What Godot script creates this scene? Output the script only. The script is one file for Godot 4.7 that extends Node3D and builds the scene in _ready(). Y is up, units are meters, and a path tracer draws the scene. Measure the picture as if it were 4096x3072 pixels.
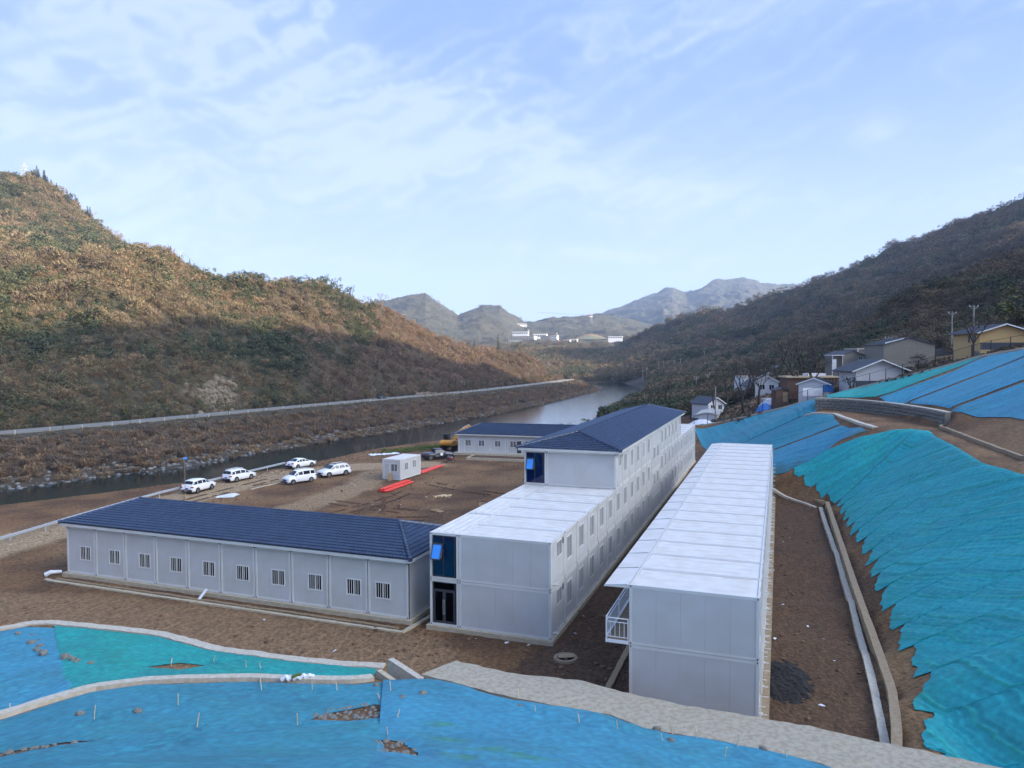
extends Node3D

var rng := RandomNumberGenerator.new()
var used := {}
var M := {}
var mesh_cache := {}

func _ready() -> void:
	# camera
	var cam := Camera3D.new()
	cam.name = "camera"
	cam.position = Vector3(0, 16.97, 0)
	cam.rotation_degrees = Vector3(-2.213, 0, -0.19)
	cam.fov = 55.3
	cam.near = 0.3
	cam.far = 9000.0
	add_child(cam)
	cam.current = true
	# sky and exposure
	var env := Environment.new()
	env.background_mode = Environment.BG_SKY
	env.sky = Sky.new()
	var pan := PanoramaSkyMaterial.new()
	pan.panorama = sky_image()
	env.sky.sky_material = pan
	env.tonemap_mode = Environment.TONE_MAPPER_LINEAR
	env.tonemap_exposure = 2.35
	env.sdfgi_enabled = true
	env.ssao_enabled = true
	env.ssil_enabled = true
	env.fog_enabled = true
	env.fog_density = 0.00013
	env.fog_light_color = Color(0.72, 0.83, 1.0)
	var we := WorldEnvironment.new()
	we.name = "world_environment"
	we.environment = env
	add_child(we)
	# low winter sun, from the right and a little behind
	var sun := DirectionalLight3D.new()
	sun.name = "sun"
	sun.light_color = Color(1.0, 0.91, 0.78)
	sun.light_energy = 1.6
	sun.light_angular_distance = 0.5
	sun.shadow_enabled = true
	add_child(sun)
	sun.look_at_from_position(Vector3.ZERO, -SUN, Vector3.UP)
	rng.seed = 7
	make_materials()
	make_terrain()
	mountain("mountain_range", [Vector3(-870, 131, -1900), Vector3(-482, 136, -1900), Vector3(-306, 157, -1850), Vector3(-261, 168, -1850), Vector3(-217, 175, -1850), Vector3(-180, 148, -1850), Vector3(-136, 118, -1850), Vector3(-75, 149, -1900), Vector3(-30, 144, -1900), Vector3(34, 102, -1900), Vector3(101, 116, -1950), Vector3(180, 122, -1950), Vector3(247, 125, -1950), Vector3(333, 103, -1950), Vector3(466, 76, -1950), Vector3(765, 69, -1950)], 560.0, 700.0, 38.0, Color(0.10, 0.095, 0.062), Color(0.06, 0.072, 0.045), 71)
	mountain("mountain_range", [Vector3(-165, 166, -3300), Vector3(227, 165, -3300), Vector3(396, 209, -3300), Vector3(575, 273, -3300), Vector3(720, 317, -3300), Vector3(788, 295, -3300), Vector3(922, 350, -3300), Vector3(1023, 361, -3300), Vector3(1135, 335, -3300), Vector3(1292, 326, -3300), Vector3(1460, 300, -3300), Vector3(1739, 372, -3300), Vector3(2185, 482, -3300), Vector3(2744, 480, -3300)], 1300.0, 900.0, 30.0, Color(0.095, 0.09, 0.06), Color(0.058, 0.07, 0.045), 75)
	build_all()

const SUN := Vector3(0.88, 0.30, 0.36)

func sky_image() -> ImageTexture:
	var w := 1536
	var h := 768
	var im := Image.create(w, h, false, Image.FORMAT_RGBF)
	var n1 := noise(101, 1.0, 5)
	var n2 := noise(102, 1.0, 4)
	var sd := SUN.normalized()
	# [azimuth, elevation, half length, half width, slant, strength] of cirrus swaths, in radians
	var bands := [[-0.42, 0.36, 0.42, 0.10, -0.30, 0.9], [-0.62, 0.22, 0.30, 0.07, -0.12, 0.95], [-0.10, 0.31, 0.40, 0.055, -0.32, 0.85], [0.12, 0.225, 0.30, 0.02, -0.13, 0.35], [-0.18, 0.255, 0.06, 0.018, -0.2, 0.7], [-0.5, 0.14, 0.22, 0.03, -0.06, 0.6], [0.12, 0.135, 0.16, 0.008, -0.07, 0.75], [0.33, 0.40, 0.35, 0.05, 0.12, 0.5], [0.46, 0.265, 0.022, 0.010, 0.0, 0.7], [0.60, 0.20, 0.07, 0.012, 0.1, 0.6], [0.58, 0.235, 0.03, 0.008, 0.3, 0.4], [0.55, 0.17, 0.12, 0.01, -0.05, 0.35]]
	for y in h:
		var el := PI * 0.5 - (y + 0.5) / h * PI
		for x in w:
			var az := fposmod((x + 0.5) / w + 0.5, 1.0) * TAU - PI
			var d := Vector3(sin(az) * cos(el), sin(el), -cos(az) * cos(el))
			var up := maxf(d.y, 0.0)
			var c := Color(0.345, 0.42, 0.545).lerp(Color(0.142, 0.222, 0.435), clampf(up / 0.36, 0, 1)).lerp(Color(0.15, 0.235, 0.45), clampf((up - 0.34) / 0.66, 0, 1))
			var g := clampf(d.dot(sd), 0, 1)
			c = c + Color(0.95, 0.97, 1.0) * (pow(g, 9.0) * 6.5 + pow(g, 3.0) * 0.34)
			if d.y < 0: c = Color(0.30, 0.29, 0.28)
			elif d.y < 0.999:
				var cl := 0.0
				var wob := n2.get_noise_2d(az * 3.0, el * 6.0)
				var st := 0.5 + 0.5 * n1.get_noise_2d(az * 2.2 + el * 3.0 + wob * 0.6, el * 16.0 - az * 3.5 + wob * 1.5)
				var st2 := 0.5 + 0.5 * n1.get_noise_2d(az * 9.0 + 40.0, el * 34.0 - az * 6.0)
				var wisp := pow(1.0 - absf(n2.get_noise_2d(az * 3.0 + el * 5.0 + 20.0 + wob, el * 26.0 - az * 7.0 + wob * 1.2)), 7.0)
				for b in bands:
					var a: float = az - b[0]
					if absf(a) > 1.2: continue
					var e: float = el - b[1] - a * b[4] + wob * b[3] * 0.9
					var q: float = pow(a / b[2], 2.0) + pow(e / b[3], 2.0)
					if q < 6.0: cl += b[5] * exp(-q) * (0.12 + 0.85 * pow(st, 1.7) + 0.35 * st2 * st + 0.9 * wisp)
				# the same kind of thin cirrus over the rest of the sky
				cl += (clampf(st - 0.5, 0, 1) * 0.7 + 0.25 * wisp * st) * clampf(up * 5.0, 0, 1)
				cl = clampf(cl, 0, 1) * 0.56
				c = c.lerp(Color(0.365, 0.42, 0.525), cl)
			im.set_pixel(x, y, c)
	return ImageTexture.create_from_image(im)

# ---------------------------------------------------------------- mesh builder
class MB:
	var v := PackedVector3Array()
	var n := PackedVector3Array()
	var c := PackedColorArray()
	var uv := PackedVector2Array()
	var col := Color(1, 1, 1)
	var tf := Transform3D.IDENTITY
	func tri(a: Vector3, b: Vector3, d: Vector3) -> void:
		var A := tf * a
		var B := tf * b
		var D := tf * d
		var k := (B - A).cross(D - A).normalized()
		v.push_back(A); v.push_back(D); v.push_back(B)
		for i in 3:
			n.push_back(k); c.push_back(col)
		uv.push_back(Vector2(a.x, a.y)); uv.push_back(Vector2(d.x, d.y)); uv.push_back(Vector2(b.x, b.y))
	func quad(a: Vector3, b: Vector3, d: Vector3, e: Vector3) -> void:
		tri(a, b, d); tri(a, d, e)
	func box(p: Vector3, s: Vector3, bs := Basis.IDENTITY) -> void:
		var h := s * 0.5
		var k: Array[Vector3] = []
		for i in 8:
			k.push_back(p + bs * Vector3(h.x if i & 1 else -h.x, h.y if i & 2 else -h.y, h.z if i & 4 else -h.z))
		quad(k[4], k[5], k[7], k[6]); quad(k[1], k[0], k[2], k[3])
		quad(k[5], k[1], k[3], k[7]); quad(k[0], k[4], k[6], k[2])
		quad(k[6], k[7], k[3], k[2]); quad(k[0], k[1], k[5], k[4])
	func bx(x0: float, x1: float, y0: float, y1: float, z0: float, z1: float) -> void:
		box(Vector3((x0 + x1) / 2, (y0 + y1) / 2, (z0 + z1) / 2), Vector3(absf(x1 - x0), absf(y1 - y0), absf(z1 - z0)))
	func beam(p: Vector3, q: Vector3, w: float, h: float, up := Vector3.UP) -> void:
		var d := q - p
		var L := d.length()
		if L < 1e-5: return
		var z := d / L
		var x := up.cross(z)
		if x.length() < 1e-3: x = Vector3.RIGHT.cross(z)
		x = x.normalized()
		box((p + q) * 0.5, Vector3(w, h, L), Basis(x, z.cross(x), z))
	func ring(p: Vector3, d: Vector3, r: float, k: int) -> PackedVector3Array:
		var x := d.cross(Vector3.UP)
		if x.length() < 1e-3: x = Vector3.RIGHT
		x = x.normalized()
		var y := x.cross(d).normalized()
		var o := PackedVector3Array()
		for i in k:
			var a := TAU * i / k
			o.push_back(p + (x * cos(a) + y * sin(a)) * r)
		return o
	func tube(pts: Array, r0: float, r1: float, k := 6, cap := true) -> void:
		var m := pts.size()
		var rs: Array = []
		for i in m:
			var d: Vector3 = (pts[min(i + 1, m - 1)] - pts[max(i - 1, 0)]).normalized()
			rs.push_back(ring(pts[i], d, lerpf(r0, r1, float(i) / max(1, m - 1)), k))
		for i in m - 1:
			for j in k:
				var a: Vector3 = rs[i][j]
				var b: Vector3 = rs[i][(j + 1) % k]
				quad(b, a, rs[i + 1][j], rs[i + 1][(j + 1) % k])
		if cap:
			for j in range(1, k - 1):
				tri(rs[0][0], rs[0][j], rs[0][j + 1])
				tri(rs[m - 1][0], rs[m - 1][j + 1], rs[m - 1][j])
	func disc(p: Vector3, d: Vector3, r: float, k := 12) -> void:
		var o := ring(p, d, r, k)
		for j in range(1, k - 1): tri(o[0], o[j + 1], o[j])
	func mesh(m: Material) -> ArrayMesh:
		var a := []
		a.resize(Mesh.ARRAY_MAX)
		a[Mesh.ARRAY_VERTEX] = v; a[Mesh.ARRAY_NORMAL] = n; a[Mesh.ARRAY_COLOR] = c; a[Mesh.ARRAY_TEX_UV] = uv
		var o := ArrayMesh.new()
		o.add_surface_from_arrays(Mesh.PRIMITIVE_TRIANGLES, a)
		o.surface_set_material(0, m)
		return o

func grid_mesh(nx: int, nz: int, pos: PackedVector3Array, col: PackedColorArray, m: Material, uvs := PackedVector2Array(), keep := PackedByteArray()) -> ArrayMesh:
	var nor := PackedVector3Array()
	nor.resize(pos.size())
	var idx := PackedInt32Array()
	for j in nz:
		for i in nx:
			var k := j * nx + i
			var a := pos[k + 1] - pos[k - 1] if i > 0 and i < nx - 1 else (pos[k + 1] - pos[k] if i == 0 else pos[k] - pos[k - 1])
			var b := pos[k + nx] - pos[k - nx] if j > 0 and j < nz - 1 else (pos[k + nx] - pos[k] if j == 0 else pos[k] - pos[k - nx])
			var w := b.cross(a).normalized()
			nor[k] = w if w.y >= 0 else -w
	var flip := false
	if nx > 1 and nz > 1:
		var mid := ((nz - 1) / 2) * nx + (nx - 1) / 2
		flip = (pos[mid + nx] - pos[mid]).cross(pos[mid + 1] - pos[mid]).y < 0
	for j in nz - 1:
		for i in nx - 1:
			var k := j * nx + i
			if keep.size() and keep[k] == 0: continue
			if flip:
				idx.append_array([k, k + nx, k + 1, k + 1, k + nx, k + nx + 1])
			else:
				idx.append_array([k, k + 1, k + nx, k + 1, k + nx + 1, k + nx])
	var ar := []
	ar.resize(Mesh.ARRAY_MAX)
	ar[Mesh.ARRAY_VERTEX] = pos; ar[Mesh.ARRAY_NORMAL] = nor; ar[Mesh.ARRAY_INDEX] = idx
	if col.size(): ar[Mesh.ARRAY_COLOR] = col
	if uvs.size(): ar[Mesh.ARRAY_TEX_UV] = uvs
	var o := ArrayMesh.new()
	o.add_surface_from_arrays(Mesh.PRIMITIVE_TRIANGLES, ar)
	o.surface_set_material(0, m)
	return o

# ---------------------------------------------------------------- naming
func numbered(s: String) -> String:
	if not used.has(s):
		used[s] = 0
		return s
	used[s] += 1
	return "%s_%03d" % [s, used[s]]
func tag(o: Node, label: String, category: String, group := "", kind := "") -> Node:
	if label: o.set_meta("label", label)
	if category: o.set_meta("category", category)
	if group: o.set_meta("group", group)
	if kind: o.set_meta("kind", kind)
	return o
func thing(called: String, label: String, category: String, at := Vector3.ZERO, turn := 0.0, group := "") -> Node3D:
	var o := Node3D.new()
	o.name = numbered(called)
	add_child(o)
	o.position = at
	o.rotation.y = turn
	tag(o, label, category, group)
	return o
func part(called: String, mesh: Mesh, parent: Node, at := Vector3.ZERO, turn := 0.0) -> MeshInstance3D:
	var o := MeshInstance3D.new()
	o.name = called
	o.mesh = mesh
	o.cast_shadow = GeometryInstance3D.SHADOW_CASTING_SETTING_ON
	parent.add_child(o, true)
	o.position = at
	o.rotation.y = turn
	return o
func solo(called: String, mesh: Mesh, label: String, category: String, group := "", kind := "", at := Vector3.ZERO, turn := 0.0) -> MeshInstance3D:
	var o := MeshInstance3D.new()
	o.name = numbered(called)
	o.mesh = mesh
	add_child(o)
	o.position = at
	o.rotation.y = turn
	tag(o, label, category, group, kind)
	return o
func struct(called: String, mesh: Mesh, label := "") -> MeshInstance3D:
	return solo(called, mesh, label, "", "", "structure")
func scatter(called: String, mesh: Mesh, xf: Array, cols: Array, label: String, category: String) -> MultiMeshInstance3D:
	var mm := MultiMesh.new()
	mm.transform_format = MultiMesh.TRANSFORM_3D
	mm.use_colors = true
	mm.mesh = mesh
	mm.instance_count = xf.size()
	for i in xf.size():
		mm.set_instance_transform(i, xf[i])
		mm.set_instance_color(i, cols[i])
	var o := MultiMeshInstance3D.new()
	o.multimesh = mm
	o.name = numbered(called)
	add_child(o)
	tag(o, label, category, "", "stuff")
	return o

# ---------------------------------------------------------------- materials
func lin(r: float, g: float, b: float) -> Color:
	return Color(r, g, b).linear_to_srgb()
func mat(called: String, c: Color, rough := 0.8, metal := 0.0) -> StandardMaterial3D:
	var m := StandardMaterial3D.new()
	m.resource_name = called
	m.albedo_color = c
	m.roughness = rough
	m.metallic = metal
	m.cull_mode = BaseMaterial3D.CULL_DISABLED
	M[called] = m
	return m
func noise(seed_: int, freq: float, oct := 4, type := FastNoiseLite.TYPE_SIMPLEX_SMOOTH) -> FastNoiseLite:
	var f := FastNoiseLite.new()
	f.seed = seed_
	f.frequency = freq
	f.noise_type = type
	f.fractal_octaves = oct
	f.fractal_type = FastNoiseLite.FRACTAL_FBM
	return f
# grey mottling around 1.0 (sRGB stored), multiplied into the vertex or base colour
func mottle(size: int, seed_: int, freq: float, lo: float, hi: float, oct := 5, tint := Color(1, 1, 1), specks := 0.0) -> ImageTexture:
	var im := noise(seed_, freq, oct).get_seamless_image(size, size, false, false, 0.15, true)
	im.convert(Image.FORMAT_RGB8)
	var fine := noise(seed_ + 9, 0.3, 2).get_seamless_image(size, size)
	var o := Image.create(size, size, true, Image.FORMAT_RGB8)
	for y in size:
		for x in size:
			var t := im.get_pixel(x, y).r
			var f := fine.get_pixel(x, y).r
			var k := lerpf(lo, hi, clampf(t * 0.75 + f * 0.25, 0, 1))
			if specks > 0 and f > 1.0 - specks: k *= 1.45
			if specks > 0 and f < specks * 0.9: k *= 0.6
			o.set_pixel(x, y, Color(minf(k * lerpf(tint.r, 1, t), 1), minf(k * lerpf(tint.g, 1, t), 1), minf(k * lerpf(tint.b, 1, t), 1)))
	o.generate_mipmaps()
	return ImageTexture.create_from_image(o)
func bumpy(size: int, seed_: int, freq: float, strength: float, oct := 5) -> ImageTexture:
	var im := noise(seed_, freq, oct).get_seamless_image(size, size)
	im.convert(Image.FORMAT_RGBA8)
	im.bump_map_to_normal_map(strength)
	return ImageTexture.create_from_image(im)
func tri_map(m: StandardMaterial3D, s: float, world := true) -> void:
	m.uv1_triplanar = true
	m.uv1_world_triplanar = world
	m.uv1_scale = Vector3(s, s, s)

func make_materials() -> void:
	var soil := mottle(512, 3, 0.02, 0.5, 1.0, 6, Color(1, 0.97, 0.92), 0.22)
	var soil_n := bumpy(512, 5, 0.03, 9.0, 6)
	var m := mat("soil", Color(1, 1, 1), 0.95)
	m.vertex_color_use_as_albedo = true
	m.albedo_texture = soil
	m.normal_enabled = true
	m.normal_texture = soil_n
	m.normal_scale = 1.4
	tri_map(m, 0.22)
	m = mat("hill", Color(1, 1, 1), 1.0)
	m.vertex_color_use_as_albedo = true
	m.albedo_texture = soil
	tri_map(m, 0.03)
	m = mat("leafy", Color(1, 1, 1), 0.9)
	m.vertex_color_use_as_albedo = true
	# nets
	var weave := mottle(512, 21, 0.012, 0.72, 1.0, 5, Color(1, 0.98, 1))
	var weave_n := bumpy(512, 22, 0.02, 5.0, 4)
	for a in [["net_blue", Color(0.045, 0.34, 0.45)], ["net_sky", Color(0.06, 0.37, 0.53)], ["net_teal", Color(0.015, 0.47, 0.50)], ["net_green", Color(0.012, 0.43, 0.40)]]:
		m = mat(a[0], (a[1] as Color).linear_to_srgb(), 0.75)
		m.albedo_texture = weave
		m.vertex_color_use_as_albedo = true
		m.normal_enabled = true
		m.normal_texture = weave_n
		m.normal_scale = 0.15
		tri_map(m, 0.35)
	# concrete
	var conc := mottle(512, 31, 0.018, 0.84, 1.0, 6, Color(1, 0.94, 0.82), 0.04)
	var conc_n := bumpy(512, 33, 0.05, 4.0)
	for a in [["concrete", Color(0.58, 0.53, 0.44), 0.2], ["concrete_pale", Color(0.60, 0.585, 0.55), 0.35], ["concrete_dirty", Color(0.36, 0.29, 0.21), 0.3], ["plaster_grey", Color(0.30, 0.30, 0.29), 0.3], ["asphalt", Color(0.23, 0.24, 0.25), 0.4], ["stone", Color(0.22, 0.23, 0.23), 0.9]]:
		m = mat(a[0], (a[1] as Color).linear_to_srgb(), 0.9)
		m.albedo_texture = conc
		m.normal_enabled = true
		m.normal_texture = conc_n
		m.normal_scale = 0.25
		tri_map(m, a[2])
	# stained cream concrete of the wide wall: splashed soil on pale cement
	var si := Image.create(1024, 1024, true, Image.FORMAT_RGB8)
	var s1 := noise(35, 0.02, 6).get_seamless_image(1024, 1024)
	var s2 := noise(36, 0.11, 4).get_seamless_image(1024, 1024)
	for yy in 1024:
		for xx in 1024:
			var a1 := s1.get_pixel(xx, yy).r
			var a2 := s2.get_pixel(xx, yy).r
			var st := clampf((a1 * 0.75 + a2 * 0.5 - 0.60) * 5.0, 0, 1)
			var cc := Color(0.86, 0.82, 0.73).lerp(Color(0.66, 0.57, 0.45), st * 0.4)
			var gg := 0.86 + 0.28 * (a2 - 0.5)
			si.set_pixel(xx, yy, Color(cc.r * gg, cc.g * gg, cc.b * gg))
	si.generate_mipmaps()
	m = mat("concrete_stained", lin(0.80, 0.80, 0.80), 0.95)
	m.albedo_texture = ImageTexture.create_from_image(si)
	m.normal_enabled = true
	m.normal_texture = conc_n
	m.normal_scale = 0.3
	tri_map(m, 0.14)
	# painted steel and panels
	var dust := mottle(512, 41, 0.006, 0.93, 1.0, 6, Color(1, 0.985, 0.955))
	for a in [["panel", Color(0.57, 0.58, 0.59), 0.55], ["frame", Color(0.70, 0.71, 0.71), 0.45], ["pvc", Color(0.78, 0.79, 0.80), 0.4], ["fascia", Color(0.66, 0.68, 0.69), 0.5]]:
		m = mat(a[0], (a[1] as Color).linear_to_srgb(), a[2])
		m.albedo_texture = dust
		tri_map(m, 0.17)
	m = mat("roof_white", lin(0.74, 0.74, 0.74), 0.5)
	m.albedo_texture = mottle(512, 47, 0.012, 0.90, 1.0, 6, Color(1, 0.97, 0.92), 0.02)
	tri_map(m, 0.12)
	var tile := mottle(512, 51, 0.01, 0.6, 1.0, 5, Color(1, 1, 1), 0.1)
	m = mat("tile", lin(0.05, 0.085, 0.165), 0.34)
	m.albedo_texture = tile
	tri_map(m, 0.25)
	m = mat("tile_grey", lin(0.10, 0.115, 0.15), 0.6)
	m.albedo_texture = tile
	tri_map(m, 0.25)
	m = mat("glass", Color(0.012, 0.018, 0.03, 0.94), 0.05)
	m.transparency = BaseMaterial3D.TRANSPARENCY_ALPHA
	m.metallic_specular = 0.15
	m = mat("glass_blue", Color(0.01, 0.10, 0.28, 0.8), 0.03)
	m.transparency = BaseMaterial3D.TRANSPARENCY_ALPHA
	mat("film_blue", lin(0.05, 0.30, 0.85), 0.25)
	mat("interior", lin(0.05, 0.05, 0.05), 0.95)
	mat("black", lin(0.015, 0.015, 0.017), 0.6)
	mat("dark_frame", lin(0.045, 0.05, 0.06), 0.45)
	mat("steel", lin(0.55, 0.58, 0.60), 0.4, 0.6)
	mat("white_paint", lin(0.78, 0.79, 0.80), 0.3)
	m = mat("car_white", lin(0.80, 0.81, 0.82), 0.25)
	m.clearcoat_enabled = true
	m.clearcoat = 0.8
	m = mat("car_dark", lin(0.012, 0.016, 0.024), 0.25)
	m.clearcoat_enabled = true
	m.clearcoat = 0.8
	mat("car_glass", lin(0.012, 0.016, 0.022), 0.06)
	mat("tyre", lin(0.018, 0.018, 0.018), 0.85)
	mat("rim", lin(0.35, 0.36, 0.37), 0.35, 0.7)
	mat("lamp_red", lin(0.35, 0.01, 0.01), 0.2)
	mat("lamp_clear", lin(0.6, 0.62, 0.65), 0.12)
	mat("plate_blue", lin(0.02, 0.08, 0.5), 0.4)
	mat("pipe_red", lin(0.72, 0.06, 0.035), 0.45)
	mat("wood_pale", lin(0.55, 0.42, 0.26), 0.85)
	mat("bamboo", lin(0.62, 0.52, 0.34), 0.8)
	mat("cardboard", lin(0.42, 0.27, 0.14), 0.9)
	mat("foam", lin(0.72, 0.75, 0.80), 0.7)
	mat("yellow_paint", lin(0.62, 0.27, 0.03), 0.5)
	mat("wall_yellow", lin(0.58, 0.40, 0.18), 0.9)
	mat("wall_white", lin(0.62, 0.62, 0.63), 0.9)
	mat("brick_blue", lin(0.075, 0.09, 0.11), 0.9)
	mat("brick_red", lin(0.15, 0.085, 0.055), 0.9)
	mat("timber", lin(0.36, 0.26, 0.15), 0.9)
	mat("bark", lin(0.065, 0.05, 0.04), 0.95)
	mat("bark_pale", lin(0.20, 0.16, 0.12), 0.95)
	mat("pole", lin(0.34, 0.33, 0.30), 0.9)
	mat("fence_dark", lin(0.02, 0.025, 0.025), 0.6)
	mat("blue_tarp", lin(0.03, 0.18, 0.55), 0.6)
	mat("white_sheet", lin(0.72, 0.74, 0.78), 0.7)
	mat("motor_red", lin(0.30, 0.01, 0.04), 0.3)
	mat("grass_green", lin(0.09, 0.13, 0.03), 0.9)
	m = mat("water", lin(0.012, 0.024, 0.024), 0.07)
	var rip := bumpy(512, 61, 0.03, 3.0, 4)
	m.normal_enabled = true
	m.normal_texture = rip
	m.normal_scale = 0.12
	tri_map(m, 0.05)

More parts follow.
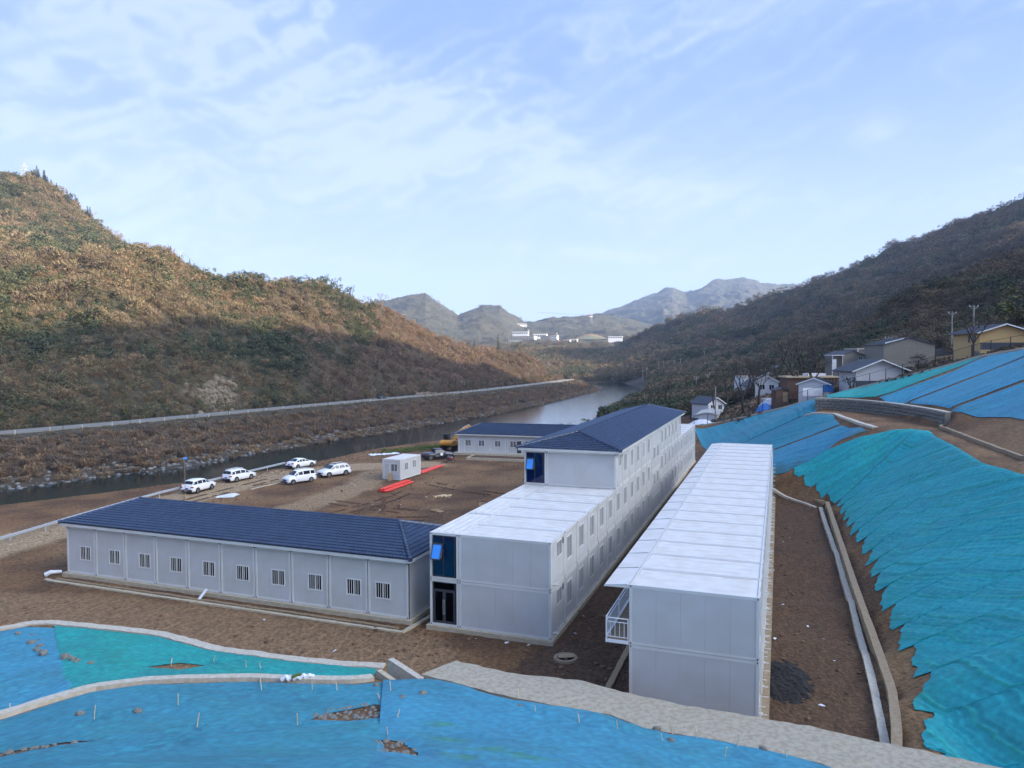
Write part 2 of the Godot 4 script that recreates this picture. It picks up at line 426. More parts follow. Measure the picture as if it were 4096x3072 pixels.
# ---------------------------------------------------------------- terrain
var TIN := PackedFloat32Array([
	-31.8,-44.9,0.05, -30.6,-45.9,0.05, -29.2,-45.9,0.05, -25.9,-45.1,0.05, -23.6,-44.5,0.05, -21.5,-43.9,0.05, -19.4,-42.9,0.05, -17.6,-41.8,0.05, -16.1,-41.2,0.05, -12.4,-40.1,0.05,
	-9,-39.4,0.05, -7,-39.1,0.05, -21.4,-30.1,1.85, -20.5,-31.3,1.85, -19.1,-32.7,1.85, -16.9,-33.4,1.85, -14.2,-33.6,1.85, -12.1,-33.7,1.85, -9.5,-33.4,1.85, -7.2,-33.4,1.85,
	-6.6,-33.7,1.85, -3.3,-33.7,1.9, -0.1,-31.6,1.9, 1.9,-30.9,1.9, 4.1,-30.1,1.9, 5.2,-29.1,1.9, 6.4,-28.6,1.9, 8.1,-28.1,1.9, 9.5,-27.3,1.9, 10.5,-26.9,1.9,
	11.1,-26.6,1.9, 11.9,-26,1.9, -2.7,-35.4,1.8, -2.9,-36,0, 0.1,-33.9,1.8, -0.2,-34.5,0, 3.3,-33.2,1.8, 3,-33.8,0, 5.2,-31.9,1.8, 5,-32.5,0,
	7.6,-30.6,1.8, 7.3,-31.2,0, 10.4,-29.6,1.8, 10.1,-30.2,0, 12.2,-28.9,1.8, 12,-29.5,0, 14.4,-27.6,1.8, 14.2,-28.2,0, 15.5,-27.1,1.8, 15.3,-27.7,0,
	16.8,-26.4,1.8, 16.6,-27,0, 18.7,-25.4,1.8, 18.5,-26,0, -20.4,-22.2,3.7, -15.4,-25.2,3.7, -10.4,-25.8,3.7, -4.9,-25.8,3.7, 1.6,-23.8,3.7, 6.6,-21.2,3.7,
	12.6,-18.7,3.7, -19.6,-18.2,4.9, -14.6,-21.2,4.9, -9.6,-21.8,4.9, -4.1,-21.8,4.9, 2.4,-19.8,4.9, 7.4,-17.2,4.9, 13.4,-14.7,4.9, -40,-7,12, -40,-2,15.2,
	-40,20,17, -30,-7,12, -30,-2,15.2, -30,20,17, -20,-7,12, -20,-2,15.2, -20,20,17, -10,-7,12, -10,-2,15.2, -10,20,17,
	0,-7,12, 0,-2,15.2, 0,20,17, 10,-7,12, 10,-2,15.2, 10,20,17, 20,-7,12, 20,-2,15.2, 20,20,17, 30,-7,12,
	30,-2,15.2, 30,20,17, 40,-7,12, 40,-2,15.2, 40,20,17, -40,-28,2, -45,-38,0.1, -55,-45,0, -45,-18,5, -70,-20,0,
	-36,-42,0.1, -45,-52,0, -38,-62,0, -50,-75,0, -45,-85,0, -35,-75,0, -20,-62,0, -20,-80,0, -10,-70,0, -35,-95,0,
	-25,-95,0, -12,-90,0, -25,-110,0, -15,-105,0, -5,-100,0, -10,-120,0, -20,-125,0, 0,-110,0, 5,-125,0, 0,-140,0,
	10,-150,0, 15,-120,0, 20,-135,0, 5,-80,0, 10,-95,0, -3,-48,0, 0,-42,0, 5,-38,0, 10,-50,0, 18,-75,0,
	25,-100,0, 28,-117,0, 10,-36,0, 13,-33,0, 14.5,-31,0, -12,-44,0, -20,-47,0, -28,-50,0, 20,-110,0, 24,-125,0,
	33.6,-80.1,0, 26.9,-60.8,0, 22.7,-49.1,0, 19.6,-40.9,0, 17.5,-35.5,0, 16,-31.7,0, 35.2,-80.6,0.6, 34.7,-80.6,-0.3, 33.8,-76.5,0.6, 33.2,-76.5,-0.3,
	32.3,-72.5,0.6, 31.8,-72.5,-0.3, 30.8,-68.4,0.6, 30.3,-68.4,-0.3, 29.4,-64.3,0.6, 28.8,-64.3,-0.3, 27.7,-59.7,0.6, 27.1,-59.7,-0.3, 26,-55.1,0.6, 25.5,-55.1,-0.3,
	24.3,-50.5,0.6, 23.8,-50.5,-0.3, 22.7,-45.8,0.6, 22.1,-45.8,-0.3, 21,-41.2,0.6, 20.5,-41.2,-0.3, 18.8,-35,0.6, 18.2,-35,-0.3, 17.1,-31.3,0.6, 16.6,-31.3,-0.3,
	31.6,-90.2,0.6, 29.5,-86,0, 36.2,-80,1.15, 35.1,-77.2,1.15, 34,-74.4,1.15, 32.9,-71.6,1.15, 31.8,-68.8,1.15, 30.7,-66,1.15, 29.7,-63.2,1.15, 28.7,-60.1,1.15,
	27.8,-57.1,1.15, 26.3,-53.5,1.15, 24.8,-50,1.15, 23.1,-45.2,1.15, 22.1,-42,1.15, 20.6,-38.3,1.15, 20.2,-36.1,1.15, 19.1,-33.9,1.15, 18.5,-33.2,1.15, 17.3,-30.4,1.15,
	16.4,-28.4,1.15, 32.3,-91,1.15, 34.2,-89.3,1.15, 34,-83.1,1.15, 31,-96,0.9, 31.5,-106,0.4, 32,-118,0.4, 34,-130,0.6, 30,-28,8.3, 31,-31.3,8.3,
	32,-34.7,8.3, 33,-38,8.3, 33.7,-41.3,8.33, 34.5,-44.6,8.35, 35.2,-48,8.38, 36,-51.3,8.4, 36.7,-54.8,8.4, 37.5,-58.2,8.4, 38.7,-61.3,8.4, 39.9,-64.3,8.4,
	41.1,-67.3,8.4, 42.2,-70.2,8.4, 43.4,-73.1,8.4, 44.5,-76,8.4, 45.6,-78.9,8.4, 46.8,-81.8,8.4, 43.6,-83,8.4, 31.1,-87.3,2.4, 36,-86.7,4.9, 39.8,-84.6,7.1,
	43.3,-107.2,8.4, 46.3,-104.8,8.4, 45.6,-101.4,8.4, 45,-98,8.4, 44.4,-94.6,8.4, 43.6,-90.5,8.4, 42.9,-86.3,8.4, 48.2,-113.5,8.4, 51.6,-111.8,8.4, 53,-106.8,8.4,
	52.8,-102.9,8.4, 52.5,-99,8.4, 51.9,-94.9,8.4, 51.3,-90.8,8.4, 51.1,-85.7,8.4, 49.3,-84,8.4, 48.2,-80.7,8.4, 47.1,-77.5,8.4, 46.1,-74.3,8.4, 45,-71,8.4,
	44,-67.9,8.4, 43,-64.7,8.4, 41.9,-61.5,8.4, 40.9,-58.3,8.4, 38,-45,8.4, 35,-33,8.4, 27,-15,9, 49.2,-114.3,10.4, 52.6,-112.6,10.4, 54,-107.6,10.4,
	53.5,-99.8,10.4, 52.3,-91.6,10.4, 52.1,-86.5,10.4, 49.5,-70.5,10.6, 45.5,-57,10.6, 42,-45,10.6, 38,-30,10.6, 60,-60,16, 62,-45,18.5, 58,-30,19,
	70,-80,19.5, 50,-10,20, 37,-141,3.45, 39.5,-144,3.45, 43.3,-136,5.48, 45.8,-139,5.48, 49.8,-131,7.84, 52.3,-134,7.84, 53.7,-128,9.37, 56.2,-131,9.37,
	58.1,-123,11.35, 60.6,-126,11.35, 62.5,-117,13.4, 65,-120,13.4, 65.3,-112,14.9, 67.8,-115,14.9, 68.5,-107,16.7, 71,-110,16.7, 71.2,-102,17.74, 73.7,-105,17.74,
	41.1,-160,2.22, 49.5,-170,4.19, 53.7,-165,6.8, 60.2,-160,8.73, 66.2,-155,10.55, 71.8,-150,12.78, 79.4,-150,14.29, 89.6,-150,16.81, 93.1,-140,18.46, 94.2,-135,19.31,
	52.5,-210,-0.23, 64,-220,3.44, 78.7,-230,7.5, 94.3,-240,11.15, 96.8,-210,15.41, 105.8,-200,18.84, 116.4,-195,22.07, 126.2,-190,27.06, 131.7,-180,30.15, 73.5,-320,-7.03,
	84.7,-330,1.23, 104.6,-340,7.66, 137.5,-350,14.45, 147.4,-320,22.22, 158.5,-300,32.01, 172.8,-290,39.31, 192.3,-290,47.09, 204.5,-280,52.6, 106.8,-480,-5.87, 139.5,-480,8.77,
	172.2,-480,16.84, 200.5,-470,24.73, 227.5,-460,32.28, 253,-450,42.54, 277,-440,55.28, 314,-430,73.14, 111.8,-640,-0.27, 142.3,-640,8.36, 185.9,-640,21.3, 229.4,-640,32.04,
	264.3,-620,44.06, 327.2,-620,66.97, 377.3,-600,89.48, 442.6,-580,118.05, 117.9,-800,14.59, 150.6,-800,25.37, 199.9,-780,40.9, 246.4,-760,50.44, 290.1,-740,64.45, 345.4,-700,87.7,
	404.2,-680,112.98, 466.4,-640,141.47, 140.5,-1000,24.23, 174.5,-1000,42.82, 204.5,-950,59.15, 235.6,-920,70.17, 279.4,-900,73.43, 300,-880,82.52, 333,-850,91.65, 361.5,-830,108,
	394.3,-800,122.11, 437,-780,140.32, 470.6,-750,153.05, 499,-720,171.6, 546.7,-660,189.31, 193.2,-1110,-20.77, 230.3,-1110,-2.18, 263.9,-1060,14.15, 298.6,-1030,25.17, 347.3,-1010,28.43,
	370.7,-990,37.52, 408.2,-960,46.65, 440.7,-940,63, 478.7,-910,77.11, 527.4,-890,95.32, 567.1,-860,108.05, 601.4,-830,126.6, 661.2,-770,144.31, 400,-430,120, 400,-334,118,
	400,-230,160, 400,-140,186, 400,-58,206, 410,60,216, 430,200,220, 150,-90,30, 140,-20,35, 130,60,40, 120,150,40, 270,-100,105,
	260,0,115, 250,120,115, 260,-220,80, 95,-90,21, 90,-50,22, 85,0,22, 80,80,22, 760,-500,60, 760,-200,120, 760,100,150,
	760,200,150, 760,-1300,30, 600,-1100,30, -40,60,18, 0,100,20, -100,200,20, 50,200,22, -150,60,5, -420,200,60, -150,-10,0,
	-157,-17,-6.6, -161,-21,-8, -140,-16.2,0, -147,-23.2,-6.6, -151,-27.2,-8, -130,-22.5,0, -137,-29.5,-6.6, -141,-33.5,-8, -120,-28.8,0, -127,-35.8,-6.6,
	-131,-39.8,-8, -110,-35,0, -117,-42,-6.6, -121,-46,-8, -101.7,-42.7,0, -108.7,-49.7,-6.6, -112.7,-53.7,-8, -93.3,-50.3,0, -100.3,-57.3,-6.6, -104.3,-61.3,-8,
	-85,-58,0, -92,-65,-6.6, -96,-69,-8, -75.5,-67,0, -82.5,-74,-6.6, -86.5,-78,-8, -66,-76,0, -73,-83,-6.6, -77,-87,-8, -59,-84,0,
	-66,-91,-6.6, -70,-95,-8, -47.5,-95.6,0, -54.5,-102.6,-6.6, -58.5,-106.6,-8, -41,-103,0, -48,-110,-6.6, -52,-114,-8, -31.4,-118,0, -38.4,-125,-6.6,
	-42.4,-129,-8, -26,-133,0, -33,-140,-6.6, -37,-144,-8, -18,-144.5,0, -25,-151.5,-6.6, -29,-155.5,-8, -13.5,-148,0, -20.5,-155,-6.6, -24.5,-159,-8,
	0,-160,0, -7,-167,-6.6, -11,-171,-8, 9,-178,-1.5, 2,-185,-6.6, -2,-189,-8, 15.5,-191.5,-1.5, 8.5,-198.5,-6.6, 4.5,-202.5,-8, 22,-205,-1.5,
	15,-212,-6.6, 11,-216,-8, 26.7,-216.7,-1.5, 19.7,-223.7,-6.6, 15.7,-227.7,-8, 31.3,-228.3,-1.5, 24.3,-235.3,-6.6, 20.3,-239.3,-8, 36,-240,-1.5, 29,-247,-6.6,
	25,-251,-8, 39.5,-251.2,-1.5, 32.5,-258.2,-6.6, 28.5,-262.2,-8, 43,-262.5,-1.5, 36,-269.5,-6.6, 32,-273.5,-8, 46.5,-273.8,-1.5, 39.5,-280.8,-6.6, 35.5,-284.8,-8,
	50,-285,-1.5, 43,-292,-6.6, 39,-296,-8, 53,-297.5,-1.5, 46,-304.5,-6.6, 42,-308.5,-8, 56,-310,-1.5, 49,-317,-6.6, 45,-321,-8, 59,-322.5,-1.5,
	52,-329.5,-6.6, 48,-333.5,-8, 62,-335,-1.5, 55,-342,-6.6, 51,-346,-8, 64.7,-345.8,-1.5, 57.7,-352.8,-6.6, 53.7,-356.8,-8, 67.3,-356.7,-1.5, 60.3,-363.7,-6.6,
	56.3,-367.7,-8, 70,-367.5,-1.5, 63,-374.5,-6.6, 59,-378.5,-8, 72.7,-378.3,-1.5, 65.7,-385.3,-6.6, 61.7,-389.3,-8, 75.3,-389.2,-1.5, 68.3,-396.2,-6.6, 64.3,-400.2,-8,
	78,-400,-1.5, 71,-407,-6.6, 67,-411,-8, 80.3,-411.7,-1.5, 73.3,-418.7,-6.6, 69.3,-422.7,-8, 82.7,-423.3,-1.5, 75.7,-430.3,-6.6, 71.7,-434.3,-8, 85,-435,-1.5,
	78,-442,-6.6, 74,-446,-8, 87.3,-446.7,-1.5, 80.3,-453.7,-6.6, 76.3,-457.7,-8, 89.7,-458.3,-1.5, 82.7,-465.3,-6.6, 78.7,-469.3,-8, 92,-470,-1.5, 85,-477,-6.6,
	81,-481,-8, 93.8,-481.7,-1.5, 86.8,-488.7,-6.6, 82.8,-492.7,-8, 95.7,-493.3,-1.5, 88.7,-500.3,-6.6, 84.7,-504.3,-8, 97.5,-505,-1.5, 90.5,-512,-6.6, 86.5,-516,-8,
	99.3,-516.7,-1.5, 92.3,-523.7,-6.6, 88.3,-527.7,-8, 101.2,-528.3,-1.5, 94.2,-535.3,-6.6, 90.2,-539.3,-8, 103,-540,-1.5, 96,-547,-6.6, 92,-551,-8, 102.4,-552,-1.5,
	95.4,-559,-6.6, 91.4,-563,-8, 101.8,-564,-1.5, 94.8,-571,-6.6, 90.8,-575,-8, 101.2,-576,-1.5, 94.2,-583,-6.6, 90.2,-587,-8, 100.6,-588,-1.5, 93.6,-595,-6.6,
	89.6,-599,-8, 100,-600,-1.5, 93,-607,-6.6, 89,-611,-8, 84,-335,0, 98,-400,0, 112,-470,0, 122,-540,0, -200,-60,-4.6, -196,-57.5,-5.9,
	-191,-54.5,-7.8, -190,-65,-4.6, -186,-62.5,-5.9, -181,-59.5,-7.8, -180,-70,-4.6, -176,-67.5,-5.9, -171,-64.5,-7.8, -170,-75,-4.6, -166,-72.5,-5.9, -161,-69.5,-7.8,
	-160,-80,-4.6, -156,-77.5,-5.9, -151,-74.5,-7.8, -150,-85,-4.6, -146,-82.5,-5.9, -141,-79.5,-7.8, -140,-91.8,-4.6, -136,-89.2,-5.9, -131,-86.2,-7.8, -130,-98.5,-4.6,
	-126,-96,-5.9, -121,-93,-7.8, -120,-105.2,-4.6, -116,-102.8,-5.9, -111,-99.8,-7.8, -110,-112,-4.6, -106,-109.5,-5.9, -101,-106.5,-7.8, -100.7,-121,-4.6, -96.7,-118.5,-5.9,
	-91.7,-115.5,-7.8, -91.4,-130,-4.6, -87.4,-127.5,-5.9, -82.4,-124.5,-7.8, -84.4,-140.7,-4.6, -80.4,-138.2,-5.9, -75.4,-135.2,-7.8, -71.6,-155,-4.6, -67.6,-152.5,-5.9, -62.6,-149.5,-7.8,
	-68,-167.2,-4.6, -64,-164.8,-5.9, -59,-161.8,-7.8, -64.5,-179.5,-4.6, -60.5,-177,-5.9, -55.5,-174,-7.8, -58.9,-190.5,-4.6, -54.9,-188,-5.9, -49.9,-185,-7.8, -53.2,-201.5,-4.6,
	-49.2,-199,-5.9, -44.2,-196,-7.8, -47.6,-212.5,-4.6, -43.6,-210,-5.9, -38.6,-207,-7.8, -42,-223.5,-4.6, -38,-221,-5.9, -33,-218,-7.8, -37.4,-233.6,-4.6, -33.4,-231.1,-5.9,
	-28.4,-228.1,-7.8, -32.8,-243.7,-4.6, -28.8,-241.2,-5.9, -23.8,-238.2,-7.8, -28.2,-253.8,-4.6, -24.2,-251.2,-5.9, -19.2,-248.2,-7.8, -23.6,-263.8,-4.6, -19.6,-261.3,-5.9, -14.6,-258.3,-7.8,
	-19,-273.9,-4.6, -15,-271.4,-5.9, -10,-268.4,-7.8, -14.4,-284,-4.6, -10.4,-281.5,-5.9, -5.4,-278.5,-7.8, -10.6,-294.4,-4.6, -6.6,-291.9,-5.9, -1.6,-288.9,-7.8, -6.8,-304.9,-4.6,
	-2.8,-302.4,-5.9, 2.2,-299.4,-7.8, -3.1,-315.3,-4.6, 0.9,-312.8,-5.9, 5.9,-309.8,-7.8, 0.7,-325.8,-4.6, 4.7,-323.3,-5.9, 9.7,-320.3,-7.8, 4.5,-336.2,-4.6, 8.5,-333.7,-5.9,
	13.5,-330.7,-7.8, 8.3,-346.7,-4.6, 12.3,-344.2,-5.9, 17.3,-341.2,-7.8, 12,-357.1,-4.6, 16,-354.6,-5.9, 21,-351.6,-7.8, 15.8,-367.6,-4.6, 19.8,-365.1,-5.9, 24.8,-362.1,-7.8,
	19.6,-378,-4.6, 23.6,-375.5,-5.9, 28.6,-372.5,-7.8, 22.8,-388.8,-4.6, 26.8,-386.3,-5.9, 31.8,-383.3,-7.8, 26,-399.6,-4.6, 30,-397.1,-5.9, 35,-394.1,-7.8, 29.3,-410.4,-4.6,
	33.3,-407.9,-5.9, 38.3,-404.9,-7.8, 32.5,-421.2,-4.6, 36.5,-418.7,-5.9, 41.5,-415.7,-7.8, 35.7,-432,-4.6, 39.7,-429.5,-5.9, 44.7,-426.5,-7.8, 38.9,-442.8,-4.6, 42.9,-440.3,-5.9,
	47.9,-437.3,-7.8, 42.1,-453.6,-4.6, 46.1,-451.1,-5.9, 51.1,-448.1,-7.8, 45.4,-464.4,-4.6, 49.4,-461.9,-5.9, 54.4,-458.9,-7.8, 48.6,-475.2,-4.6, 52.6,-472.7,-5.9, 57.6,-469.7,-7.8,
	51.8,-486,-4.6, 55.8,-483.5,-5.9, 60.8,-480.5,-7.8, 54.2,-496.8,-4.6, 58.2,-494.3,-5.9, 63.2,-491.3,-7.8, 56.7,-507.6,-4.6, 60.7,-505.1,-5.9, 65.7,-502.1,-7.8, 59.1,-518.4,-4.6,
	63.1,-515.9,-5.9, 68.1,-512.9,-7.8, 61.6,-529.2,-4.6, 65.6,-526.7,-5.9, 70.6,-523.7,-7.8, 64,-540,-4.6, 68,-537.5,-5.9, 73,-534.5,-7.8, -225.5,-92,-0.15, -234,-97.5,0,
	-237,-99.5,1.2, -203,-103.5,-0.15, -211.5,-109,0, -214.5,-111,1.2, -180.5,-115,-0.15, -189,-120.5,0, -192,-122.5,1.2, -140.5,-137,-0.15, -149,-142.5,0, -152,-144.5,1.2,
	-109.4,-159.5,-0.15, -117.9,-165,0, -120.9,-167,1.2, -95,-185,-0.15, -103.5,-190.5,0, -106.5,-192.5,1.2, -76.9,-224,-0.15, -85.4,-229.5,0, -88.4,-231.5,1.2, -62.7,-252,-0.15,
	-71.2,-257.5,0, -74.2,-259.5,1.2, -48.5,-280,-0.15, -57,-285.5,0, -60,-287.5,1.2, -36.7,-302.6,-0.15, -45.2,-308.1,0, -48.2,-310.1,1.2, -25,-325.1,-0.15, -33.5,-330.6,0,
	-36.5,-332.6,1.2, -13.2,-347.7,-0.15, -21.7,-353.2,0, -24.7,-355.2,1.2, -2.8,-375.4,-0.15, -11.3,-380.9,0, -14.3,-382.9,1.2, 7.6,-403.1,-0.15, -0.9,-408.6,0, -3.9,-410.6,1.2,
	18,-430.8,-0.15, 9.5,-436.3,0, 6.5,-438.3,1.2, 28.4,-458.5,-0.15, 19.9,-464,0, 16.9,-466,1.2, 55,-545,-4, 40,-520,0, 37.1,-596.4,-6, 62.4,-605,-6,
	89.7,-608.1,-6, 70,-560,-8, 60,-590,-8, 85,-580,-8, 0.5,-720,2.9, 36.3,-700,0.79, 64.1,-690,-0.25, 96,-700,0.59, 14.6,-820,12.09, 55.2,-800,9.34,
	96.1,-800,7.84, -45.3,-900,21.01, 16.4,-920,22.46, 83.5,-900,18.13, 135.7,-880,14.93, -130.2,-1100,29.64, -17.8,-1100,33.76, 41.4,-1080,33.63, 92.9,-1080,32.35, 154.7,-1050,29.93,
	-286.6,-1300,50.07, -153.8,-1300,41.68, -20.7,-1280,40.43, 110.1,-1280,39.56, 235.2,-1250,37.75, 333.2,-1300,39.17, -256.4,-330,76.16, -221.6,-320,72.12, -200.8,-330,68.21, -177.8,-335,64.95,
	-155.3,-340,59.85, -122.5,-345,56.88, -98.7,-365,56.62, -84.6,-385,50.92, -67,-405,45.07, -50.8,-430,35.81, -22.8,-455,28.3, 8.6,-480,19.83, 24.2,-498,8.86, 30.5,-505,0.11,
	-183.5,-235,32.16, -161.5,-232,30.33, -145.6,-245,30.17, -129,-262,30.11, -111.2,-285,30.2, -89.4,-310,28.09, -64.3,-345,23.37, -39,-385,17.45, -14,-420,11.68, 11.4,-465,6.26,
	-141.2,-180,9.01, -127.3,-182,8.24, -114.2,-203,8.53, -98,-230,8.88, -77.5,-268,9.25, -49.2,-322,8.65, -18.9,-375,7.15, 7.7,-432,4.08, -394.8,-500,170.17, -331.3,-480,138.29,
	-313.7,-490,130.09, -291.4,-505,113.15, -275.8,-520,100.2, -264.8,-540,90.6, -175.3,-450,27.85, -142.5,-455,24.88, -118.7,-475,24.62, -104.6,-495,18.92, -87,-515,13.07, -70.8,-540,3.81,
	-42.8,-565,-3.7, -11.4,-590,-12.17, -454.8,-660,130.17, -391.3,-640,98.29, -373.7,-650,90.09, -351.4,-665,73.15, -335.8,-680,60.2, -324.8,-700,50.6, -311,-400,78.68, -277.1,-400,78.57,
	-249.5,-410,72.56, -228.4,-430,68.94, -420,-60,60, -420,-250,150, -420,-600,80, -420,-1000,30, -200,-800,10, -420,-1300,30, 200,-1300,40, 0,-700,5,
	-420,-30,40])
const NX0 := -78.0
const NZ0 := -172.0
const NC := 0.5
const NNX := 345
const NNZ := 345
const FX0 := -420.0
const FZ0 := -1300.0
const FC := 6.0
const FNX := 197
const FNZ := 251
var hn: PackedFloat32Array
var FAR_ROAD := [Vector2(-300, -60), Vector2(-230, -95), Vector2(-185, -118), Vector2(-145, -140), Vector2(-113.9, -162.5), Vector2(-99.5, -188), Vector2(-81.4, -227), Vector2(-53, -283), Vector2(-17.7, -350.7), Vector2(23.9, -461.5), Vector2(40, -515)]
var mtn := PackedVector3Array()
var hf: PackedFloat32Array

func raster(x0: float, z0: float, cell: float, nx: int, nz: int, pts: PackedVector2Array, ys: PackedFloat32Array, tr: PackedInt32Array) -> PackedFloat32Array:
	var o := PackedFloat32Array()
	o.resize(nx * nz)
	for t in range(0, tr.size(), 3):
		var a := pts[tr[t]]
		var b := pts[tr[t + 1]]
		var c := pts[tr[t + 2]]
		var d := (b.y - c.y) * (a.x - c.x) + (c.x - b.x) * (a.y - c.y)
		if absf(d) < 1e-9: continue
		var i0 := maxi(0, int(ceil((minf(a.x, minf(b.x, c.x)) - x0) / cell)))
		var i1 := mini(nx - 1, int(floor((maxf(a.x, maxf(b.x, c.x)) - x0) / cell)))
		var j0 := maxi(0, int(ceil((minf(a.y, minf(b.y, c.y)) - z0) / cell)))
		var j1 := mini(nz - 1, int(floor((maxf(a.y, maxf(b.y, c.y)) - z0) / cell)))
		var ya := ys[tr[t]]
		var yb := ys[tr[t + 1]]
		var yc := ys[tr[t + 2]]
		for j in range(j0, j1 + 1):
			var z := z0 + j * cell
			for i in range(i0, i1 + 1):
				var x := x0 + i * cell
				var u := ((b.y - c.y) * (x - c.x) + (c.x - b.x) * (z - c.y)) / d
				var w := ((c.y - a.y) * (x - c.x) + (a.x - c.x) * (z - c.y)) / d
				if u < -1e-5 or w < -1e-5 or u + w > 1.00001: continue
				o[j * nx + i] = u * ya + w * yb + (1 - u - w) * yc
	return o
func blur(h: PackedFloat32Array, nx: int, nz: int, times: int) -> PackedFloat32Array:
	for t in times:
		var o := h.duplicate()
		for j in range(1, nz - 1):
			for i in range(1, nx - 1):
				var k := j * nx + i
				o[k] = h[k] * 0.4 + (h[k - 1] + h[k + 1] + h[k - nx] + h[k + nx]) * 0.15
		h = o
	return h
func sample(h: PackedFloat32Array, x0: float, z0: float, cell: float, nx: int, nz: int, x: float, z: float) -> float:
	var fx := clampf((x - x0) / cell, 0, nx - 1.001)
	var fz := clampf((z - z0) / cell, 0, nz - 1.001)
	var i := int(fx)
	var j := int(fz)
	fx -= i; fz -= j
	var k := j * nx + i
	return lerpf(lerpf(h[k], h[k + 1], fx), lerpf(h[k + nx], h[k + nx + 1], fx), fz)
func ground(x: float, z: float) -> float:
	if x > NX0 + 1 and x < NX0 + (NNX - 2) * NC and z > NZ0 + 1 and z < NZ0 + (NNZ - 2) * NC:
		return sample(hn, NX0, NZ0, NC, NNX, NNZ, x, z)
	return sample(hf, FX0, FZ0, FC, FNX, FNZ, x, z)
func seg_dist(p: Vector2, line: Array) -> float:
	var d := 1e9
	for i in line.size() - 1:
		d = minf(d, p.distance_to(Geometry2D.get_closest_point_to_segment(p, line[i], line[i + 1])))
	return d

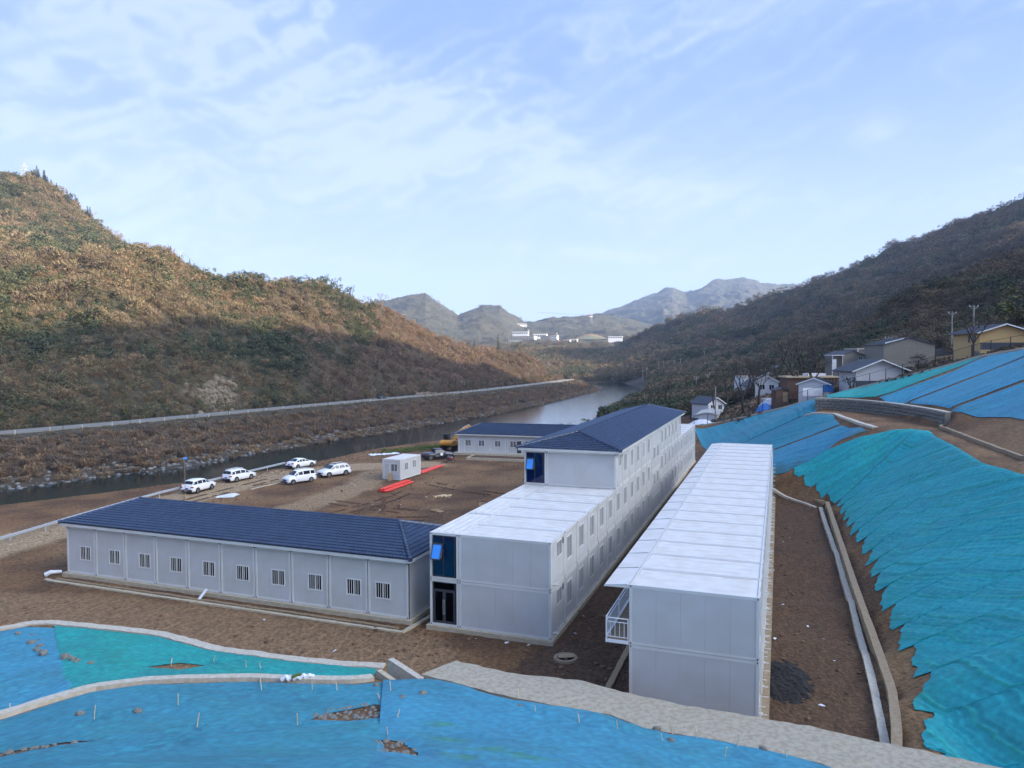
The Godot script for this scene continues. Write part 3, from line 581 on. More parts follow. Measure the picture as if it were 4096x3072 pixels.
func make_terrain() -> void:
	var pts := PackedVector2Array()
	var ys := PackedFloat32Array()
	for i in range(0, TIN.size(), 3):
		pts.push_back(Vector2(TIN[i], TIN[i + 1]))
		ys.push_back(TIN[i + 2])
	var tr := Geometry2D.triangulate_delaunay(pts)
	hn = blur(raster(NX0, NZ0, NC, NNX, NNZ, pts, ys, tr), NNX, NNZ, 2)
	hf = blur(raster(FX0, FZ0, FC, FNX, FNZ, pts, ys, tr), FNX, FNZ, 3)
	var n1 := noise(11, 0.012, 5)
	var n2 := noise(12, 0.16, 4)
	var n3 := noise(13, 0.9, 3)
	var n4 := noise(14, 0.05, 3)
	# ---- wide terrain
	var nr := noise(15, 0.006, 4)
	nr.fractal_type = FastNoiseLite.FRACTAL_RIDGED
	for j in FNZ:
		for i in FNX:
			var x := FX0 + i * FC
			var z := FZ0 + j * FC
			var k := j * FNX + i
			var h := hf[k]
			var amp := clampf((h - 3.0) / 25.0, 0, 1) * clampf((Vector2(x, z).length() - 150.0) / 80.0, 0, 1)
			if amp > 0:
				hf[k] = h + amp * (n1.get_noise_2d(x, z) * 7.0 + (nr.get_noise_2d(x, z) - 0.3) * 9.0 + n4.get_noise_2d(x, z) * 2.5)
	# level bed for the road on the far bank
	for j in FNZ:
		var z := FZ0 + j * FC
		if z < -530 or z > -40: continue
		for i in FNX:
			var x := FX0 + i * FC
			if x > 60: break
			var d := seg_dist(Vector2(x, z), FAR_ROAD)
			if d < 16.0: hf[j * FNX + i] = lerpf(0.0, hf[j * FNX + i], smoothstep(6.5, 16.0, d))
	var pos := PackedVector3Array()
	var col := PackedColorArray()
	for j in FNZ:
		for i in FNX:
			var x := FX0 + i * FC
			var z := FZ0 + j * FC
			var h := hf[j * FNX + i]
			if x > NX0 + 4 and x < NX0 + (NNX - 1) * NC - 4 and z > NZ0 + 4 and z < NZ0 + (NNZ - 1) * NC - 4: h -= 4.0
			pos.push_back(Vector3(x, h, z))
			var t := 0.5 + 0.5 * n4.get_noise_2d(x, z)
			var c := Color(0.105, 0.082, 0.052).lerp(Color(0.075, 0.075, 0.04), t)
			if h < -3.0: c = Color(0.105, 0.078, 0.05)
			# bare rock scars on the far slope
			for s in [[-93.0, -231.0, 6.0, 13.0], [-160.0, -179.0, 12.0, 6.0]]:
				var q := Vector2((x - s[0]) / s[2], (z - s[1]) / s[3]).length() + n2.get_noise_2d(x * 0.5, z * 0.5) * 0.6
				if q < 1.0: c = c.lerp(Color(0.30, 0.25, 0.18), clampf((1.0 - q) * 3.0, 0, 1))
			col.push_back(c)
	struct("terrain", grid_mesh(FNX, FNZ, pos, col, M.hill))
	# ---- building site ground
	var lanes := [[[Vector2(-48, -56), Vector2(-46, -66), Vector2(-40.5, -84), Vector2(-36.5, -97), Vector2(-32, -107), Vector2(-23, -112), Vector2(-14, -114)], 3.1, Color(0.68, 0.50, 0.30)],
		[[Vector2(-26, -76), Vector2(-22.5, -86), Vector2(-20, -96), Vector2(-19.5, -106)], 2.2, Color(0.55, 0.38, 0.215)],
		[[Vector2(-46, -50), Vector2(-30, -49), Vector2(-15, -44.5), Vector2(-6, -41)], 2.6, Color(0.42, 0.265, 0.14)]]
	pos = PackedVector3Array()
	col = PackedColorArray()
	for j in NNZ:
		for i in NNX:
			var x := NX0 + i * NC
			var z := NZ0 + j * NC
			var k := j * NNX + i
			var h := hn[k]
			var flat := 1.0 - clampf((absf(h) - 0.15) / 0.4, 0, 1)
			var p := Vector2(x, z)
			var big := n2.get_noise_2d(x, z)
			var fine := n3.get_noise_2d(x, z)
			var c := Color(0.36, 0.19, 0.078).lerp(Color(0.185, 0.096, 0.042), clampf(0.5 + big * 1.5, 0, 1))
			c = c.lerp(Color(0.48, 0.29, 0.135), clampf(n4.get_noise_2d(x + 70, z) * 1.6 + fine * 0.35, 0, 0.8))
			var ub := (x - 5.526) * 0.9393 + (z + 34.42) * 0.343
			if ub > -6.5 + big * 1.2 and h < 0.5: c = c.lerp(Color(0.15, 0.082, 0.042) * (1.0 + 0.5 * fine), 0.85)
			var rough := 1.0
			if flat > 0:
				for l in lanes:
					var w: float = l[1]
					var d := seg_dist(p, l[0]) + fine * 0.5 + big * 0.8
					if d < w + 0.8:
						var t := clampf((w + 0.8 - d) / 0.9, 0, 1)
						c = c.lerp((l[2] as Color) * (1.0 + 0.25 * fine), t * 0.9)
						rough = minf(rough, 1.0 - 0.75 * t)
			if h < -0.6: rough = 2.2
			var bank := clampf(1.0 - absf(x + 0.62 * z + 104.0) / 60.0, 0, 1)
			hn[k] = h + (fine * 0.05 + big * 0.05) * rough * (0.25 + 0.75 * flat) + maxf(0, big) * 0.35 * (1.0 - flat) * (1.0 if h < 0 else 0.15)
			pos.push_back(Vector3(x, hn[k] - (3.0 if i == 0 or j == 0 or i == NNX - 1 or j == NNZ - 1 else 0.0), z))
			if (x + 91.0) * -0.886 + (z + 130.0) * -0.467 > -6.0: c = Color(0.115, 0.09, 0.055)
			if h < -5.0: c = Color(0.10, 0.09, 0.07)
			col.push_back(c)
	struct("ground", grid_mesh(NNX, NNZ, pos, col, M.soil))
	# ---- river
	var wp := PackedVector3Array()
	for j in 2:
		for i in 2: wp.push_back(Vector3(-420.0 + 620.0 * i, -6.0, -660.0 + 660.0 * j))
	struct("river_water", grid_mesh(2, 2, wp, PackedColorArray(), M.water))

# far mountain ranges: long ridges with a real slope on both sides
func mountain(called: String, ridge: Array, foot: float, back: float, base_y: float, c0: Color, c1: Color, seed_: int) -> void:
	var pos := PackedVector3Array()
	var col := PackedColorArray()
	var nn := noise(seed_, 0.0022, 5)
	nn.fractal_type = FastNoiseLite.FRACTAL_RIDGED
	var nf := noise(seed_ + 1, 0.012, 4)
	var nu := 320
	var nv := 90
	for j in nv:
		var t := float(j) / (nv - 1) * 1.6
		for i in nu:
			var f := float(i) / (nu - 1) * (ridge.size() - 1)
			var k := mini(int(f), ridge.size() - 2)
			var a: Vector3 = ridge[k]
			var b: Vector3 = ridge[k + 1]
			var p := a.lerp(b, smoothstep(0, 1, f - k) * 0.5 + (f - k) * 0.5)
			var d := Vector3(p.x, 0, p.z).normalized()
			var q := p
			if t <= 1.0:
				q = p - d * foot * (1.0 - t)
				q.y = lerpf(base_y, p.y, pow(t, 1.15))
			else:
				q = p + d * back * (t - 1.0) / 0.6
				q.y = lerpf(p.y, base_y, (t - 1.0) / 0.6)
			var up := clampf(1.0 - absf(t - 1.0) * 1.2, 0, 1)
			q.y += (nn.get_noise_2d(q.x, q.z) - 0.15) * 0.24 * (p.y - base_y) * clampf(t * 3.0, 0, 1) * (1.0 - 0.8 * up) + nf.get_noise_2d(q.x, q.z) * 9.0
			pos.push_back(q)
			col.push_back(c0.lerp(c1, clampf(0.5 + nf.get_noise_2d(q.x * 1.3 + 500, q.z * 1.3) * 1.4, 0, 1)))
	mtn.append_array(pos)
	struct(called, grid_mesh(nu, nv, pos, col, M.hill))

func mountain_y(x: float, z: float) -> float:
	var best := 1e12
	var y := 0.0
	for p in mtn:
		var d := (p.x - x) * (p.x - x) + (p.z - z) * (p.z - z)
		if d < best:
			best = d
			y = p.y
	return y

func build_all() -> void:
	build_buildings()
	build_slopes()
	build_site()
	build_vehicles()
	build_village()
	build_vegetation()

# ---------------------------------------------------------------- container buildings
const W := 2.99
const L := 5.9
const H := 2.896

func cached(key: String, maker: Callable) -> Mesh:
	if not mesh_cache.has(key): mesh_cache[key] = maker.call()
	return mesh_cache[key]

# steel frame of a box: x 0..lx, z 0..-lz, y 0..hy
func frame_mesh(lx: float, lz: float, hy: float) -> Mesh:
	return cached("frame%.2f_%.2f_%.2f" % [lx, lz, hy], func():
		var b := MB.new()
		var g := 0.01
		var gz := 0.028
		var p := 0.15
		var y0 := 0.012
		var y1 := hy - 0.012
		for x in [g, lx - g - p]:
			for z in [-gz, -lz + gz + p]: b.bx(x, x + p, y0, y1, z - p, z)
		for y in [[y0, y0 + 0.13], [y1 - 0.15, y1]]:
			for z in [-gz - 0.006, -lz + gz + 0.096]: b.bx(g + p, lx - g - p, y[0], y[1], z - 0.09, z)
			for x in [g + 0.006, lx - g - 0.096]: b.bx(x, x + 0.09, y[0], y[1], -lz + gz + p, -gz - p)
		return b.mesh(M.frame))
func fittings_mesh(lx: float, lz: float, hy: float) -> Mesh:
	return cached("fit%.2f_%.2f_%.2f" % [lx, lz, hy], func():
		var b := MB.new()
		for y in [0.075, hy - 0.085]:
			for x in [0.085, lx - 0.085]: b.box(Vector3(x, y, -0.028), Vector3(0.05, 0.085, 0.012))
			for z in [-0.1, -lz + 0.1]: b.box(Vector3(lx - 0.012, y, z), Vector3(0.012, 0.085, 0.05))
		return b.mesh(M.black))
# flat panel in its own x-y plane, facing +z, chamfered edges
func panel_mesh(w: float, h: float, m: Material) -> Mesh:
	return cached("panel%.3f_%.3f_%s" % [w, h, m.resource_name], func():
		var b := MB.new()
		var c := 0.004
		var f := [Vector3(c, c, 0), Vector3(w - c, c, 0), Vector3(w - c, h - c, 0), Vector3(c, h - c, 0)]
		var k := [Vector3(0, 0, -c), Vector3(w, 0, -c), Vector3(w, h, -c), Vector3(0, h, -c)]
		var r := [Vector3(0, 0, -0.05), Vector3(w, 0, -0.05), Vector3(w, h, -0.05), Vector3(0, h, -0.05)]
		b.quad(f[0], f[1], f[2], f[3])
		b.quad(r[1], r[0], r[3], r[2])
		for i in 4:
			var j := (i + 1) % 4
			b.quad(k[i], k[j], f[j], f[i])
			b.quad(r[i], r[j], k[j], k[i])
		return b.mesh(m))
# wall in a plane facing +z of 'face': panels between x0..x1 and y0..y1, with optional openings [x0,x1,y0,y1]
func wall(face: Node3D, x0: float, x1: float, y0: float, y1: float, cuts: Array, holes: Array, xf: Transform3D) -> void:
	var xs := [x0] + cuts + [x1]
	for i in xs.size() - 1:
		var a: float = xs[i] + 0.002
		var b: float = xs[i + 1] - 0.002
		var bits := [[a, b, y0, y1]]
		for h in holes:
			var nxt := []
			for r in bits:
				if h[1] <= r[0] or h[0] >= r[1] or h[3] <= r[2] or h[2] >= r[3]:
					nxt.append(r)
					continue
				if h[2] > r[2]: nxt.append([r[0], r[1], r[2], h[2]])
				if h[3] < r[3]: nxt.append([r[0], r[1], h[3], r[3]])
				var lo: float = maxf(r[2], h[2])
				var hi: float = minf(r[3], h[3])
				if h[0] > r[0]: nxt.append([r[0], h[0], lo, hi])
				if h[1] < r[1]: nxt.append([h[1], r[1], lo, hi])
			bits = nxt
		for r in bits:
			if r[1] - r[0] < 0.01 or r[3] - r[2] < 0.01: continue
			var o := part("wall_panel", panel_mesh(r[1] - r[0], r[3] - r[2], M.panel), face)
			o.transform = xf * Transform3D(Basis.IDENTITY, Vector3(r[0], r[2], 0))
# window of w x h with its lower left corner at the origin, facing +z
func window_at(face: Node3D, w: float, h: float, xf: Transform3D, bars := 5) -> void:
	var key := "%.2f_%.2f_%d" % [w, h, bars]
	var fr := cached("wf" + key, func():
		var b := MB.new()
		var t := 0.065
		b.bx(0, w, 0, t, -0.06, 0.035); b.bx(0, w, h - t, h, -0.06, 0.035)
		b.bx(0, t, t, h - t, -0.06, 0.035); b.bx(w - t, w, t, h - t, -0.06, 0.035)
		b.bx(w * 0.5 - 0.04, w * 0.5 + 0.04, t, h - t, -0.055, 0.0)
		return b.mesh(M.pvc))
	var gl := cached("wg" + key, func():
		var b := MB.new()
		b.bx(0.06, w - 0.06, 0.06, h - 0.06, -0.043, -0.035)
		return b.mesh(M.glass))
	var br := cached("wb" + key, func():
		var b := MB.new()
		for i in bars:
			var x := 0.065 + (w - 0.13) * (i + 1.0) / (bars + 1.0)
			b.bx(x - 0.016, x + 0.016, 0.06, h - 0.06, 0.006, 0.026)
		return b.mesh(M.pvc))
	part("window_frame", fr, face).transform = xf
	part("window_pane", gl, face).transform = xf
	part("window_bars", br, face).transform = xf
func roof_mesh(lx: float, lz: float, along_x: bool) -> Mesh:
	return cached("roof%.2f_%.2f_%s" % [lx, lz, along_x], func():
		var b := MB.new()
		var y := -0.05
		b.bx(0.12, lx - 0.12, y - 0.03, y, -lz + 0.13, -0.13)
		for k in 3:
			var f := (k + 1.0) / 4.0
			var e := 0.09
			var hgt := 0.035
			if along_x:
				var z := -lz * f
				var m0 := Vector3(0.35, y + 0.001, z)
				var m1 := Vector3(lx - 0.35, y + 0.001, z)
				var d := Vector3(0, 0, e)
				var u := Vector3(0, hgt, 0)
				b.quad(m0 + d, m1 + d, m1 + u - Vector3(0.2, 0, 0), m0 + u + Vector3(0.2, 0, 0))
				b.quad(m1 - d, m0 - d, m0 + u + Vector3(0.2, 0, 0), m1 + u - Vector3(0.2, 0, 0))
				b.tri(m0 - d, m0 + d, m0 + u + Vector3(0.2, 0, 0)); b.tri(m1 + d, m1 - d, m1 + u - Vector3(0.2, 0, 0))
			else:
				var x := lx * f
				var m0 := Vector3(x, y + 0.001, -0.35)
				var m1 := Vector3(x, y + 0.001, -lz + 0.35)
				var d := Vector3(e, 0, 0)
				var u := Vector3(0, hgt, 0)
				b.quad(m0 - d, m1 - d, m1 + u, m0 + u)
				b.quad(m1 + d, m0 + d, m0 + u, m1 + u)
		# shallow folded lips along the gutters
		b.bx(0.12, lx - 0.12, y, y + 0.03, -0.16, -0.13); b.bx(0.12, lx - 0.12, y, y + 0.03, -lz + 0.13, -lz + 0.16)
		return b.mesh(M.roof_white))
const TURN_R := Basis(Vector3(0, 0, -1), Vector3(0, 1, 0), Vector3(1, 0, 0))   # panel facing +x
const TURN_L := Basis(Vector3(0, 0, 1), Vector3(0, 1, 0), Vector3(-1, 0, 0))   # panel facing -x
const TURN_B := Basis(Vector3(-1, 0, 0), Vector3(0, 1, 0), Vector3(0, 0, -1))  # panel facing -z

# one box; win: [offset, width, y, height] on the +x face; front / rear: long walls; roof: white sheet on top
func module(parent: Node3D, at: Vector3, turn: float, hy: float, win: Array, front: bool, rear: bool, left: bool, roof: bool, lz := W) -> Node3D:
	var o := Node3D.new()
	o.name = "container_module"
	parent.add_child(o, true)
	o.position = at
	o.rotation.y = turn
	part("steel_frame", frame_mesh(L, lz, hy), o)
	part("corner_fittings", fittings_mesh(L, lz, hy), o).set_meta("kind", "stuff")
	part("gap_shade_strip", cached("gap_shade%.2f_%.2f" % [lz, hy], func():  # black strips added in the open gaps between boxes, standing in for their shade
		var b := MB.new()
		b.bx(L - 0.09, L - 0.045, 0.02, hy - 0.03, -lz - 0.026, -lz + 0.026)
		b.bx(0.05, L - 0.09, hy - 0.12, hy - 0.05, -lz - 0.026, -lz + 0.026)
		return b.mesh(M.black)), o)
	var holes := []
	for w in win:
		holes.append([w[0], w[0] + w[1], w[2], w[2] + w[3]])
		window_at(o, w[1], w[3], Transform3D(TURN_R, Vector3(L - 0.05, w[2], -w[0])), w[4] if w.size() > 4 else 5)
	var cuts := [lz * 0.34, lz * 0.66]
	if lz > 4.0: cuts = [lz * 0.2, lz * 0.4, lz * 0.6, lz * 0.8]
	wall(o, 0.16, lz - 0.16, 0.14, hy - 0.165, cuts, holes, Transform3D(TURN_R, Vector3(L - 0.045, 0, 0)))
	var five := [1.276, 2.392, 3.508, 4.624]
	if front: wall(o, 0.16, L - 0.16, 0.14, hy - 0.165, five, [], Transform3D(Basis.IDENTITY, Vector3(0, 0, -0.045)))
	if rear: wall(o, -L + 0.16, -0.16, 0.14, hy - 0.165, [-4.624, -3.508, -2.392, -1.276], [], Transform3D(TURN_B, Vector3(0, 0, -lz + 0.045)))
	if left: wall(o, -lz + 0.16, -0.16, 0.14, hy - 0.165, [], [], Transform3D(TURN_L, Vector3(0.045, 0, 0)))
	if roof: part("roof_sheet", roof_mesh(L, lz, true), o, Vector3(0, hy, 0))
	return o

# ---------------------------------------------------------------- moulded tile roofs
func tile_sheet(w: float, prof: Callable, full: float, s0: float) -> MB:
	# in its own plane: x along the eave, y up the slope, z out; prof(s) -> top limit
	var b := MB.new()
	var ds := 0.05
	var ns := int(round(w / ds))
	var pitch := 0.34
	var ts := []
	var t := 0.0
	while t < full - 0.01:
		ts.append([t, 0.07])
		ts.append([minf(t + pitch, full) - 0.004, 0.012])
		t += pitch
	var rows := []
	for q in ts:
		var row := PackedVector3Array()
		for i in ns + 1:
			var s := s0 + i * ds
			var lim: float = prof.call(clampf(s, s0 + 0.001, s0 + w - 0.001))
			var wv := absf(cos(PI * s / 0.25)) * 0.085
			row.push_back(Vector3(s, minf(q[0], lim), (wv + q[1]) if q[0] < lim else 0.03))
		rows.append(row)
	for j in rows.size() - 1:
		for i in ns:
			var a: Vector3 = rows[j][i]
			var d: Vector3 = rows[j + 1][i]
			var e: Vector3 = rows[j + 1][i + 1]
			if d.y - a.y < 1e-4 and e.y - rows[j][i + 1].y < 1e-4: continue
			b.quad(a, rows[j][i + 1], e, d)
	for i in ns: # lip at the eave
		var a: Vector3 = rows[0][i]
		var c: Vector3 = rows[0][i + 1]
		b.quad(Vector3(a.x, a.y, -0.02), Vector3(c.x, c.y, -0.02), c, a)
	return b
# slope: eave from p to q (seen from outside, left to right), in: horizontal run to the ridge, ra / rb: hip runs at both ends
func tile_slope(root: Node3D, p: Vector3, q: Vector3, ridge_y: float, run: float, ra: float, rb: float) -> void:
	var x := (q - p)
	var len := x.length()
	x /= len
	var inward := x.cross(Vector3.UP) * -1.0
	var rise := ridge_y - p.y
	var up := (inward * run + Vector3.UP * rise).normalized()
	var full := sqrt(run * run + rise * rise)
	var xf := Transform3D(Basis(x, up, x.cross(up)), p)
	var prof := func(s: float) -> float:
		var m := full
		if ra > 0.01: m = minf(m, full * s / ra)
		if rb > 0.01: m = minf(m, full * (len - s) / rb)
		return maxf(m, 0.0)
	var n := int(ceil(len / 1.0))
	var shared: Mesh = null
	for i in n:
		var s0 := float(i)
		var w := minf(1.0, len - s0)
		if w < 0.05: continue
		var whole: bool = w > 0.999 and prof.call(s0) >= full - 1e-4 and prof.call(s0 + 1.0) >= full - 1e-4
		var o: MeshInstance3D
		if whole:
			if shared == null:
				var pf := func(_s: float) -> float: return full + 1.0
				shared = tile_sheet(1.0, pf, full, 0.0).mesh(M.tile)
			o = part("tile_sheet", shared, root)
			o.transform = xf * Transform3D(Basis.IDENTITY, Vector3(s0, 0, 0))
		else:
			o = part("tile_sheet", tile_sheet(w, prof, full, s0).mesh(M.tile), root)
			o.transform = xf
func ridge_caps(root: Node3D, p: Vector3, q: Vector3) -> void:
	var b := MB.new()
	var d := q - p
	var n := int(d.length() / 0.36)
	for i in n:
		var a := p + d * (float(i) / n)
		var c := p + d * ((i + 1.0) / n)
		b.tube([a, c], 0.135, 0.105, 8)
	b.tube([p - d.normalized() * 0.12, p + d.normalized() * 0.14], 0.15, 0.15, 8)
	part("ridge_cap", b.mesh(M.tile), root)
func hip_roof(root: Node3D, x0: float, x1: float, z0: float, z1: float, eave: float, ridge: float, ra: float, rb: float, fall := 0.24) -> void:
	# z1 is the front (larger z); the ridge runs along x when the roof is wider than deep
	var zc := (z0 + z1) / 2
	var run := (z1 - z0) / 2
	tile_slope(root, Vector3(x0, eave, z1), Vector3(x1, eave, z1), ridge, run, ra, rb)
	tile_slope(root, Vector3(x1, eave, z0), Vector3(x0, eave, z0), ridge, run, rb, ra)
	tile_slope(root, Vector3(x1, eave, z1), Vector3(x1, eave, z0), ridge, rb, run, run)
	tile_slope(root, Vector3(x0, eave, z0), Vector3(x0, eave, z1), ridge, ra, run, run)
	var A := Vector3(x0 + ra, ridge + 0.05, zc)
	var B := Vector3(x1 - rb, ridge + 0.05, zc)
	ridge_caps(root, A, B)
	for c in [[Vector3(x0, eave + 0.06, z1), A], [Vector3(x0, eave + 0.06, z0), A], [Vector3(x1, eave + 0.06, z1), B], [Vector3(x1, eave + 0.06, z0), B]]: ridge_caps(root, c[0], c[1])
	var b := MB.new()
	var i := 0.03
	b.bx(x0 + i, x1 - i, eave - fall, eave - 0.01, z1 - i - 0.04, z1 - i)
	b.bx(x0 + i, x1 - i, eave - fall, eave - 0.01, z0 + i, z0 + i + 0.04)
	b.bx(x0 + i, x0 + i + 0.04, eave - fall, eave - 0.01, z0 + i + 0.04, z1 - i - 0.04)
	b.bx(x1 - i - 0.04, x1 - i, eave - fall, eave - 0.01, z0 + i + 0.04, z1 - i - 0.04)
	part("fascia", b.mesh(M.fascia), root)
	b = MB.new()
	b.bx(x0 + 0.08, x1 - 0.08, eave - fall + 0.02, eave - fall + 0.05, z0 + 0.08, z1 - 0.08)
	part("soffit", b.mesh(M.fascia), root)

# glazed end of a corridor: glass bay [x0..x1, y0..y1] at z, with a top-hung sash propped open
func glazed_end(root: Node3D, x0: float, x1: float, y0: float, y1: float) -> void:
	var b := MB.new()
	var mid := x0 + (x1 - x0) * 0.48
	var t := 0.05
	for x in [[x0, x0 + t], [mid - t / 2, mid + t / 2], [x1 - t, x1]]: b.bx(x[0], x[1], y0, y1, -0.11, -0.04)
	for y in [y0, y1 - t, y0 + (y1 - y0) * 0.42, y0 + (y1 - y0) * 0.80]: b.bx(x0 + t, (mid - t / 2) if y > y0 + 0.1 and y < y1 - 0.1 else x1 - t, y, y + t, -0.105, -0.045)
	part("glazing_frame", b.mesh(M.dark_frame), root)
	var sy0 := y0 + (y1 - y0) * 0.42
	var sy1 := y0 + (y1 - y0) * 0.80
	for r in [[x0 + t, mid - t / 2, y0 + t, sy0], [x0 + t, mid - t / 2, sy1 + t, y1 - t], [mid + t / 2, x1 - t, y0 + t, y1 - t]]:
		b = MB.new()
		b.bx(r[0], r[1], r[2], r[3], -0.08, -0.072)
		part("glass_pane", b.mesh(M.glass_blue), root)
	# sash
	var bs := Basis(Vector3.RIGHT, -0.42)
	var sw := mid - x0 - t
	var sh := sy1 - sy0
	var hinge := Vector3(x0 + t, sy1, 0.02)
	var s := Node3D.new()
	s.name = "open_sash"
	root.add_child(s, true)
	s.transform = Transform3D(bs, hinge)
	b = MB.new()
	b.bx(0, sw, -0.06, 0, -0.03, 0.03); b.bx(0, sw, -sh, -sh + 0.06, -0.03, 0.03)
	b.bx(0, 0.06, -sh + 0.06, -0.06, -0.03, 0.03); b.bx(sw - 0.06, sw, -sh + 0.06, -0.06, -0.03, 0.03)
	part("sash_frame", b.mesh(M.dark_frame), s)
	b = MB.new()
	b.bx(0.06, sw - 0.06, -sh + 0.06, -0.06, -0.005, 0.012)
	part("protective_film", b.mesh(M.film_blue), s)
	b = MB.new()
	b.beam(hinge + Vector3(sw, -sh * 0.35, 0), hinge + bs * Vector3(sw, -sh * 0.9, -0.02), 0.02, 0.02)
	b.beam(hinge + Vector3(0, -sh * 0.35, 0), hinge + bs * Vector3(0, -sh * 0.9, -0.02), 0.02, 0.02)
	part("stay_arm", b.mesh(M.steel), root)
func double_door(root: Node3D, x0: float, x1: float, y0: float, y1: float) -> void:
	var b := MB.new()
	var t := 0.05
	var ty := y0 + (y1 - y0) * 0.80
	b.bx(x0, x0 + t, y0, y1, -0.11, -0.04); b.bx(x1 - t, x1, y0, y1, -0.11, -0.04)
	b.bx(x0 + t, x1 - t, y1 - t, y1, -0.11, -0.04); b.bx(x0 + t, x1 - t, ty, ty + t, -0.11, -0.04)
	part("door_frame", b.mesh(M.dark_frame), root)
	b = MB.new()
	b.bx(x0 + t, x1 - t, ty + t, y1 - t, -0.08, -0.072)
	part("glass_pane", b.mesh(M.glass), root)
	var xm := (x0 + x1) / 2
	for k in 2:
		var a := x0 + t if k == 0 else xm
		var c := xm if k == 0 else x1 - t
		var leaf := Node3D.new()
		leaf.name = "door_leaf"
		root.add_child(leaf, true)
		b = MB.new()
		var f := 0.10
		b.bx(a + 0.005, a + f, y0, ty, -0.09, -0.05); b.bx(c - f, c - 0.005, y0, ty, -0.09, -0.05)
		b.bx(a + f, c - f, y0, y0 + 0.14, -0.09, -0.05); b.bx(a + f, c - f, ty - f, ty, -0.09, -0.05)
		part("leaf_frame", b.mesh(M.dark_frame), leaf)
		b = MB.new()
		b.bx(a + f, c - f, y0 + 0.14, ty - f, -0.075, -0.067)
		part("glass_pane", b.mesh(M.glass), leaf)
		b = MB.new()
		var hx := c - 0.05 if k == 0 else a + 0.05
		b.tube([Vector3(hx, y0 + 0.55, 0.01), Vector3(hx, y0 + 1.5, 0.01)], 0.014, 0.014, 6)
		b.box(Vector3(hx, y0 + 0.65, -0.02), Vector3(0.02, 0.02, 0.07)); b.box(Vector3(hx, y0 + 1.4, -0.02), Vector3(0.02, 0.02, 0.07))
		part("pull_handle", b.mesh(M.steel), leaf)

func plinth(root: Node3D, x0: float, x1: float, z0: float, z1: float, y0: float, y1: float, m: Material) -> void:
	var b := MB.new()
	b.bx(x0, x1, y0, y1, z0, z1)
	part("plinth", b.mesh(m), root)
func waste_pipes(root: Node3D, x: float, y: float, z: float, dz := -1.0) -> void:
	for a in [[0.0, 0.18, 0.025, 0.34], [0.55 * dz, 0.30, 0.02, 0.26], [0.9 * dz, 0.62, 0.016, 0.42], [0.25 * dz, 0.10, 0.055, 0.16]]:
		var pm := cached("wpipe%.3f" % float(a[2]), func():
			var b := MB.new()
			b.tube([Vector3(-0.05, 0, 0), Vector3(a[3], 0, 0)], a[2], a[2], 7)
			return b.mesh(M.pvc))
		part("waste_pipe", pm, root, Vector3(x, y + a[1], z + a[0]))

func corridor_box(o: Node3D, at: Vector3, cw: float, lz: float, front: bool, roof: bool) -> Node3D:
	var m := Node3D.new()
	m.name = "corridor_module"
	o.add_child(m, true)
	m.position = at
	part("steel_frame", frame_mesh(cw, lz, H), m)
	part("corner_fittings", fittings_mesh(cw, lz, H), m).set_meta("kind", "stuff")
	wall(m, -lz + 0.16, -0.16, 0.14, H - 0.165, [-lz * 0.8, -lz * 0.6, -lz * 0.4, -lz * 0.2], [], Transform3D(TURN_L, Vector3(0.045, 0, 0)))
	if roof: part("roof_sheet", roof_mesh(cw, lz, false), m, Vector3(0, H, 0))
	return m

func building_long() -> void:
	var o := thing("dormitory_building", "long white container block, three storeys under a dark blue hip roof stepping down to two", "building", Vector3(-3.307, 0.3, -44.289), -deg_to_rad(20.06))
	var cw := 1.96
	var room := [[0.54, 1.16, 0.9, 1.53]]
	var bath := [[1.27, 1.17, 1.62, 1.0]]
	for k in 26:
		if k == 13: continue
		for f in 3:
			if f == 2 and (k < 6 or k > 19): continue
			var top: bool = f == 2 or (f == 1 and (k < 6 or k > 19))
			var at := Vector3(0, f * H, -k * W)
			if k == 12:
				var y0: float = [0.0, 1.7, 4.5][f]
				var hh: float = [1.7, 2.8, 4.19][f]
				module(o, Vector3(0, y0, -k * W), 0, hh, [[1.2, 1.3, 1.1, 1.3], [3.5, 1.3, 1.1, 1.3]] if f > 0 else [], false, false, false, false, 2 * W)
				continue
			var firstk: bool = k == 0 or (f == 2 and k == 6)
			var lastk: bool = k == 25 or (f == 2 and k == 19)
			var m := module(o, at, 0, H, bath if firstk or lastk else room, firstk, lastk, false, top and f < 2)
			if firstk or k == 20 or k == 25:
				waste_pipes(m, L, 0.1, -0.5)
			if firstk:
				var b := MB.new()
				b.bx(L - 0.05, L - 0.02, 2.25, 2.6, -2.72, -2.5)
				part("vent_hole", b.mesh(M.black), m)
	for k in 13:
		for f in 3:
			if f == 2 and (k < 3 or k > 9): continue
			var top: bool = f == 1 and (k < 3 or k > 9)
			var m := corridor_box(o, Vector3(-cw, f * H, -k * 2 * W), cw, 2 * W, false, top)
			if k == 0 and f == 0: double_door(m, 0.2, cw - 0.24, 0.16, H - 0.17)
			elif (k == 0 and f == 1) or (k == 3 and f == 2): glazed_end(m, 0.2, cw - 0.24, 0.16, H - 0.17)
	for r in [[0, 26, 0], [0, 26, 1], [6, 20, 2]]:
		var b := MB.new()
		b.bx(-cw + 0.1, L - 0.1, r[2] * H + 0.03, r[2] * H + 0.10, -r[1] * W + 0.1, -r[0] * W - 0.1)
		part("floor_slab", b.mesh(M.interior), o)
	plinth(o, -cw - 0.2, L + 0.12, -26 * W - 0.2, 0.12, -0.75, -0.004, M.concrete)
	# a tap and cable trailing from a ground-floor window
	hip_roof_rot(o, -cw - 0.45, L + 0.45, -20 * W - 0.5, -6 * W + 0.45, 8.95, 10.05, 3.6, 3.0)
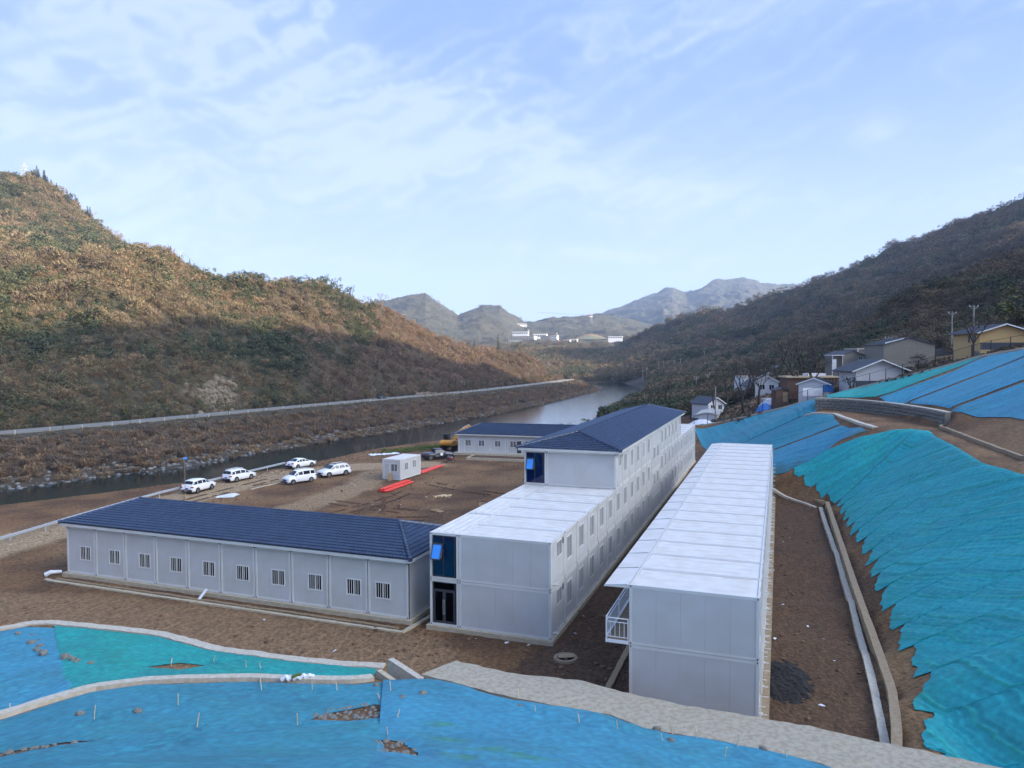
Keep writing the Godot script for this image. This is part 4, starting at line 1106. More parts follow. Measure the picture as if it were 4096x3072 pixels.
# hip roof whose ridge runs along z: built along x on a turned node, all of it still children of the building
func hip_roof_rot(o: Node3D, x0: float, x1: float, z0: float, z1: float, eave: float, ridge: float, rf: float, rb: float) -> void:
	var r := Node3D.new()
	r.name = "hip_roof"
	o.add_child(r, true)
	r.position = Vector3((x0 + x1) / 2, 0, (z0 + z1) / 2)
	r.rotation.y = PI / 2   # its x axis points to -z of the building
	var hx := (z1 - z0) / 2
	var hz := (x1 - x0) / 2
	hip_roof(r, -hx, hx, -hz, hz, eave, ridge, rf, rb)

func building_balcony() -> void:
	var o := thing("dormitory_building", "two-storey white container block with flat white roof, canopy and railed balcony", "building", Vector3(5.526, 0.3, -34.42), -deg_to_rad(20.06))
	var bath := [[0.35, 0.8, 1.5, 0.9, 3], [1.75, 0.8, 1.5, 0.9, 3]]
	for k in 20:
		for f in 2:
			var m := module(o, Vector3(0, f * H, -k * W), 0, H, bath, k == 0, k == 19, true, f == 1)
			waste_pipes(m, L, 0.12, -0.45, -1.0)
			var b := MB.new()
			# white down pipe and hooked cable beside each box
			b.tube([Vector3(L + 0.06, 0.05, -0.25), Vector3(L + 0.06, H - 0.1, -0.25)], 0.03, 0.03, 6)
			part("down_pipe", b.mesh(M.pvc), m)
		# sloping canopy panel over the balcony
		var c := MB.new()
		var z0 := -k * W - 0.02
		var z1 := -(k + 1) * W + 0.02
		var yi := 2 * H - 0.02
		var yo := 2 * H - 0.16
		c.quad(Vector3(-1.21, yo, z0), Vector3(-0.01, yi, z0), Vector3(-0.01, yi, z1), Vector3(-1.21, yo, z1))
		c.quad(Vector3(-0.01, yi - 0.16, z0), Vector3(-1.21, yo - 0.04, z0), Vector3(-1.21, yo - 0.04, z1), Vector3(-0.01, yi - 0.16, z1))
		c.quad(Vector3(-1.21, yo - 0.04, z0), Vector3(-0.01, yi - 0.16, z0), Vector3(-0.01, yi, z0), Vector3(-1.21, yo, z0))
		c.quad(Vector3(-0.01, yi - 0.16, z1), Vector3(-1.21, yo - 0.04, z1), Vector3(-1.21, yo, z1), Vector3(-0.01, yi, z1))
		c.quad(Vector3(-1.21, yo - 0.04, z1), Vector3(-1.21, yo - 0.04, z0), Vector3(-1.21, yo, z0), Vector3(-1.21, yo, z1))
		part("canopy_panel", c.mesh(M.roof_white), o)
		c = MB.new()
		c.tube([Vector3(-0.1, yi + 0.01, z0 + 0.0), Vector3(-1.18, yo + 0.015, z0 - 0.03)], 0.02, 0.02, 6)
		part("canopy_seam", c.mesh(M.steel), o)
		# balcony
		c = MB.new()
		c.bx(-1.09, -0.005, H + 0.02, H + 0.14, z1, z0)
		part("balcony_deck", c.mesh(M.concrete_dirty), o)
		c = MB.new()
		c.bx(-1.14, -1.092, H - 0.02, H + 0.18, z1 - 0.03, z0 + 0.01)
		c.bx(-1.13, -1.08, H + 1.18, H + 1.23, z1, z0); c.bx(-1.125, -1.085, H + 1.0, H + 1.035, z1, z0); c.bx(-1.125, -1.085, H + 0.28, H + 0.315, z1, z0)
		c.bx(-1.13, -1.08, H + 0.18, H + 1.18, z0 - 0.05, z0)
		for i in 14:
			var z := z0 - 0.2 - i * 0.2
			c.bx(-1.115, -1.095, H + 0.315, H + 1.0, z - 0.01, z + 0.01)
		if k == 0:
			c.bx(-1.09, -0.02, H + 0.0, H + 0.16, z0 + 0.0, z0 + 0.04)
			c.bx(-1.09, -0.02, H + 1.18, H + 1.225, z0, z0 + 0.04); c.bx(-1.09, -0.02, H + 1.0, H + 1.03, z0, z0 + 0.035); c.bx(-1.09, -0.02, H + 0.28, H + 0.31, z0, z0 + 0.035)
			for i in 4: c.bx(-0.90 + i * 0.22, -0.878 + i * 0.22, H + 0.31, H + 1.0, z0 + 0.008, z0 + 0.028)
			c.bx(-0.06, -0.02, H + 0.16, H + 1.18, z0, z0 + 0.04)
		part("railing", c.mesh(M.white_paint), o)
	for f in 2:
		var b := MB.new()
		b.bx(0.1, L - 0.1, f * H + 0.03, f * H + 0.10, -20 * W + 0.1, -0.1)
		part("floor_slab", b.mesh(M.interior), o)
	plinth(o, -0.15, L + 0.42, -20 * W - 0.2, 0.15, -0.75, -0.004, M.concrete_dirty)

func building_tiled() -> void:
	var o := thing("site_office", "long single-storey white cabin row under glossy blue tiled hip roof with ten barred windows", "building", Vector3(-34.575, 0.3, -56.31), -deg_to_rad(20.58))
	var hy := 3.62
	for k in 10:
		var off := 1.36 if k < 9 else 0.55
		module(o, Vector3(k * W, 0, -L), -PI / 2, hy, [[off, 1.12, 1.08, 1.1, 5]], k == 0, k == 9, true, false)
	var b := MB.new()
	b.bx(0.1, 10 * W - 0.1, 0.03, 0.1, -7.8, -0.1)
	part("floor_slab", b.mesh(M.interior), o)
	# rear corridor
	for k in 5:
		var m := Node3D.new()
		m.name = "corridor_module"
		o.add_child(m, true)
		m.position = Vector3(k * 2 * W, 0, -L - 1.96)
		m.rotation.y = -PI / 2
		part("steel_frame", frame_mesh(1.96, 2 * W, hy), m)
		wall(m, -2 * W + 0.16, -0.16, 0.14, hy - 0.165, [-4.8, -3.6, -2.4, -1.2], [], Transform3D(TURN_L, Vector3(0.045, 0, 0)))
		if k == 4: wall(m, -1.96 + 0.16, -0.16, 0.14, hy - 0.165, [], [], Transform3D(TURN_B, Vector3(0, 0, -2 * W + 0.045)))
	plinth(o, -0.3, 10 * W + 0.25, -8.1, 0.22, -0.7, -0.004, M.concrete)
	hip_roof(o, -0.25, 10 * W + 0.32, -8.2, 0.34, 3.92, 5.2, 3.65, 3.15, 0.25)

func building_far() -> void:
	# its front runs from (-9.3,-126.2) to the right and nearer
	var a := atan2(126.22 - 122.96, 1.79 + 9.31)
	var o := thing("site_office", "far white cabin row under blue tiled hip roof with dark doorways, beside the excavator", "building", Vector3(-9.4, 0.35, -126.2), -a)
	var hy := 3.0
	for k in 8:
		var win := [[0.85, 1.05, 1.1, 1.1]]
		if k == 0: win = [[1.35, 1.05, 1.1, 1.1]]
		if k == 3: win = [[0.65, 1.05, 1.1, 1.1]]
		if k == 4: win = [[1.6, 1.0, 1.1, 1.1]]
		module(o, Vector3(k * 2.92, 0, -L), -PI / 2, hy, win, k == 0, k == 7, true, false, 2.92)
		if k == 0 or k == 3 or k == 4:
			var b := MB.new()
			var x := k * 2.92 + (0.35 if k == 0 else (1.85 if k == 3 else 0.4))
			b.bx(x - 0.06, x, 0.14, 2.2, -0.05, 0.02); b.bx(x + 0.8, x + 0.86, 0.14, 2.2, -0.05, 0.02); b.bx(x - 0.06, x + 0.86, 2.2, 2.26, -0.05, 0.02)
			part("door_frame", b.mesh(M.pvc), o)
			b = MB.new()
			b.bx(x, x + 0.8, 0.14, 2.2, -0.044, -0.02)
			part("door", b.mesh(M.panel if k == 0 else M.interior), o)  # only the first is a leaf; the others are dark sheets painting doorway shade
	var b := MB.new()
	b.bx(0.1, 8 * 2.92 - 0.1, 0.03, 0.1, -5.8, -0.1)
	part("floor_slab", b.mesh(M.interior), o)
	plinth(o, -0.5, 8 * 2.92 + 0.3, -6.2, 1.0, -0.7, -0.004, M.concrete)
	hip_roof(o, -0.45, 8 * 2.92 + 0.4, -7.0, 0.5, 3.25, 4.75, 3.6, 3.0, 0.25)
	# low concrete terrace in front, filled with soil
	var t := thing("concrete_terrace", "low rectangular concrete kerbed bed of soil before the far cabin row", "terrace", Vector3(-7.5, 0.0, -119.0), -a)
	b = MB.new()
	b.bx(0, 14, -0.2, 0.42, -0.25, 0); b.bx(0, 0.25, -0.2, 0.42, -3.6, -0.25); b.bx(0.25, 14, -0.2, 0.42, -3.6, -3.4)
	part("kerb", b.mesh(M.concrete), t)
	b = MB.new()
	b.col = Color(0.19, 0.10, 0.055)
	b.bx(0.25, 14, -0.2, 0.36, -3.4, -0.25)
	part("soil_fill", b.mesh(M.soil), t)

func cabin_small() -> void:
	var d := Vector2(-13.03 + 15.16, -104.35 + 98.77).normalized()
	# long wall faces right; the short wall with the door faces the camera
	var p := Vector3(-15.16, 0.14, -98.77)
	var turn := atan2(-d.x, -d.y)
	var o := thing("container_cabin", "small white container cabin with a door and barred windows, alone on the dirt yard", "cabin", p, turn)
	# local: x to the right, -z away; cabin occupies x -2.8..0, z 0..-5.9
	part("steel_frame", frame_mesh(2.8, L, 2.8), o, Vector3(-2.8, 0, 0))
	part("corner_fittings", fittings_mesh(2.8, L, 2.8), o, Vector3(-2.8, 0, 0)).set_meta("kind", "stuff")
	part("roof_sheet", roof_mesh(2.8, L, false), o, Vector3(-2.8, 2.8, 0))
	wall(o, -2.64, -0.16, 0.14, 2.635, [-1.6], [[-2.5, -1.7, 0.14, 2.2], [-1.5, -0.45, 1.1, 2.2]], Transform3D(Basis.IDENTITY, Vector3(0, 0, -0.045)))
	window_at(o, 1.05, 1.1, Transform3D(Basis.IDENTITY, Vector3(-1.5, 1.1, -0.05)))
	wall(o, 0.16, L - 0.16, 0.14, 2.635, [1.3, 2.4, 3.5, 4.6], [[1.25, 2.25, 1.15, 2.25], [3.55, 4.55, 1.15, 2.25]], Transform3D(TURN_R, Vector3(-0.045, 0, 0)))
	for x in [1.25, 3.55]: window_at(o, 1.0, 1.1, Transform3D(TURN_R, Vector3(-0.05, 1.15, -x)))
	wall(o, -L + 0.16, -0.16, 0.14, 2.635, [], [], Transform3D(TURN_L, Vector3(-2.755, 0, 0)))
	wall(o, 0.16, 2.64, 0.14, 2.635, [], [], Transform3D(TURN_B, Vector3(0, 0, -L + 0.045)))
	var b := MB.new()
	b.bx(-2.56, -2.5, 0.14, 2.26, -0.06, 0.02); b.bx(-1.7, -1.64, 0.14, 2.26, -0.06, 0.02); b.bx(-2.5, -1.7, 2.2, 2.26, -0.06, 0.02)
	part("door_frame", b.mesh(M.pvc), o)
	b = MB.new()
	b.bx(-2.495, -1.705, 0.14, 2.195, -0.06, -0.03)
	b.box(Vector3(-1.78, 1.15, -0.02), Vector3(0.1, 0.03, 0.03))
	part("door", b.mesh(M.panel), o)
	b = MB.new()
	b.bx(-2.7, -0.1, 0.02, 0.1, -L + 0.1, -0.1)
	part("floor_slab", b.mesh(M.interior), o)
	b = MB.new()
	for z in [-0.2, -3.0, -L + 0.2]: b.bx(-2.75, -0.05, -0.25, -0.003, z - 0.12, z + 0.12)
	part("timber_skids", b.mesh(M.timber), o)
	var c := MB.new()
	c.box(Vector3(-1.45, 0.40, 0.24), Vector3(0.62, 1.0, 0.05), Basis(Vector3.RIGHT, -0.32) * Basis(Vector3(0, 0, 1), 0.12))
	var cb := solo("cardboard_sheet", c.mesh(M.cardboard), "brown cardboard sheet leaning on the small cabin beside its door", "cardboard", "", "", p, turn)

func build_buildings() -> void:
	building_long()
	building_balcony()
	building_tiled()
	building_far()
	cabin_small()

# ---------------------------------------------------------------- nets, walls and site furniture
func poly_at(line: Array, f: float) -> Vector2:
	var tot := 0.0
	for i in line.size() - 1: tot += (line[i] as Vector2).distance_to(line[i + 1])
	var d := clampf(f, 0, 1) * tot
	for i in line.size() - 1:
		var s := (line[i] as Vector2).distance_to(line[i + 1])
		if d <= s or i == line.size() - 2: return (line[i] as Vector2).lerp(line[i + 1], clampf(d / maxf(s, 1e-6), 0, 1))
		d -= s
	return line[-1]
func poly_len(line: Array) -> float:
	var tot := 0.0
	for i in line.size() - 1: tot += (line[i] as Vector2).distance_to(line[i + 1])
	return tot
# sheet of netting laid on the ground between two lines; o: options
func net(label: String, m: Material, A: Array, B: Array, res: float, o := {}) -> void:
	var la := (poly_len(A) + poly_len(B)) / 2
	var lb := (A[0] as Vector2).distance_to(B[0]) * 0.5 + (A[-1] as Vector2).distance_to(B[-1]) * 0.5
	var nx := maxi(4, int(la / res))
	var nz := maxi(4, int(lb / res))
	var sd: int = o.get("seed", 1)
	var nf := noise(200 + sd, 1.0, 3)
	var ng := noise(300 + sd, 1.0, 4)
	var n1 := noise(400 + sd, 1.0, 1)
	var amp: float = o.get("amp", 0.1)
	var fine: float = o.get("fine", 0.035)
	var fs: float = o.get("fs", 0.9)      # folds per metre across
	var ft: float = o.get("ft", 0.09)     # and along
	var jag: float = o.get("jag", 0.0)
	var holes: Array = o.get("holes", [])
	var tucks: Array = o.get("tucks", [])
	var pos := PackedVector3Array()
	var col := PackedColorArray()
	var keep := PackedByteArray()
	var ca := []
	var cb := []
	for i in nx:
		ca.append(poly_at(A, float(i) / (nx - 1)))
		cb.append(poly_at(B, float(i) / (nx - 1)))
	var lift: float = o.get("lift", 0.07)
	for j in nz:
		var t := float(j) / (nz - 1)
		for i in nx:
			var s := float(i) / (nx - 1)
			var a: Vector2 = ca[i]
			var b: Vector2 = cb[i]
			if o.has("hem"):
				var kk := sqrt(1.0 + float(o.skew) * float(o.skew))
				var ph := fposmod(s * la / kk / float(o.hem), 1.0)
				a = a.lerp(b, (0.10 + 0.75 * ph * ph + 0.25 * nf.get_noise_2d(s * la * 0.9, 3.0)) / maxf(1.0, a.distance_to(b)))
			elif jag > 0: a = a.lerp(b, (0.5 + 0.5 * nf.get_noise_2d(s * la * 0.55, 7.0)) * jag / maxf(1.0, a.distance_to(b)) + absf(fmod(s * la * 0.31 + 2.0 * nf.get_noise_2d(s * la * 0.05, 3.0), 1.0) - 0.5) * jag * 0.9 / maxf(1.0, a.distance_to(b)))
			var p := a.lerp(b, t)
			var S := s * la
			var T := t * lb
			var skew: float = o.get("skew", 0.0)
			var w := nf.get_noise_2d(S * 0.05, T * 0.05) * 0.8
			var kn := sqrt(1.0 + skew * skew)
			var cx := (S + T * skew) / kn
			var al := (T - S * skew) / kn
			var r := pow(maxf(0, 1.0 - absf(n1.get_noise_2d(cx * fs + w, al * ft)) * 2.4), 1.5)
			var r2 := maxf(0, 1.0 - absf(n1.get_noise_2d(cx * fs * 1.9 + w + 40.0, al * ft * 1.6 + 9.0)) * 2.6)
			var h := amp * maxf(0, r) * (0.25 + 1.1 * clampf(0.5 + nf.get_noise_2d(cx * 0.22, al * 0.06), 0, 1)) + amp * 0.6 * maxf(0, r2) * maxf(0, r2) + fine * ng.get_noise_2d(cx * 3.6 + w, al * 0.22)
			h += float(o.get("swell", 0.0)) * (0.5 + 0.5 * ng.get_noise_2d(S * 0.28, T * 0.34)) * (0.7 + 0.6 * nf.get_noise_2d(S * 0.9, T * 0.9))
			var hemk := 0.0
			if o.has("hem"):   # doubled hems between the joined widths
				hemk = clampf(1.0 - absf(fposmod(cx / float(o.hem), 1.0) - 0.5) * float(o.hem) * 2.0 / 0.22 + 0.0, 0, 1)
				h += 0.07 * hemk
			for k in tucks:   # pulled down to a stake: creases run towards it
				var q := p - (k as Vector2)
				var dd := q.length()
				if dd < 2.4:
					var cr := maxf(0.0, cos(atan2(q.y, q.x) * 7.0 + dd * 0.6)) * 0.09 * (1.0 - dd / 2.4)
					h = lerpf(h, 0.0, clampf(1.0 - dd / 0.7, 0, 1)) + cr
			var edge := minf(minf(t, 1.0 - t) * lb, minf(s, 1.0 - s) * la)
			h *= clampf(edge / 0.5, 0.15, 1.0)
			var lf := lift
			for hh in holes:
				var hd := 1e9
				for k in hh.size():
					hd = minf(hd, p.distance_to(Geometry2D.get_closest_point_to_segment(p, hh[k], hh[(k + 1) % hh.size()])))
				if hd < 0.7:
					h *= clampf(hd / 0.7, 0.0, 1.0)
					lf = minf(lf, lerpf(0.025, lift, clampf(hd / 0.5, 0, 1)))
			pos.push_back(Vector3(p.x, ground(p.x, p.y) + lf + h, p.y))
			var v := 0.93 + (0.22 if not o.has("swell") else 0.08) * ng.get_noise_2d(cx * 0.9 + 40.0, al * 0.03) + (0.18 * ng.get_noise_2d(S * 0.22, T * 0.22 + 60.0) if o.has("swell") else 0.0) + 0.10 * nf.get_noise_2d(S * 1.2, T * 1.2 + 30.0)
			var c := Color(v * (1.0 + 0.5 * maxf(0, ng.get_noise_2d(S * 0.5, T * 0.5 + 80.0))), v, v * (1.0 - 0.15 * maxf(0, nf.get_noise_2d(S * 0.2, T * 0.2 + 50.0))))
			c = c.lerp(Color(c.r * 0.8, c.g * 1.05, c.b * 0.74), hemk * 0.9)
			if o.has("bands"):   # doubled, paler overlaps
				var bb := absf(fmod(S + T * float(o.bands[1]) + 100.0, float(o.bands[0])) - 0.5 * float(o.bands[0]))
				if bb < 0.16: c = Color(c.r * 2.2, c.g * 1.25, c.b * 1.1)
			for k in o.get("stains", []):
				var sd2 := ((p - (k as Vector2)) * Vector2(0.8, 1.6)).length() + nf.get_noise_2d(S * 1.3, T * 1.3) * 0.7
				c = c.lerp(Color(4.2, 0.9, 0.16), clampf(0.8 - sd2, 0, 1) * 0.7)
			if o.has("smear"):   # soil washed over the hem
				var q2: float = (1.0 - s if o.smear == "end" else (s if o.smear == "start" else t)) * (la if o.smear != "low" else lb)
				var k2 := clampf(1.0 - (q2 + 1.4 * nf.get_noise_2d(S * 0.5, T * 0.5)) / 2.6, 0, 1)
				k2 *= 0.55 + 0.45 * ng.get_noise_2d(S * 1.5, T * 1.5) + 0.2
				c = c.lerp(Color(2.4, 0.32, 0.09), clampf(k2, 0, 0.92))
			col.push_back(c)
			var ok := 1
			for hh in holes:
				if Geometry2D.is_point_in_polygon(p, hh): ok = 0
			keep.push_back(ok)
	solo("netting_sheet", grid_mesh(nx, nz, pos, col, m, PackedVector2Array(), keep), label, "netting", "dust nets pegged over the soil slopes")

func ribbon_mesh(line: Array, w: float, h: float, y: Callable, m: Material, step := 0.6, wob := 0.0, sink := 0.3) -> Mesh:
	var b := MB.new()
	var n := int(maxf(2, poly_len(line) / step))
	var nn := noise(77, 1.3, 2)
	var prev := []
	for i in n + 1:
		var f := float(i) / n
		var p := poly_at(line, f)
		var d := (poly_at(line, minf(f + 0.01, 1)) - poly_at(line, maxf(f - 0.01, 0))).normalized()
		var s := Vector2(-d.y, d.x) * w * 0.5
		var yy: float = y.call(p)
		var j := nn.get_noise_2d(p.x, p.y) * wob
		var k := nn.get_noise_2d(p.x + 30, p.y) * wob
		var cur := [Vector3(p.x - s.x * (1 + j), yy - sink, p.y - s.y * (1 + j)), Vector3(p.x - s.x * (1 + j), yy + h, p.y - s.y * (1 + j)), Vector3(p.x + s.x * (1 + k), yy + h, p.y + s.y * (1 + k)), Vector3(p.x + s.x * (1 + k), yy - sink, p.y + s.y * (1 + k))]
		if i > 0:
			for q in 3: b.quad(prev[q], prev[q + 1], cur[q + 1], cur[q])
		if i == 0: b.quad(cur[3], cur[2], cur[1], cur[0])
		if i == n: b.quad(cur[0], cur[1], cur[2], cur[3])
		prev = cur
	return b.mesh(m)
func V(a: Array) -> Array:
	var o := []
	for i in range(0, a.size(), 2): o.append(Vector2(a[i], a[i + 1]))
	return o
func stone_mesh(i: int) -> Mesh:
	return cached("stone%d" % i, func():
		var r := RandomNumberGenerator.new()
		r.seed = 40 + i
		var b := MB.new()
		var rings := []
		for k in 4:
			var ring := []
			var y := [-0.5, -0.15, 0.25, 0.5][k] as float
			var rad := [0.32, 0.5, 0.46, 0.2][k] as float
			for j in 7:
				var a := TAU * j / 7.0
				var q := rad * r.randf_range(0.75, 1.15)
				ring.append(Vector3(cos(a) * q, y * r.randf_range(0.85, 1.1), sin(a) * q))
			rings.append(ring)
		for k in 3:
			for j in 7: b.quad(rings[k][(j + 1) % 7], rings[k][j], rings[k + 1][j], rings[k + 1][(j + 1) % 7])
		for j in range(1, 6): b.tri(rings[3][0], rings[3][j + 1], rings[3][j])
		return b.mesh(M.stone))
func put_stone(called: String, label: String, p: Vector2, s: float, group := "", m: Material = null) -> void:
	var o := solo(called, stone_mesh(rng.randi() % 5), label, "stone", group)
	o.position = Vector3(p.x, ground(p.x, p.y) + s * 0.22 + 0.06, p.y)
	o.rotation = Vector3(rng.randf_range(-0.2, 0.2), rng.randf() * TAU, 0)
	o.scale = Vector3(s, s * 0.6, s * 0.8)
	if m: o.material_override = m

func build_slopes() -> void:
	# --- bank in front: nets, kerbs, wide concrete strip
	var k1 := V([-40, -39.5, -34.5, -42.6, -31.84, -44.89, -30.64, -45.91, -29.19, -45.94, -25.91, -45.07, -23.61, -44.55, -21.46, -43.93, -19.44, -42.86, -17.63, -41.81, -16.07, -41.24, -12.43, -40.12, -9.04, -39.36, -6.98, -39.11])
	var k2 := V([-26, -25, -22.8, -28.2, -21.42, -30.05, -20.47, -31.27, -19.06, -32.68, -16.89, -33.37, -14.2, -33.62, -12.07, -33.68, -9.49, -33.37, -7.24, -33.35, -6.56, -33.74])
	solo("concrete_kerb", ribbon_mesh(k1, 0.62, 0.06, func(p): return ground(p.x, p.y) + 0.07, M.concrete_pale, 0.5, 0.25), "long pale curved concrete kerb between brown yard and green netting", "kerb")
	solo("concrete_kerb", ribbon_mesh(k2, 0.42, 0.16, func(p): return ground(p.x, p.y) + 0.10, M.concrete_pale, 0.5, 0.1), "pale curved concrete kerb between green netting and the blue netting above it", "kerb")
	net("green netting between the two curved kerbs below the cabin row", M.net_green, V([-28.8, -45.4, -25.9, -44.6, -21.4, -43.4, -17.6, -41.3, -12.4, -39.6, -7.2, -38.3]), V([-20.2, -32.6, -18.5, -33.4, -16.2, -34.0, -13.5, -34.2, -10.0, -34.0, -6.7, -34.3]), 0.12, {"seed": 1, "amp": 0.045, "fine": 0.01, "fs": 1.3, "ft": 0.09, "swell": 0.10, "skew": 3.0, "holes": [PackedVector2Array(V([-18.9, -37.1, -17.5, -37.9, -15.9, -37.5, -16.8, -36.4]))], "tucks": V([-15.8, -38, -17.7, -37.3, -12.8, -36.6])})
	net("blue netting left of a diagonal row of stones, beyond the upper curved kerb", M.net_sky, V([-40, -39, -34.4, -42, -30.6, -45.2, -28.5, -45.0]), V([-25.5, -26.0, -22.6, -29.3, -20.6, -32.0, -19.9, -33.2]), 0.13, {"seed": 2, "amp": 0.04, "fine": 0.008, "fs": 0.9, "ft": 0.09, "swell": 0.10, "skew": 3.0, "lift": 0.04})
	var A3 := V([-25.4, -24.4, -21.0, -29.7, -18.9, -32.2, -16.8, -32.9, -12, -33.2, -9.4, -32.9, -7.2, -32.8, -5.9, -33.0])
	net("upper blue netting sheet below the curved kerb, with a torn gap of rubble", M.net_blue, A3, V([-18.1, -22.8, -14.2, -23.8, -11.3, -23.9, -9.2, -24.3, -7.6, -25.0, -4.5, -25.5]), 0.11, {"seed": 3, "amp": 0.024, "fine": 0.003, "fs": 0.8, "ft": 0.09, "swell": 0.14, "skew": 5.0, "lift": 0.04, "holes": [PackedVector2Array(V([-7.6, -26.7, -7.2, -27.6, -5.5, -28.9, -5.2, -28.2, -5.0, -26.9, -6.1, -26.5])), PackedVector2Array(V([-17.8, -23.8, -15.4, -24.1, -14.2, -24.2, -15.2, -23.2, -16.6, -22.3, -17.8, -22.2]))], "tucks": V([-13.5, -29, -15.8, -27.1, -11.2, -25.4, -7.7, -25.7, -5.4, -29.5, -10.9, -31.3, -8.8, -31.6])})
	net("lower blue netting sheet, overlapping the torn sheet beside the seam of stakes", M.net_blue, V([-18.2, -23.2, -14.2, -24.0, -11.2, -24.2, -9.4, -24.7, -7.7, -25.4, -4.5, -26.0]), V([-16, -14, -12, -14, -8, -14, -6, -14, -4, -14, -2.8, -14]), 0.10, {"seed": 4, "amp": 0.03, "fine": 0.003, "fs": 0.7, "ft": 0.09, "swell": 0.16, "skew": -6.0, "jag": 0.25, "lift": 0.10, "holes": [PackedVector2Array(V([-4.5, -23.7, -3.9, -23.5, -3.0, -22.0, -3.6, -21.2, -4.0, -22.2])), PackedVector2Array(V([-17.6, -23.6, -15.4, -23.9, -14.3, -24.05, -15.2, -23.2, -16.6, -22.5, -17.6, -22.4]))], "tucks": V([-4.3, -26.4, -4.2, -24.2, -10.6, -23.0])})
	net("broad blue netting sheet below the wide concrete strip, with yellow-green stains", M.net_sky, V([-6.0, -33.35, -3.9, -33.3, -0.05, -31.35, 1.94, -30.7, 4.12, -29.9, 5.19, -28.9, 6.4, -28.4, 8.08, -27.8, 9.54, -27.1, 10.46, -26.7, 11.86, -25.8, 16, -23.5]), V([-2.9, -14, 0, -14, 2, -14, 4, -14, 5.5, -14, 7, -14, 9, -14, 11, -14]), 0.11, {"seed": 5, "amp": 0.02, "fine": 0.003, "fs": 0.7, "ft": 0.1, "swell": 0.13, "skew": 3.0, "stains": V([-2.2, -24.0, -0.6, -23.0, 0.5, -22.4, -1.4, -21.6, -2.6, -26.0]), "jag": 0.4, "lift": 0.13, "holes": [PackedVector2Array(V([-4.5, -23.9, -3.7, -23.6, -2.9, -22.0, -3.4, -21.2, -4.0, -22.2]))], "tucks": V([0.9, -28.9, 4, -27.6, 2.6, -27.9, 8.4, -27])})
	# wide strip
	var sf := V([-2.79, -35.67, -0.05, -34.19, 3.17, -33.42, 5.11, -32.11, 7.5, -30.9, 10.28, -29.87, 12.13, -29.1, 14.3, -27.84, 15.45, -27.33, 16.72, -26.67, 18.6, -25.68, 26, -21])
	var sn := V([-4.3, -33.9, -0.05, -31.5, 1.94, -30.7, 4.12, -29.9, 5.19, -28.85, 6.4, -28.4, 8.08, -27.8, 9.54, -27.0, 10.46, -26.6, 11.08, -26.3, 13.5, -24.4, 19, -20])
	var b := MB.new()
	var n := 80
	var nn := noise(88, 0.9, 3)
	var pr := []
	for i in n + 1:
		var f := float(i) / n
		var p := poly_at(sf, f)
		var q := poly_at(sn, f)
		p += (p - q).normalized() * nn.get_noise_1d(f * 90.0) * 0.12
		var cur := [Vector3(p.x, -0.4, p.y), Vector3(p.x, 1.93 + nn.get_noise_2d(p.x, p.y) * 0.04, p.y)]
		for k in 3:
			var m := p.lerp(q, (k + 1) / 3.0)
			cur.append(Vector3(m.x, 2.0 + 0.02 * k + nn.get_noise_2d(m.x * 1.5, m.y * 1.5) * 0.05, m.y))
		cur.append(Vector3(q.x, 1.4, q.y))
		if i > 0:
			for k in 5: b.quad(cur[k], cur[k + 1], pr[k + 1], pr[k])
		pr = cur
		if i == 0: b.quad(cur[0], cur[1], cur[4], cur[5])
	solo("retaining_wall", b.mesh(M.concrete_stained), "wide weathered concrete wall top running along the foot of blue netting", "wall")
	var dt := thing("drain_inlet", "broken concrete drain walls where the curved kerbs meet the wide wall", "drain", Vector3(-5.4, 0, -34.4), -0.9)
	b = MB.new()
	b.bx(-1.6, 1.3, 0.2, 1.95, -0.55, -0.25)
	part("drain_wall", b.mesh(M.concrete_pale), dt)
	b = MB.new()
	b.bx(-1.2, 1.1, 0.2, 1.75, 0.35, 0.6)
	part("drain_wall", b.mesh(M.concrete), dt)
	# --- cut slope on the right
	var toe := V([15.2, -26.2, 16.25, -28.36, 17.09, -30.38, 18.31, -33.16, 18.86, -33.88, 20.0, -36.08, 20.45, -38.28, 21.87, -42.01, 22.92, -45.21, 24.65, -49.95, 27.6, -57.12, 29.46, -63.16, 32.4, -71.6, 35.2, -79.6])
	var crest := V([26, -21, 30, -28, 33, -38, 35.5, -47, 36.4, -53, 37.5, -58.24, 39.4, -63, 41.12, -67.35, 44, -75, 46.4, -81.4])
	net("great teal netting sheet in long downhill folds over the cut slope", M.net_teal, toe, crest, 0.10, {"seed": 6, "amp": 0.075, "fine": 0.03, "fs": 2.1, "ft": 0.03, "skew": 1.6, "hem": 1.9})
	net("teal netting wing turning round the corner of the slope behind the balcony block", M.net_teal, V([35.25, -79.7, 34.2, -83, 33.6, -84.5, 32.6, -88.2]), V([46.4, -81.45, 44.6, -82.9, 42.0, -84.0, 37.05, -86.85]), 0.11, {"seed": 16, "amp": 0.075, "fine": 0.03, "fs": 2.1, "ft": 0.03, "skew": 0.6, "hem": 1.9})
	net("near blue netting panel of the lower slope, muddy along its bare edge", M.net_sky, V([32.2, -94, 32.5, -100, 32.8, -106]), V([41.9, -86.2, 42.9, -90.5, 43.2, -96.2]), 0.22, {"seed": 7, "amp": 0.09, "fine": 0.03, "fs": 1.8, "ft": 0.02, "smear": "start"})
	net("middle blue netting panel of the lower slope, below the white bench kerb", M.net_blue, V([32.9, -106.6, 33, -112, 33, -117.2]), V([43.5, -96.9, 45.4, -103.6, 42.9, -106.9]), 0.22, {"seed": 8, "amp": 0.09, "fine": 0.03, "fs": 1.8, "ft": 0.02})
